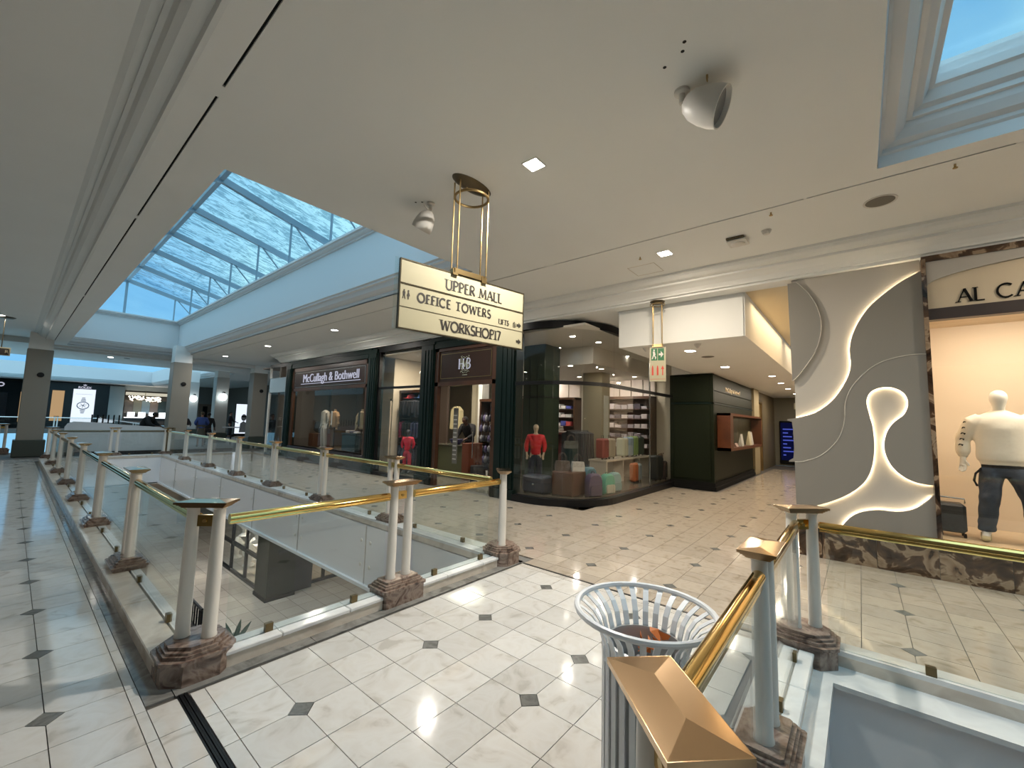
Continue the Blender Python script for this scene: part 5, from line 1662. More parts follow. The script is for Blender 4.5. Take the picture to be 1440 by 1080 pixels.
for i, (x, h, c) in enumerate(((12.8, .10, (.5, .35, .3)), (13.5, .34, (.6, .6, .55)), (14.6, .42, (.65, .6, .4)), (14.9, .40, (.6, .6, .55)))):
    o = MB().prism([(0, 0), (.12, 0), (.05, h)], x, x + .28, lambda u, v, e: (e, Y0 + .08 + u, Z0 + .08 + v)).build('leaning_print', cmat(c, .5))
    tag(o, ['small pink item at the left inside the wooden display case', 'low grey card leaning inside the wooden display case', 'tall cream card leaning at the right inside wooden display case', 'second tall grey card at the right inside wooden display case'][i], 'card')
area_light('case_light', (13.9, 2.69, 1.89), 3.2, 3, (1, .85, .6), size_y=.1)
# beyond the block
struct(MB().box(16.5, 2.80, 0, 17.4, 3.6, 3.0), 'wall_corridor_left', mat('olive_beige_wall', (.30, .25, .15), .6))
struct(MB().box(17.4, 2.95, 0, 22, 3.1, 3.0), 'wall_corridor_far', mat('olive_dark_wall', (.16, .13, .08), .6))
t = thing('corridor_doorway', 'brown framed glass doorway on the left wall deep in the corridor', 'doorway', (17.9, 2.9, 0))
MB().box(17.45, 2.88, 0, 17.53, 2.96, 2.6).box(18.5, 2.88, 0, 18.58, 2.96, 2.6).box(17.45, 2.88, 2.55, 18.58, 2.96, 2.62).build('frame', M['brass_dark'], t)
bx(17.53, 2.93, 0, 18.5, 2.94, 2.55).build('pane', M['shop_glass'], t)
t = thing('info_screen', 'tall dark digital directory screen with blue lines at corridor end', 'screen', (21.9, 1.5, 0))
MB().rbox(21.85, 1.95, .10, 21.99, 2.75, 1.95, .02).build('casing', M['matte_black'], t)
bx(21.835, 2.0, .25, 21.85, 2.70, 1.88).build('display', emis('dark_blue_screen', (.006, .008, .05), .4), t)
gl_ = MB()
for i in range(8):
    gl_.box(21.828, 2.62 - .10 - .45 * ((i * 37) % 10) / 10, .45 + i * .16, 21.834, 2.62, .50 + i * .16)
gl_.build('text_lines', emis('screen_text', (.15, .2, 1.0), .35), t)
t = thing('fire_sign', 'small white fire sign hung at the end of the corridor', 'sign', (19.5, 1.5, 2.4))
bx(19.5, 1.25, 2.38, 19.52, 1.95, 2.62).build('board', M['sign_face'], t)
bx(19.49, 1.32, 2.42, 19.5, 1.48, 2.58).box(19.49, 1.55, 2.42, 19.5, 1.7, 2.58).build('red_symbol', rm, t)
MB().cyl((19.51, 1.35, 2.62), (19.51, 1.35, SO), .008).cyl((19.51, 1.85, 2.62), (19.51, 1.85, SO), .008).build('rod', M['dark_rail'], t)

# ================================================================== shop fronts in line with x = 6.7
ST = 3.60
mbf = thing('green_shopfront', 'dark green framed shop window with large lit white name lettering', 'shopfront', (6.8, 13.8, 0))
def pil(y0, y1, par, z1=ST, m=None):
    g = MB()
    g.box(6.72, y0, .0, 6.95, y1, z1)
    L = y1 - y0
    g.box(6.685, y0 + L * .08, .22, 6.72, y1 - L * .08, z1 - .02)
    for k in range(3):
        a = y0 + L * (.18 + .22 * k)
        g.box(6.670, a, .3, 6.685, a + L * .12, z1 - .25)
    g.box(6.66, y0 - .02, 0, 6.72, y1 + .02, .20)
    g.box(6.675, y0 - .01, z1 - .12, 6.72, y1 + .01, z1)
    return g.build('pilaster', m or M['green'], par)
pil(10.72, 11.20, mbf)
pil(16.45, 16.95, mbf)
g = MB().box(6.70, 11.2, 3.36, 6.95, 16.45, ST).box(6.68, 11.1, 3.50, 6.72, 16.6, ST).box(6.67, 11.0, 3.56, 6.72, 16.7, ST + .03).box(6.69, 11.2, 3.36, 6.72, 16.45, 3.40)
g.build('cornice', M['green'], mbf)
MB().box(6.74, 11.20, 3.22, 6.82, 16.45, 3.36).box(6.74, 11.20, .5, 6.82, 11.34, 3.36).box(6.74, 16.3, .5, 6.82, 16.45, 3.36).box(6.74, 11.2, 2.50, 6.82, 16.45, 2.60).build('wood_frame', M['wood'], mbf)
MB().box(6.76, 11.34, 2.60, 6.80, 16.3, 3.22).build('name_board', M['brown_sign'], mbf)
ln = MB().box(6.752, 11.40, 3.16, 6.76, 16.25, 3.17).box(6.752, 11.40, 2.63, 6.76, 16.25, 2.64).box(6.752, 11.40, 2.63, 6.76, 11.42, 3.17).box(6.752, 16.23, 2.63, 6.76, 16.25, 3.17)
ln.build('inlaid_line', M['steel_bright'], mbf)
font_text('McCullagh & Bothwell', .42, (6.73, 13.62, 2.80), (0, -1, 0), (0, 0, 1), M['letter_lit'], 'lettering', mbf, .01, 'CENTER', -.003, 1.02)
bx(6.735, 11.65, 2.735, 6.75, 15.7, 2.755).build('underline', M['letter_lit'], mbf)
bx(6.78, 11.34, .5, 6.79, 16.3, 2.50).build('pane', M['shop_glass'], mbf)
MB().box(6.72, 11.2, .12, 6.95, 16.45, .5).box(6.70, 11.2, 0, 6.95, 16.45, .12).box(6.71, 11.2, .44, 6.95, 16.45, .50).build('stall_riser', cmat((.035, .03, .035), .25), mbf)
# interior of that window
struct(MB().box(6.95, 11.66, .30, 8.5, 16.6, .42).box(6.95, 11.66, 3.30, 8.5, 16.6, 3.34).box(6.95, 11.60, 0, 8.5, 11.66, 3.34), 'floor_window_left', M['dark_floor'])
struct(MB().box(9.6, 10.9, .0, 9.7, 16.95, 3.5).box(8.5, 16.8, 0, 9.7, 16.95, 3.5), 'wall_window_left', cmat((.10, .07, .05), .6))
area_light('shop_light', (7.3, 13.9, 3.22), 3.0, 45, (1, .86, .68), rot=(0, 0, pi / 2), size_y=.3)
torso = lambda g, x, y, z, s=1.0: g.lathe([(.10, 0), (.15, .04), (.145, .18), (.17, .36), (.19, .46), (.16, .54), (.06, .58), (.055, .64)], (x, y, z), 14, sx=.62)
def jacket_stand(x, y, label, c, white=False, suit=False):
    t = thing('dressed_form', label, 'mannequin', (x, y, .42))
    if suit:
        o = figure('suit_form', label, 'mannequin', (x, y, .42), R(-90), 1.66, M['plastic_white'], cmat(c, .7), cmat(c, .7), None, M['black_cloth'], dict(wrL=(.24, -.02, .93), wrR=(-.24, -.02, .93)), headless=True, detail=1, baggy=1.1)
        bpy.data.objects.remove(t)
        return o
    MB().lathe([(.14, 0), (.14, .02), (.02, .04), (.02, .85)], (x, y, .42), 14).build('stand', M['black'], t)
    g = MB()
    torso(g, x, y, 1.22)
    for s in (-1, 1):
        g.tube([(x, y + s * .15, 1.74), (x - .01, y + s * .25, 1.60), (x - .02, y + s * .28, 1.36), (x - .05, y + s * .25, 1.16)], [.06, .068, .055, .045], 8)
    g.build('jacket', cmat(c, .8), t, True)
    MB().prism([(y - .03, 1.30), (y + .03, 1.30), (y + .05, 1.80), (y - .05, 1.80)], x - .125, x - .115, lambda u, v, e: (e, u, v)).build('shirt_front', M['plastic_white'] if white else cmat((.05, .04, .03), .8), t)
    MB().lathe([(.045, 0), (.05, .05)], (x, y, 1.80), 12).build('neck_cap', cmat((.5, .42, .3), .5), t)
    return t
jacket_stand(7.40, 15.05, 'pale grey suit on a headless form, left of pair in green framed window', (.42, .39, .33), suit=True)
jacket_stand(7.45, 14.42, 'tan jacket on a form beside the grey suit in green framed window', (.38, .23, .11), True)
jacket_stand(7.30, 12.35, 'open beige jacket over black shirt at right end of green framed window', (.40, .31, .18))
t = thing('side_table', 'low orange wooden cabinet with black coat heaped on it in green framed window', 'cabinet', (7.6, 15.8, .42))
MB().rbox(7.35, 15.45, .46, 7.85, 16.15, .95, .01).build('body', M['orange_wood'], t)
bx(7.34, 15.50, .52, 7.352, 15.79, .90).build('door', M['orange_wood'], t)
bx(7.34, 15.81, .52, 7.352, 16.1, .90).build('door', M['orange_wood'], t)
o = skin_obj('draped_coat', dict(a=((7.6, 15.65, 1.0), .15), b=((7.6, 15.85, 1.22), .17), c=((7.62, 16.0, 1.42), .12), d=((7.6, 16.1, 1.05), .13)), [['a', 'b', 'c'], ['b', 'd']], M['black_cloth'], None)
tag(o, 'black coat draped over the low orange cabinet in green framed window', 'coat')
t = thing('display_table', 'dark table with folded clothes in the green framed window', 'table', (7.7, 12.5, .42))
MB().rbox(7.4, 12.9, 1.0, 8.0, 13.8, 1.05, .008).build('tabletop', cmat((.02, .04, .05), .3), t)
for x in (7.45, 7.95):
    for y in (12.95, 13.75):
        bx(x - .02, y - .02, .42, x + .02, y + .02, 1.0).build('leg', M['black'], t)
bx(7.42, 12.92, .45, 7.98, 13.78, .98).build('skirt_cloth', cmat((.015, .05, .065), .8), t)
for i, c in enumerate(((.5, .5, .5), (.1, .1, .14), (.45, .42, .4))):
    tag(MB().rbox(7.50, 13.0 + i * .26, 1.052, 7.80, 13.20 + i * .26, 1.10 + .02 * i, .012).build('folded_garment', cmat(c, .8)), ['pale folded garment at the right of the dark window table', 'navy folded garment in middle of the dark window table', 'light folded garment at left of the dark window table'][i], 'clothing')

# cream bay with tall glass between the two green fronts
cbay = thing('glass_bay', 'tall narrow glazed bay with black transom between the two green shopfronts', 'shopfront', (6.8, 9.7, 0))
for y in (8.73, 10.69):
    bx(6.76, y - .03, .08, 6.84, y + .03, ST).build('mullion', M['black'], cbay)
bx(6.76, 8.7, 2.42, 6.84, 10.72, 2.48).build('transom', M['black'], cbay)
bx(6.74, 8.7, 3.50, 6.86, 10.72, ST + .04).build('head_beam', M['black'], cbay)
bx(6.74, 8.7, 0, 6.86, 10.72, .09).build('sill', M['black'], cbay)
bx(6.795, 8.75, .09, 6.80, 10.66, 2.42).build('pane', M['shop_glass'], cbay)
bx(6.795, 8.75, 2.48, 6.80, 10.66, 3.50).build('pane', M['shop_glass'], cbay)
# interior volume of the shop
struct(MB().box(6.9, 3.98, -.012, 13.9, 17.6, .0), 'floor_shop', cmat((.22, .19, .15), .12))
struct(MB().box(6.90, 8.2, 3.42, 13.9, 10.9, 3.46).box(6.9, 3.98, 3.485, 13.9, 8.2, 3.53).box(8.9, 4.9, 3.05, 13.0, 8.2, 3.485), 'ceiling_shop', cmat((.66, .63, .56), .6))
struct(MB().box(13.0, 3.98, 0, 13.1, 17.6, 3.5), 'wall_shop_back', M['cream_wall'])
struct(MB().box(7.36, 10.80, 0, 7.42, 11.60, 3.5).box(7.42, 10.80, 0, 8.6, 10.86, 3.5), 'wall_bay_left', M['cream_wall'])
struct(MB().box(11.8, 3.98, 0, 11.86, 4.2, 3.4).box(11.9, 3.92, 0, 13.1, 3.98, 3.4), 'wall_shop_side', M['cream_wall'])
dr = thing('interior_door', 'cream painted flush door inside the glazed bay', 'door', (7.35, 11.2, 0))
bx(7.33, 10.93, .0, 7.355, 11.50, 2.12).build('leaf', cmat((.60, .52, .40), .4), dr)
MB().box(7.32, 10.86, 0, 7.358, 10.93, 2.19).box(7.32, 11.50, 0, 7.358, 11.57, 2.19).box(7.32, 10.86, 2.12, 7.358, 11.57, 2.19).build('frame', cmat((.66, .58, .46), .4), dr)
MB().sph((7.32, 11.42, 1.05), .025, 8, 6).build('knob', M['black'], dr)
def wall_unit(name, label, x, y0, y1, z1, rows, face=-1, items='hang', seed=1, h0=.15, lit=False, m=None):
    """shelved unit against x, goods on its shelves are top-level groups"""
    rr = random.Random(seed)
    t = thing(name, label, 'shelf unit', (x, (y0 + y1) / 2, 0))
    MB().box(x, y0, 0, x + .04, y1, z1).build('back', m or cmat((.08, .04, .03), .6), t)
    for y in (y0, y1 - .06):
        bx(x - .40, y, 0, x, y + .06, z1).build('side', M['wood'], t)
    bx(x - .42, y0, z1 - .08, x, y1, z1).build('top', M['wood'], t)
    zz = [h0 + (z1 - h0 - .1) * k / rows for k in range(rows)]
    for z in zz:
        bx(x - .38, y0 + .06, z - .02, x, y1 - .06, z).build('shelf', M['steel_bright'] if lit else M['wood'], t)
    return t, zz
def stack_goods(x, y0, y1, zs, dz, palette, label, cat, group, seed=3, w=.22, name='folded_shirts'):
    rr = random.Random(seed)
    y = y0 + .1
    ci = 0
    while y < y1 - .12:
        ci += 1
        for zi, z in enumerate(zs):
            h = dz * rr.uniform(.35, .7)
            c = rr.choice(palette)
            g = MB()
            n = max(2, int(h / .035))
            for k in range(n):
                o = rr.uniform(-.008, .008)
                g.rbox(x - .32 + o, y, z + k * h / n, x - .04, y + w * .86 + o, z + (k + .92) * h / n, .006)
            tag(g.build(name, cmat(c, .8)), '%s, %s column from the right, %s shelf up' % (label, NTH[ci], NTH[zi + 1]), cat, group)
        y += w
def hang_goods(x, y0, y1, z, L, palette, label, group, seed=5, step=.09, name='hanging_garment'):
    rr = random.Random(seed)
    y = y0
    ci = 0
    while y < y1:
        ci += 1
        c = rr.choice(palette)
        l = L * rr.uniform(.8, 1.05)
        g = MB()
        w = rr.uniform(.14, .17)
        g.prism([(-w, -.06), (-.03, 0), (.03, 0), (w, -.06), (w * .95, -l), (-w * .95, -l)], y, y + step * .6, lambda u, v, e: (x - .22 + u, e, z + v))
        o = g.build(name, cmat(c, .8))
        tag(o, '%s, %s from the right' % (label, NTH[ci]), 'clothing', group)
        y += step
# wall of hung goods and caps inside the glazed bay
t, zs = wall_unit('wall_display', 'brown framed display wall of dark clothes inside the glazed bay', 7.98, 9.60, 10.78, 2.45, 3, seed=2)
hang_goods(7.86, 9.70, 10.68, 2.16, .50, [(.02, .02, .025), (.04, .04, .05), (.06, .065, .08)], 'dark garment on top rail in glazed bay', 'dark garments on top rail in bay', 5, .14)
hang_goods(7.86, 9.70, 10.68, 1.52, .50, [(.25, .03, .08), (.05, .06, .12), (.20, .18, .06), (.02, .02, .02), (.1, .14, .25)], 'coloured garment on middle rail in glazed bay', 'coloured garments on middle rail in bay', 8, .14)
hang_goods(7.86, 9.70, 10.68, .85, .60, [(.03, .04, .07), (.05, .06, .08)], 'dark trousers on bottom rail in glazed bay', 'dark trousers on bottom rail in bay', 9, .14)
for y, c, l in ((10.42, (.55, .05, .07), 'red folded cap at the left on top of the bay display'), (9.90, (.05, .12, .3), 'blue folded cap at the right on top of the bay display')):
    tag(MB().lathe([(.13, 0), (.14, .03), (.12, .10), (.06, .15), (.01, .165)], (7.74, y, 2.20), 14).prism([(-.1, 0), (.1, 0), (.08, .02), (-.08, .02)], 7.52, 7.66, lambda u, v, e: (e, y + u, 2.20 + v)).build('cap', cmat(c, .6), None, True), l, 'cap')
area_light('bay_light', (7.4, 9.6, 3.40), .5, 45, (1, .87, .7))
downlight(7.9, 9.4, 3.42, 'round downlight in the ceiling of the cream glazed bay', 10, False, NEUT, .08, real=False)
figure('child_mannequin', 'small mannequin in red tracksuit standing in the glazed bay', 'mannequin', (7.25, 9.82, .09), R(-60), 1.20, cmat((.06, .06, .07), .4), cmat((.60, .02, .05), .6), cmat((.50, .02, .05), .6), cmat((.04, .04, .05), .6), cmat((.1, .1, .1), .6), dict(wrL=(.2, -.02, .95), wrR=(-.2, -.02, .95)), face=False, detail=1, baggy=1.2)

# brown doorway with crest
dw = thing('crest_shopfront', 'dark green and brown shop entrance under a crest sign board', 'shopfront', (6.8, 7.1, 0))
pil(8.15, 8.70, dw)
pil(5.50, 6.08, dw)
MB().box(6.70, 6.08, 3.36, 6.95, 8.15, ST).box(6.67, 5.95, 3.54, 6.72, 8.3, ST + .03).build('cornice', M['green'], dw)
MB().box(6.74, 6.08, 0, 6.84, 6.20, 3.36).box(6.74, 8.03, 0, 6.84, 8.15, 3.36).box(6.74, 6.08, 3.28, 6.84, 8.15, 3.36).box(6.74, 6.08, 2.42, 6.84, 8.15, 2.52).build('wood_frame', M['wood'], dw)
MB().box(6.77, 6.2, 2.52, 6.81, 8.03, 3.28).build('sign_board', M['brown_sign'], dw)
MB().box(6.762, 6.26, 3.20, 6.77, 7.97, 3.212).box(6.762, 6.26, 2.60, 6.77, 7.97, 2.612).box(6.762, 6.26, 2.60, 6.77, 6.272, 3.21).box(6.762, 7.958, 2.60, 6.77, 7.97, 3.21).build('inlaid_line', M['brass_dark'], dw)
cf = lambda u, v, e: (6.765 - e, 7.10 - u, 2.86 + v)
cm_ = cmat((.42, .46, .36), .4)
glyph_text('H', .24, .024, lambda u, v, e: cf(u - .12, v - .05, e), 0, .012).build('crest_letter', M['letter_lit'], dw)
glyph_text('M', .20, .018, lambda u, v, e: cf(u, v - .03, e), .002, .014).build('crest_letter', cm_, dw)
glyph_text('B', .24, .024, lambda u, v, e: cf(u + .12, v - .05, e), 0, .012).build('crest_letter', M['letter_lit'], dw)
sh_ = MB()
for r in (.150, .115):
    pts = [(cf(r * cos(a), .06 + r * 1.1 * sin(a), .010)) for a in [pi + pi * i / 12 for i in range(13)]]
    sh_.tube([cf(-r, .20, .010)] + pts + [cf(r, .20, .010)], .005, 5)
for s in (-1, 1):
    sh_.tube([cf(0, .20, .01), cf(s * .05, .24, .01), cf(s * .10, .20, .01), cf(s * .14, .25, .01), cf(s * .10, .26, .01)], .006, 5)
    sh_.tube([cf(0, -.14, .01), cf(s * .06, -.15, .01), cf(s * .11, -.10, .01), cf(s * .15, -.13, .01)], .006, 5)
sh_.build('crest_shield', cm_, dw)
bx(6.755, 7.02, 2.655, 6.762, 7.18, 2.67).build('crest_date', cm_, dw)
# open glass door leaf at right of the doorway
MB().box(6.80, 6.22, 0.02, 6.815, 6.75, 2.40).build('door_glass', M['shop_glass'], dw)
MB().cyl((6.74, 6.74, .75), (6.74, 6.74, 1.35), .012, n=8).build('door_handle', M['steel_bright'], dw)
# contents seen through the doorway
t = thing('sales_counter', 'low olive counter with brown wooden end just inside crest doorway', 'counter', (8.4, 7.2, 0))
MB().rbox(8.0, 8.37, 0, 8.5, 9.5, .88, .01).build('front', cmat((.09, .095, .05), .4), t)
MB().rbox(7.96, 8.10, 0, 8.5, 8.36, .98, .01).build('end_panel', cmat((.14, .04, .02), .35), t)
bx(7.95, 8.37, .88, 8.55, 9.5, .91).build('worktop', M['shop_glass'] if False else cmat((.12, .12, .09), .1), t)
tag(MB().lathe([(.10, 0), (.16, .05), (.2, .14), (.19, .14), (.1, .04)], (8.2, 8.85, .915), 16).build('hat_bowl', cmat((.03, .03, .10), .5), None, True), 'dark bowl shaped hat on the counter inside crest doorway', 'hat')
figure('person', 'person in black jacket leaning over the counter inside crest doorway', 'person', (9.02, 9.15, 0), R(-80), 1.80, M['skin_dark'], M['black_cloth'], M['black_cloth'], cmat((.01, .01, .01), .9), M['matte_black'], dict(chest=(0, -.06, 1.26), upper=(0, -.13, 1.37), neck=(0, -.2, 1.44), skull0=(0, -.26, 1.48), skull1=(0, -.28, 1.55), skull2=(0, -.27, 1.62), shL=(.2, -.12, 1.38), shR=(-.2, -.12, 1.38), elL=(.29, -.22, 1.13), wrL=(.16, -.42, 1.02), elR=(-.29, -.2, 1.13), wrR=(-.18, -.42, 1.02)), baggy=1.5, detail=1)
t, zs = wall_unit('mirror_display', 'tall orange framed mirror display of dark bags right inside crest doorway', 9.5, 8.15, 8.85, 2.25, 2, seed=2, m=cmat((.55, .5, .42), .5))
rr = random.Random(12)
for i in range(26):
    y, z = 8.27 + .11 * (i % 5) + rr.uniform(-.02, .02), .35 + .30 * (i // 5)
    c = [(.02, .02, .03), (.03, .03, .05), (.3, .3, .34), (.12, .10, .22)][i % 4]
    tag(MB().sph((9.06, y, z + .12), (.06, .05, .11), 8, 6).tube([(9.06, y - .03, z + .2), (9.06, y, z + .29), (9.06, y + .03, z + .2)], .006, 4).build('small_bag', cmat(c, .5)), 'small dark bag, %s from the right in %s row up, orange framed display' % (NTH[i % 5 + 1], NTH[i // 5 + 1]), 'bag', 'small bags in the orange framed display')
tag(MB().rbox(7.9, 7.70, .0, 8.2, 7.98, .42, .03).tube([(8.05, 7.78, .42), (8.05, 7.78, .50), (8.05, 7.90, .50), (8.05, 7.90, .42)], .01, 6).build('black_bag', M['black_cloth']), 'black box bag standing on the floor inside crest doorway', 'bag')
tag(MB().lathe([(.03, 0), (.04, .03), (.02, .08), (.03, .2), (.03, .22)], (7.9, 7.35, .12), 10).rbox(7.75, 7.1, 0, 8.05, 7.55, .12, .01).build('white_stand', M['plastic_white']), 'small white object on a pale box at the foot of crest doorway', 'ornament')
t = thing('jacket_form', 'cream jacket hanging behind the counter inside crest doorway', 'jacket', (9.4, 10.3, 1.2))
MB().prism([(-.25, 0), (-.22, .62), (-.06, .75), (.06, .75), (.22, .62), (.25, 0)], 9.4, 9.55, lambda u, v, e: (e, 10.25 + u, 1.30 + v)).build('front', cmat((.62, .55, .32), .8), t)
bx(9.39, 10.245, 1.30, 9.40, 10.255, 2.0).build('zip', M['black'], t)
struct(MB().box(9.8, 9.45, 0, 9.9, 9.9, 3.25), 'wall_shop_pier', cmat((.42, .38, .28), .6))
struct(MB().box(9.3, 8.95, 0, 9.6, 9.12, 3.25), 'wall_shop_white', cmat((.75, .75, .72), .5))
area_light('shop_light', (8.4, 8.6, 3.20), 1.0, 40, (1, .9, .75))
# stripe lettering strip at the left of the doorway
t = thing('standing_banner', 'tall narrow silver lettered banner at left edge of crest doorway', 'banner', (7.3, 8.0, 0))
bx(7.30, 7.86, .5, 7.32, 8.02, 1.9).build('sheet', cmat((.20, .19, .17), .4), t)
for i in range(11):
    bx(7.29, 7.88, .60 + i * .11, 7.30, 8.0, .63 + i * .11).build('stripe', M['plastic_white'], t)

# ------------------------------------------------------------------ curved glass corner shop
gc = thing('curved_glass_shopfront', 'curved glass corner shopfront with black kerb and black transom', 'shopfront', (8, 5.2, 0))
CX, CY, CR = 8.02, 5.22, 1.30
path = [(6.72, 5.50), (6.72, 5.22)] + [(CX + CR * cos(a), CY + CR * sin(a)) for a in [pi + pi / 2 * i / 14 for i in range(1, 14)]] + [(8.02, 3.92), (11.86, 3.92)]
def sweep(off0, off1, z0, z1, p=path):
    mb = MB()
    vs_ = []
    n = len(p)
    for i, q in enumerate(p):
        a, b = Vector(p[max(i - 1, 0)]), Vector(p[min(i + 1, n - 1)])
        d = (b - a).normalized()
        nn = Vector((d.y, -d.x))          # towards the outside
        nn = -nn if (nn.x > 0.01 and nn.y > .01) else nn
        for off in (off0, off1):
            for z in (z0, z1):
                vs_.append((q[0] + nn.x * off, q[1] + nn.y * off, z))
    fs = [(0, 1, 3, 2), (4 * n - 4, 4 * n - 2, 4 * n - 1, 4 * n - 3)]
    for i in range(n - 1):
        a, b = i * 4, i * 4 + 4
        fs += [(a, a + 1, b + 1, b), (a + 2, b + 2, b + 3, a + 3), (a + 1, a + 3, b + 3, b + 1), (a, b, b + 2, a + 2)]
    return mb.add(vs_, fs)
for i in range(1):
    pass
_d = (Vector(path[1]) - Vector(path[0]))
SGN = 1 if Vector((_d.y, -_d.x)).x < 0 else -1
sweep(SGN * -.08, SGN * .07, 0, .13).build('kerb', M['black'], gc)
sweep(SGN * -.03, SGN * .03, 2.36, 2.43).build('transom', M['black'], gc)
sweep(SGN * -.05, SGN * .05, 3.50, 3.64).build('head_band', M['black'], gc, True)
segs = [path[0:2], path[1:6], path[5:10], path[9:16], [(8.02, 3.92), (9.95, 3.92)], [(9.96, 3.92), (11.86, 3.92)]]
for sp in segs:
    sweep(-.004, .004, .13, 2.36, sp).build('pane', M['shop_glass'], gc, True)
    sweep(-.004, .004, 2.43, 3.50, sp).build('pane', M['shop_glass'], gc, True)
bx(9.945, 3.905, .13, 9.965, 3.935, 3.5).build('glass_joint', M['steel_bright'], gc)
bx(11.86, 3.86, 0, 11.90, 3.98, 3.2).build('end_jamb', cmat((.45, .42, .35), .4), gc)
struct(MB().box(7.0, 3.36, SO - .02, 7.04, 3.90, 3.66), 'trim_12', M['ceiling']) if False else None
struct(sweep(-.02, .02, 3.64, 3.70), 'trim_13', M['ceiling'])
# raised display deck inside
struct(MB().prism([(6.86, 6.0), (6.86, 5.2)] + [(CX + 1.16 * cos(a), CY + 1.16 * sin(a)) for a in [pi + pi / 2 * i / 10 for i in range(11)]] + [(11.8, 4.06), (11.8, 5.2), (8.4, 5.6), (8.0, 6.0)], 0, .14, lambda u, v, e: (u, v, e)), 'floor_display', cmat((.10, .09, .07), .2))
# square columns inside
t = thing('column', 'dark green mirror clad square column inside curved glass shop', 'column', (8.3, 6.0, 0))
MB().rbox(8.1, 5.75, 0, 8.75, 6.4, 3.5, .01).build('shaft', cmat((.03, .045, .03), .12), t)
for z in (2.2,):
    MB().box(8.09, 5.74, z, 8.76, 6.41, z + .03).build('band', M['black'], t)
for y in (5.95, 6.18):
    bx(8.09, y, .1, 8.10, y + .01, 3.2).build('joint_line', M['black'], t)
t = thing('column', 'olive mirrored square column near the right end of the glass shop', 'column', (10.6, 5.6, 0))
MB().rbox(10.5, 5.5, 0, 11.0, 6.1, 3.3, .01).build('shaft', cmat((.20, .18, .12), .15), t)
bx(10.62, 5.49, .6, 10.9, 5.50, 2.4).build('mirror', cmat((.32, .34, .30), .05), t)
t = thing('column', 'cream square column beside shelves in the glass shop', 'column', (11.0, 8.2, 0))
MB().rbox(10.9, 7.9, 0, 11.5, 8.5, 3.3, .01).build('shaft', cmat((.45, .42, .28), .5), t)
bx(11.48, 7.86, 0, 11.52, 7.90, 2.6).build('light_edge', emis('cool_edge_light', (.95, .95, .9), 3), t)
# blue poster
t = thing('poster', 'tall blue poster of a seated figure beside the curved glass', 'poster', (8.05, 6.9, 1))
bx(8.02, 6.45, .9, 8.05, 7.0, 3.0).build('sheet', cmat((.08, .20, .50), .5), t)
g = MB()
g.prism([(6.50, 1.1), (6.96, 1.1), (6.96, 1.35), (6.80, 1.5), (6.86, 1.9), (6.72, 2.05), (6.62, 1.9), (6.66, 1.45), (6.5, 1.3)], 8.01, 8.02, lambda u, v, e: (e, u, v))
g.build('printed_shape', cmat((.03, .04, .08), .5), t)
# wall shelving at the back of the shop
pal = [(.5, .5, .5), (.35, .3, .3), (.06, .06, .1), (.6, .55, .5), (.3, .04, .04), (.65, .6, .55), (.08, .08, .25)]
t, zs = wall_unit('shelf_wall', 'brown shelf wall with folded clothes at the right back of glass shop', 12.95, 4.9, 6.9, 2.5, 7, seed=3, h0=.3)
stack_goods(12.92, 4.95, 6.85, zs[2:], .26, [(.3, .28, .3), (.5, .45, .45), (.07, .06, .08), (.25, .22, .25)], 'folded clothes on right shelf wall', 'clothing', 'folded clothes on right shelf wall', 3)
t, zs = wall_unit('shelf_wall', 'red brown shelf wall with bright goods at centre back of glass shop', 12.95, 7.6, 10.0, 2.5, 7, seed=3, h0=.3)
stack_goods(12.92, 7.7, 9.9, zs[2:], .26, [(.7, .7, .7), (.6, .1, .1), (.1, .12, .45), (.75, .7, .7), (.05, .05, .1)], 'bright goods on centre shelf wall', 'clothing', 'bright goods on centre shelf wall', 4)
t, zs = wall_unit('shelf_wall', 'dark shelf wall at far left back of the glass shop', 12.95, 10.3, 12.4, 2.5, 7, seed=3, h0=.3)
stack_goods(12.92, 10.4, 12.3, zs[2:], .26, [(.5, .45, .4), (.2, .1, .08), (.1, .1, .1)], 'folded goods on left shelf wall', 'clothing', 'goods on left shelf wall', 6)
for k, (y0, y1) in enumerate(((4.9, 6.9), (7.6, 10.0))):
    n = 5
    for i in range(n):
        a = y0 + (y1 - y0) * i / n
        tag(bx(12.90, a + .02, 2.52, 12.96, a + (y1 - y0) / n - .02, 3.1).build('light_panel', cmat((.65, .58, .52), .5)), ['pale panel above the right shelf wall, %s from the right', 'pale panel above the centre shelf wall, %s from the right'][k] % NTH[i + 1], 'panel', ['pale panels over right shelf wall', 'pale panels over centre shelf wall'][k])
area_light('shelf_light', (12.2, 6.0, 3.2), 2.0, 40, (1, .88, .76), size_y=.4, rot=(0, R(35), pi))
area_light('shelf_light', (12.2, 8.8, 3.2), 2.2, 50, (1, .9, .8), size_y=.4)
for i, (x, y) in enumerate(((7.7, 4.75), (8.6, 4.6), (9.0, 5.6), (9.9, 5.2), (10.8, 4.9), (11.3, 6.7), (10.0, 7.2), (12.0, 5.2), (11.6, 8.9))):
    downlight(x, y, 3.05 if x > 8.9 and y > 4.9 and y < 8.2 else (3.42 if y > 8.2 else 3.485), 'small round downlight in ceiling of curved glass shop, %s counting from the curved corner' % NTH[i + 1], 9, False, NEUT, .06, 'downlights of curved glass shop', real=(i in (0, 3, 5, 7)))
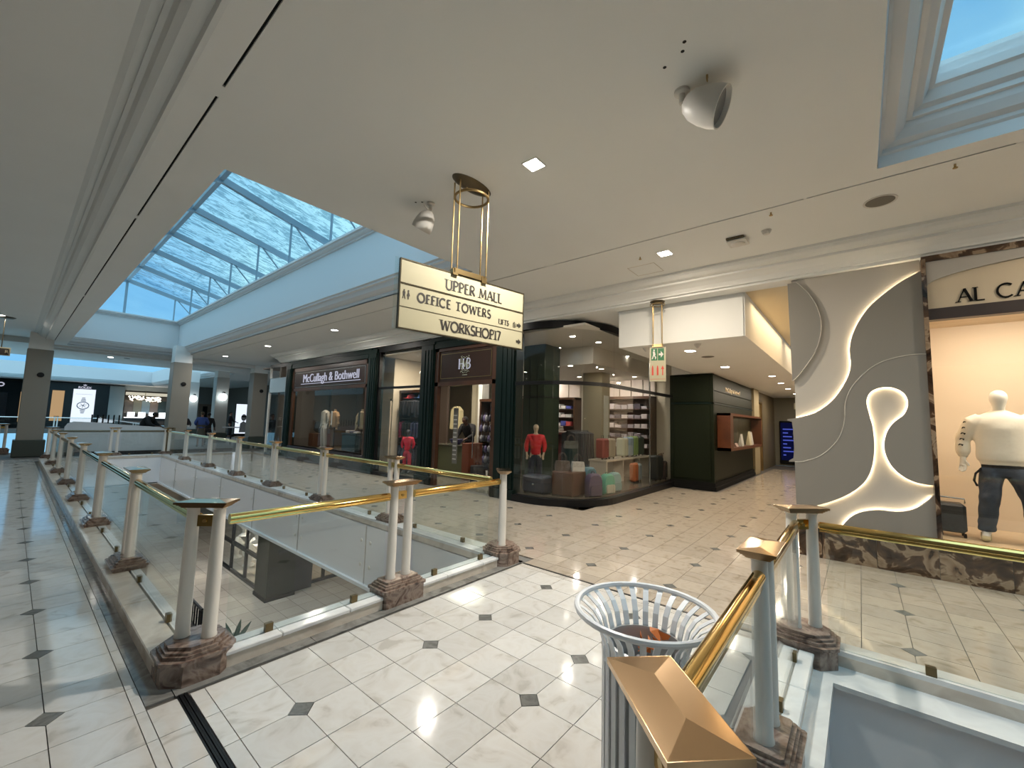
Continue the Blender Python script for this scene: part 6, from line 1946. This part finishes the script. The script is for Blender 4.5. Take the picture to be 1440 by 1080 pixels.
# mannequin in red top
figure('mannequin', 'tan headed mannequin in red top and dark trousers beside curved glass', 'mannequin', (7.62, 5.62, .14), R(-50), 1.42, M['mannequin_tan'], cmat((.50, .012, .02), .7), cmat((.012, .016, .03), .8), None, cmat((.02, .02, .02), .6), dict(wrL=(.22, -.04, .93), wrR=(-.24, -.04, .93), elL=(.26, .03, 1.15), elR=(-.26, .03, 1.15)), face=False, baggy=1.4, detail=1)
t = thing('navy_case', 'large dark navy suitcase lying on display deck left of brown box', 'suitcase', (7.1, 4.95, .14))
MB().rbox(6.98, 4.95, .15, 7.35, 5.50, .50, .04).build('shell', cmat((.02, .028, .045), .45), t)
MB().sph((6.975, 5.2, .33), (.01, .03, .02), 8, 6).build('badge', M['steel_bright'], t)
t = thing('brown_cube', 'brown leather display cube carrying two handbags', 'plinth', (7.5, 4.7, .14))
bm_ = MB()
bm_.rbox(7.22, 4.40, .14, 7.75, 4.90, .62, .02)
bm_.build('block', cmat((.085, .04, .02), .35), t)
bx(7.215, 4.64, .16, 7.222, 4.66, .60).build('seam', M['wood'], t)
def handbag(x, y, z, rz, label, c, w=.30, h=.20, d=.12):
    t = thing('handbag', label, 'handbag', (x, y, z))
    f = lambda u, v, e: (x + cos(rz) * u - sin(rz) * e, y + sin(rz) * u + cos(rz) * e, z + v)
    MB().prism([(-w / 2, 0), (w / 2, 0), (w / 2 * 1.02, h * .5), (w / 2 * .86, h), (-w / 2 * .86, h), (-w / 2 * 1.02, h * .5)], -d / 2, d / 2, f).build('body', cmat(c, .45), t)
    MB().prism([(-w / 2 * .88, h * .45), (w / 2 * .88, h * .45), (w / 2 * .86, h * 1.02), (-w / 2 * .86, h * 1.02)], -d / 2 - .008, -d / 2, f).build('flap', cmat(tuple(q * .8 for q in c), .45), t)
    for e in (-d / 3, d / 3):
        MB().tube([f(-w * .28, h * .95, e), f(-w * .24, h * 1.5, e), f(-w * .1, h * 1.8, e), f(w * .1, h * 1.8, e), f(w * .24, h * 1.5, e), f(w * .28, h * .95, e)], .007, 6).build('handle', cmat((.08, .06, .05), .4), t)
    return t
handbag(7.40, 4.76, .62, -.7, 'brown patterned handbag with round handles on brown cube', (.12, .095, .075))
handbag(7.58, 4.50, .62, -.7, 'white structured handbag on the right of brown cube', (.55, .54, .50), .26, .19)
handbag(7.95, 4.9, 1.05, -.7, 'dark grey handbag on a stand above the brown cube', (.10, .11, .10), .30, .16)
tag(MB().box(7.85, 4.8, .14, 8.05, 5.0, 1.05).build('display_plinth', cmat((.03, .05, .05), .2)), 'dark glassy display pillar behind the brown cube', 'plinth')
def backpack(x, y, z, rz, label, c, s=1.0, c2_=None):
    t = thing('backpack', label, 'backpack', (x, y, z))
    f = lambda u, v, e: (x + (cos(rz) * u - sin(rz) * e) * s, y + (sin(rz) * u + cos(rz) * e) * s, z + v * s)
    out = [(-.15, 0), (.15, 0), (.165, .05), (.165, .30), (.14, .39), (.08, .44), (-.08, .44), (-.14, .39), (-.165, .30), (-.165, .05)]
    mb = MB()
    n = len(out)
    vs_ = []
    for e, k in ((-.11, .86), (-.07, 1.0), (.05, 1.0), (.08, .9)):
        vs_ += [f(u * k, .22 + (v - .22) * k, e) for u, v in out]
    fs = [tuple(range(n)), tuple(range(3 * n, 4 * n))] + [(k * n + i, k * n + (i + 1) % n, (k + 1) * n + (i + 1) % n, (k + 1) * n + i) for k in range(3) for i in range(n)]
    mb.add(vs_, fs).build('body', cmat(c, .75), t, True)
    MB().prism([(-.12, .03), (.12, .03), (.125, .17), (.10, .21), (-.10, .21), (-.125, .17)], -.145, -.10, f).build('front_pocket', cmat(c2_ or tuple(q * .8 for q in c), .75), t)
    MB().tube([f(-.13, .27, -.105), f(-.11, .37, -.10), f(0, .40, -.10), f(.11, .37, -.10), f(.13, .27, -.105)], .005 * s, 5).build('zip', M['black'], t)
    MB().tube([f(-.035, .43, .02), f(-.03, .475, .02), f(.03, .475, .02), f(.035, .43, .02)], .009 * s, 6).build('top_handle', cmat(tuple(q * .6 for q in c), .7), t)
    for q in (-1, 1):
        MB().tube([f(q * .07, .41, .09), f(q * .10, .30, .13), f(q * .10, .15, .12), f(q * .12, .05, .08)], .014 * s, 6).build('strap', cmat(tuple(w * .6 for w in c), .7), t)
    return t
backpack(7.72, 4.22, .14, -.55, 'muted purple backpack, leftmost on the display deck', (.085, .065, .11), 1.02)
backpack(8.25, 4.18, .14, -.35, 'mint green backpack with pale patterned pocket on display deck', (.10, .33, .24), .92, (.45, .45, .36))
backpack(8.72, 4.25, .14, -.3, 'light blue backpack, rightmost of three on the display deck', (.17, .32, .34), .90)
backpack(8.45, 4.75, .14, -.3, 'blue grey backpack half hidden behind the mint green one', (.10, .20, .25), 1.1)
# long rack of tall bags on a shelf
t = thing('bag_bench', 'pale bench carrying upright suitcases behind the backpacks', 'bench', (10.4, 5.0, .14))
MB().box(9.35, 4.75, .68, 12.2, 5.25, .72).build('top', cmat((.50, .46, .38), .4), t)
for x in (9.37, 10.3, 11.3, 12.15):
    bx(x, 4.77, .0, x + .06, 5.23, .68).build('support', cmat((.50, .46, .38), .4), t)
def suitcase(x, y, z, label, c, w=.30, h=.50, d=.20, par=None):
    t = thing('suitcase', label, 'suitcase', (x, y, z))
    MB().rbox(x - w / 2, y - d / 2, z + .03, x + w / 2, y + d / 2, z + h, .04).build('shell', cmat(c, .55), t)
    for k in (-1, 0, 1):
        bx(x + k * w * .25 - .006, y - d / 2 - .006, z + .06, x + k * w * .25 + .006, y - d / 2, z + h - .04).build('rib', cmat(tuple(q * .6 for q in c), .6), t)
    MB().tube([(x - .06, y, z + h), (x - .06, y, z + h + .07), (x + .06, y, z + h + .07), (x + .06, y, z + h)], .007, 6).build('handle', M['black'], t)
    for q in (-1, 1):
        MB().cyl((x + q * w * .38, y - d * .3, z + .02), (x + q * w * .38, y - d * .2, z + .02), .022, n=10).build('wheel', M['black'], t)
    return t
for x, c, l, h in ((9.60, (.22, .03, .025), 'deep red upright suitcase at the left of pale bench', .52), (9.98, (.30, .27, .20), 'khaki grey upright suitcase beside the red one on bench', .52), (10.75, (.42, .46, .36), 'pale green patterned suitcase in the middle of bench', .52), (11.1, (.22, .34, .45), 'light blue suitcase right of the pale green one on bench', .54), (11.42, (.22, .34, .12), 'bright leaf green suitcase on the pale bench', .56), (11.85, (.025, .04, .03), 'blackish green suitcase at right end of pale bench', .54)):
    suitcase(x, 5.0, .72, l, c, .32, h, .24)
suitcase(10.25, 4.45, .14, 'orange soft bag standing in front of the bench', (.45, .14, .05), .26, .50, .16)
suitcase(10.62, 4.5, .14, 'grey blue slim bag right of the orange bag', (.20, .25, .27), .2, .46, .16)
suitcase(11.2, 4.25, .14, 'large black wheeled suitcase at right front of glass shop', (.02, .022, .022), .42, .66, .26)
suitcase(11.6, 4.22, .14, 'dark brown wheeled suitcase next to the green panelled block', (.05, .03, .03), .26, .50, .22)
tag(MB().sph((11.55, 4.25, .78), (.10, .07, .06), 8, 6).sph((11.48, 4.2, .84), .02, 6, 4).sph((11.62, 4.2, .84), .02, 6, 4).build('soft_toy', cmat((.12, .07, .04), .8)), 'small brown soft toy on top of the dark brown suitcase', 'toy')
# clothes rail with grey garments and a shelf of folded knits
t = thing('clothes_rail', 'black metal clothes rail behind the handbags', 'clothes rail', (9.0, 5.6, .14))
MB().tube([(8.65, 5.45, .0), (8.65, 5.45, 1.42), (9.65, 5.45, 1.42), (9.65, 5.45, .0)], .015, 8).build('frame', M['black'], t)
for i in range(10):
    x = 8.72 + i * .095
    c = [(.035, .038, .042), (.05, .052, .056), (.028, .03, .035)][i % 3]
    tag(MB().prism([(-.19, -.05), (-.03, 0), (.03, 0), (.19, -.05), (.21, -1.0 - .03 * (i % 3)), (-.21, -1.0)], x, x + .055, lambda u, v, e: (e, 5.45 + u, 1.40 + v)).build('long_coat', cmat(c, .8)), 'long dark grey coat, %s from the left on the black rail' % NTH[i + 1], 'coat', 'long grey coats on the black rail')
t = thing('knit_table', 'small dark red table with folded white knits in the glass shop', 'table', (8.9, 6.6, 0))
MB().box(9.7, 6.5, 1.28, 10.4, 7.1, 1.32).build('top', cmat((.10, .02, .02), .4), t)
for x in (9.72, 10.33):
    bx(x, 6.52, 0, x + .05, 7.08, 1.28).build('leg', cmat((.10, .02, .02), .4), t)
for i in range(3):
    tag(MB().rbox(9.78 + .02 * i, 6.55, 1.325 + .065 * i, 10.25 - .02 * i, 7.0, 1.38 + .065 * i, .012).build('folded_knit', cmat((.55, .50, .45), .8)), 'folded white knit on dark red table, %s in the stack from below' % NTH[i + 1], 'clothing', 'folded white knits stack')

# pale blue glass corner left of the green front
lg = thing('glass_shopfront', 'pale lit glass shop corner left of the dark green shopfront', 'shopfront', (6.8, 18.2, 0))
for y in (17.0, 18.6):
    bx(6.74, y, 0, 6.82, y + .06, 3.62).build('mullion', M['post'], lg)
bx(6.76, 17.06, .1, 6.77, 18.6, 2.5).build('pane', M['shop_glass'], lg)
bx(6.74, 17.0, 2.5, 6.84, 18.66, 3.08).build('fascia_panel', cmat((.40, .48, .52), .15), lg)
bx(6.74, 17.0, 3.5, 6.84, 18.66, 3.64).build('head_beam', M['black'], lg)
bx(6.74, 17.0, 0, 6.84, 18.66, .1).build('sill', M['black'], lg)
t = thing('counter_display', 'low white display counters inside the pale glass shop corner', 'counter', (8.2, 17.9, 0))
for k in range(3):
    MB().rbox(7.6 + .3 * k, 17.85, 0, 7.85 + .3 * k, 18.4, 1.0 + .15 * k, .01).build('block', cmat((.5, .55, .6), .3), t)
tag(MB().box(7.5, 17.8, 1.75, 8.6, 18.4, 1.77).build('lit_shelf', emis('lit_shelf', (.9, .95, 1), 2)), 'bright lit shelf in the pale glass shop corner', 'shelf')
struct(MB().box(6.9, 17.6, 3.55, 9.5, 19.9, 3.6).box(9.5, 17.6, 0, 9.6, 19.9, 3.6), 'wall_glass_corner', M['dim_wall'])
area_light('corner_shop_light', (7.8, 18.2, 3.4), .8, 14, (.9, .96, 1))

# ================================================================== far end
FY = 52.0
fa = thing('far_shopfront', 'black far shopfront with warm lit side panels behind the left pillar', 'shopfront', (-1, FY, 0))
MB().box(-6, FY - .2, 0, 1.3, FY, 3.72).build('facade', M['matte_black'], fa)
for a, b in ((.45, .95),):
    bx(a, FY - .25, .5, b + .25, FY - .2, 2.9).build('warm_panel', emis('warm_lit_panel', (.75, .50, .26), .45), fa)
bx(-3.3, FY - .25, .6, -.2, FY - .2, 2.8).build('dark_window', cmat((.01, .012, .015), .1), fa)
MB().tube([(-.62 + .16 * cos(k * .7), FY - .26, 3.42 + .14 * sin(k * .7)) for k in range(9)], .05, 6, True).build('round_logo', M['letter_lit'], fa)
MB().box(1.3, FY - .3, 0, 1.9, FY, 3.8).build('pale_pier', cmat((.38, .38, .36), .5), fa)
fb2 = thing('far_shopfront', 'black far shopfront with crown sign above lit white watch poster', 'shopfront', (4, FY, 0))
MB().box(1.9, FY - .2, 0, 5.6, FY, 3.84).build('facade', cmat((.010, .016, .018), .3), fb2)
bx(2.15, FY - .26, .6, 2.85, FY - .2, 3.15).build('warm_panel', emis('amber_lit_panel', (.70, .46, .24), .5), fb2)
wx0, wx1, wz0, wz1 = 3.36, 4.72, .5, 3.36
bx(wx0, FY - .26, wz0, wx1, FY - .2, wz1).build('poster', M['screen_white'], fb2)
pg_ = cmat((.22, .25, .30), .5)
wcx, wcz, yf = 4.02, 1.95, FY - .27
MB().tube([(wcx + .36 * cos(2 * pi * i / 24), yf, wcz + .30 * sin(2 * pi * i / 24)) for i in range(24)], .035, 5, True).build('printed_watch', pg_, fb2)
g = MB()
for a in (.4, 1.2, 2.3, 3.5, 4.6, 5.5):
    g.tube([(wcx, yf, wcz), (wcx + .24 * cos(a), yf, wcz + .2 * sin(a))], .018, 4)
for k in range(4):
    g.box(wcx - .16 + .02 * k, yf - .005, wcz + .36 + .09 * k, wcx + .16 - .02 * k, yf + .005, wcz + .41 + .09 * k)
    g.box(wcx - .16 + .02 * k, yf - .005, wcz - .41 - .09 * k, wcx + .16 - .02 * k, yf + .005, wcz - .36 - .09 * k)
g.box(wcx - .5, yf, 2.92, wcx + .5, yf + .005, 2.935)
g.build('printed_detail', pg_, fb2)
font_text('ROLEX', .26, (4.02, FY - .22, 3.42), (1, 0, 0), (0, 0, 1), M['letter_lit'], 'lettering', fb2, .02, 'CENTER', .01)
MB().prism([(-.08, 3.66), (.08, 3.66), (.12, 3.80), (.05, 3.73), (0, 3.83), (-.05, 3.73), (-.12, 3.80)], FY - .24, FY - .22, lambda u, v, e: (4.02 + u, e, v)).build('crown_emblem', M['letter_lit'], fb2)
MB().box(5.6, FY - .3, 0, 6.6, FY, 3.8).build('pale_pier', cmat((.30, .33, .32), .5), fb2)
jw = thing('far_shopfront', 'bright jewellery shop far away with chandelier and lit display cases', 'shopfront', (8, FY, 0))
MB().box(6.6, FY - .1, 3.5, 10.4, FY, 4.0).box(10.0, FY - .2, 0, 11.6, FY, 3.8).build('facade', cmat((.35, .38, .38), .5), jw)
bx(6.7, FY - .14, 3.05, 10.0, FY - .10, 3.35).build('sign_strip', emis('sign_strip_glow', (.75, .70, .55), .6), jw)
MB().box(6.65, FY - .16, 3.0, 10.05, FY - .1, 3.06).box(6.65, FY - .16, 3.36, 10.05, FY - .1, 3.42).build('sign_frame', M['black'], jw)
for k in range(5):
    bx(6.7 + .6 * k, FY - .12, 1.4, 7.28 + .6 * k, FY - .08, 2.6).build('back_panel', cmat([(.12, .09, .07), (.16, .15, .11), (.15, .20, .22), (.16, .12, .10), (.03, .05, .05)][k], .6), jw)
bx(9.75, FY - .14, 1.0, 9.9, FY - .1, 2.8).build('light_strip', emis('white_strip', (.8, .9, 1), 2), jw)
for k in range(4):
    tag(MB().box(6.9 + .75 * k, FY - .9, 1.05, 7.35 + .75 * k, FY - .5, 1.5).build('lit_display_cube', emis('cube_glow', (.85, .93, 1), 2.2)), 'glowing white display cube in far jewellery shop, %s from the left' % NTH[k + 1], 'display', 'glowing cubes in the far jewellery shop')
t = thing('jewellery_counter', 'long glowing counter top in the far jewellery shop', 'counter', (8.3, FY - .8, 0))
MB().box(6.7, FY - 1.0, .7, 9.9, FY - .4, .95).build('base', cmat((.05, .05, .05), .4), t)
MB().box(6.7, FY - 1.0, .97, 9.9, FY - .4, 1.04).build('lit_top', emis('counter_glow', (.9, .95, 1), 1.6), t)
t = thing('chandelier', 'wide sparkling crystal chandelier in the far jewellery shop', 'chandelier', (8.0, FY - .7, 2.6))
rr = random.Random(3)
MB().cyl((8, FY - .7, 3.0), (8, FY - .7, 3.5), .02).build('rod', M['brass_dark'], t)
g = MB()
for k in range(90):
    g.sph((6.9 + 2.3 * rr.random(), FY - .7 + .2 * rr.uniform(-1, 1), 2.55 + .42 * rr.random()), .035 + .03 * rr.random(), 6, 4)
o = g.build('crystals', emis('crystal_sparkle', (1, .88, .68), 4.5), t)
o['kind'] = 'stuff'
# grey kiosk back beyond the atrium
t = thing('kiosk', 'long pale grey kiosk back with rounded corners beyond far railing', 'kiosk', (2.5, 20.5, 0))
pts = [(1.26, .16), (3.72, .10)] + [(3.74 + .12 * sin(a), .22 - .12 * cos(a)) for a in (R(30), R(60), R(90))] + [(3.86, .85)] + [(3.70 + .16 * cos(a), .90 + .12 * sin(a)) for a in (R(20), R(50), R(90))] + [(2.6, 1.10), (1.9, 1.17), (1.42, 1.19), (1.28, 1.12), (1.22, 1.0)]
MB().prism(pts, 20.45, 20.55, lambda u, v, e: (u, e, v)).build('panel', cmat((.50, .53, .56), .25), t)
MB().box(1.3, 20.4, 0, 3.8, 20.9, .16).build('plinth', M['matte_black'], t)
MB().box(3.87, 20.3, 0, 4.15, 20.6, 1.0).build('side_cabinet', cmat((.10, .08, .04), .5), t)
for k in range(6):
    tag(MB().cyl((1.86 + .14 * k, 20.62, 1.12), (1.86 + .14 * k, 20.62, 1.42), .02, n=8).sph((1.86 + .14 * k, 20.62, 1.42), .022, 6, 4).build('queue_post', M['matte_black']), 'thin black upright behind the kiosk back, %s from the left' % NTH[k + 1], 'post', 'black uprights behind the kiosk')
# white freestanding poster far right
t = thing('poster_stand', 'white lit poster of a figure in sunglasses between two pillars', 'poster', (10.5, 34, 0))
MB().box(10.20, 33.9, .12, 11.25, 34.0, 2.35).build('frame', M['matte_black'], t)
bx(10.24, 33.88, .22, 11.2, 33.9, 2.3).build('sheet', M['screen_white'], t)
MB().sph((10.75, 33.87, 1.35), (.17, .01, .24), 12, 8).build('printed_head', cmat((.25, .25, .25), .6), t)
bx(10.6, 33.84, 1.38, 10.9, 33.86, 1.46).build('printed_sunglasses', M['matte_black'], t)
MB().prism([(10.5, .3), (11.0, .3), (10.95, .95), (10.75, 1.1), (10.55, .95)], 33.86, 33.875, lambda u, v, e: (u, e, v)).build('printed_shoulders', cmat((.3, .3, .3), .6), t)
tag(MB().rbox(9.3, 33.7, 0, 11.4, 34.2, .16, .02).build('low_bench', M['matte_black']), 'long low black bench in front of the white poster', 'bench')
t = thing('far_door', 'brown framed service door beside the far pale pillar', 'door', (11.2, 40, 0))
bx(10.9, 45.9, 0, 11.9, 46.0, 2.4).build('leaf', cmat((.16, .10, .07), .5), t)
bx(11.2, 45.88, .2, 11.55, 45.9, 2.2).build('pane', M['matte_black'], t)
struct(MB().box(8.8, 46.0, 0, 13, 46.2, 4.0), 'wall_far_grey', cmat((.20, .19, .17), .6))
t = thing('round_shop_table', 'small pale round table with items near the far pillars', 'table', (6.6, 25.6, 0))
MB().lathe([(.001, .88), (.38, .88), (.38, .92), (.001, .92)], (7.4, 25.0, 0), 20).build('tabletop', cmat((.5, .52, .55), .3), t)
MB().cyl((7.4, 25.0, 0), (7.4, 25.0, .88), .03).build('stem', M['black'], t)

# people in the distance
blk = M['black_cloth']
figure('person', 'person in black bending over behind the grey kiosk back', 'person', (3.45, 21.9, 0), R(60), 1.70, M['skin_dark'], blk, blk, cmat((.01, .01, .01), .9), M['matte_black'],
       dict(chest=(0, -.10, 1.25), upper=(0, -.2, 1.35), neck=(0, -.27, 1.40), skull0=(0, -.34, 1.43), skull1=(0, -.38, 1.50), skull2=(0, -.37, 1.58), shL=(.22, -.18, 1.36), shR=(-.22, -.18, 1.36), elL=(.3, -.3, 1.12), wrL=(.2, -.5, 1.05), elR=(-.3, -.3, 1.12), wrR=(-.2, -.5, 1.05)), baggy=2.4, detail=1, coat=True)
figure('person', 'person in long black coat with pale face covering right of the taupe pillar', 'person', (4.82, 22.4, 0), R(20), 1.60, M['plastic_white'], blk, blk, cmat((.012, .012, .014), .9), M['matte_black'],
       dict(skull1=(0, -.02, 1.62), elL=(.27, -.05, 1.18), wrL=(.10, -.26, 1.12), elR=(-.27, -.05, 1.18), wrR=(-.10, -.26, 1.14)), baggy=2.0, detail=1, coat=True)
figure('person', 'person seen from behind in blue top, grey skirt and olive hat', 'person', (5.95, 24.3, 0), R(170), 1.66, M['skin_mid'], cmat((.035, .075, .26), .8), cmat((.07, .07, .055), .8), cmat((.06, .05, .035), .9), M['matte_black'],
       dict(elL=(.27, -.02, 1.16), wrL=(.18, -.22, 1.05), elR=(-.27, -.02, 1.16), wrR=(-.18, -.22, 1.05)), baggy=1.6, detail=1, skirt=True, female=True)
figure('person', 'dark dressed person half hidden behind the blue topped person', 'person', (6.45, 25.2, 0), R(150), 1.62, M['skin_dark'], blk, blk, cmat((.01, .01, .01), .9), M['matte_black'], None, baggy=1.5, detail=1)
figure('person', 'dark dressed person standing beside the right pale pillar', 'person', (9.6, 32.8, 0), R(60), 1.72, M['skin_mid'], blk, blk, cmat((.01, .01, .01), .9), M['matte_black'], dict(elL=(.26, -.1, 1.15), wrL=(.14, -.34, 1.05)), baggy=1.4, detail=1)
figure('person', 'dark dressed person between right taupe pillar and glass shop corner', 'person', (7.7, 20.6, 0), R(30), 1.65, M['skin_dark'], blk, blk, cmat((.01, .01, .01), .9), M['matte_black'], None, baggy=1.4, detail=1)
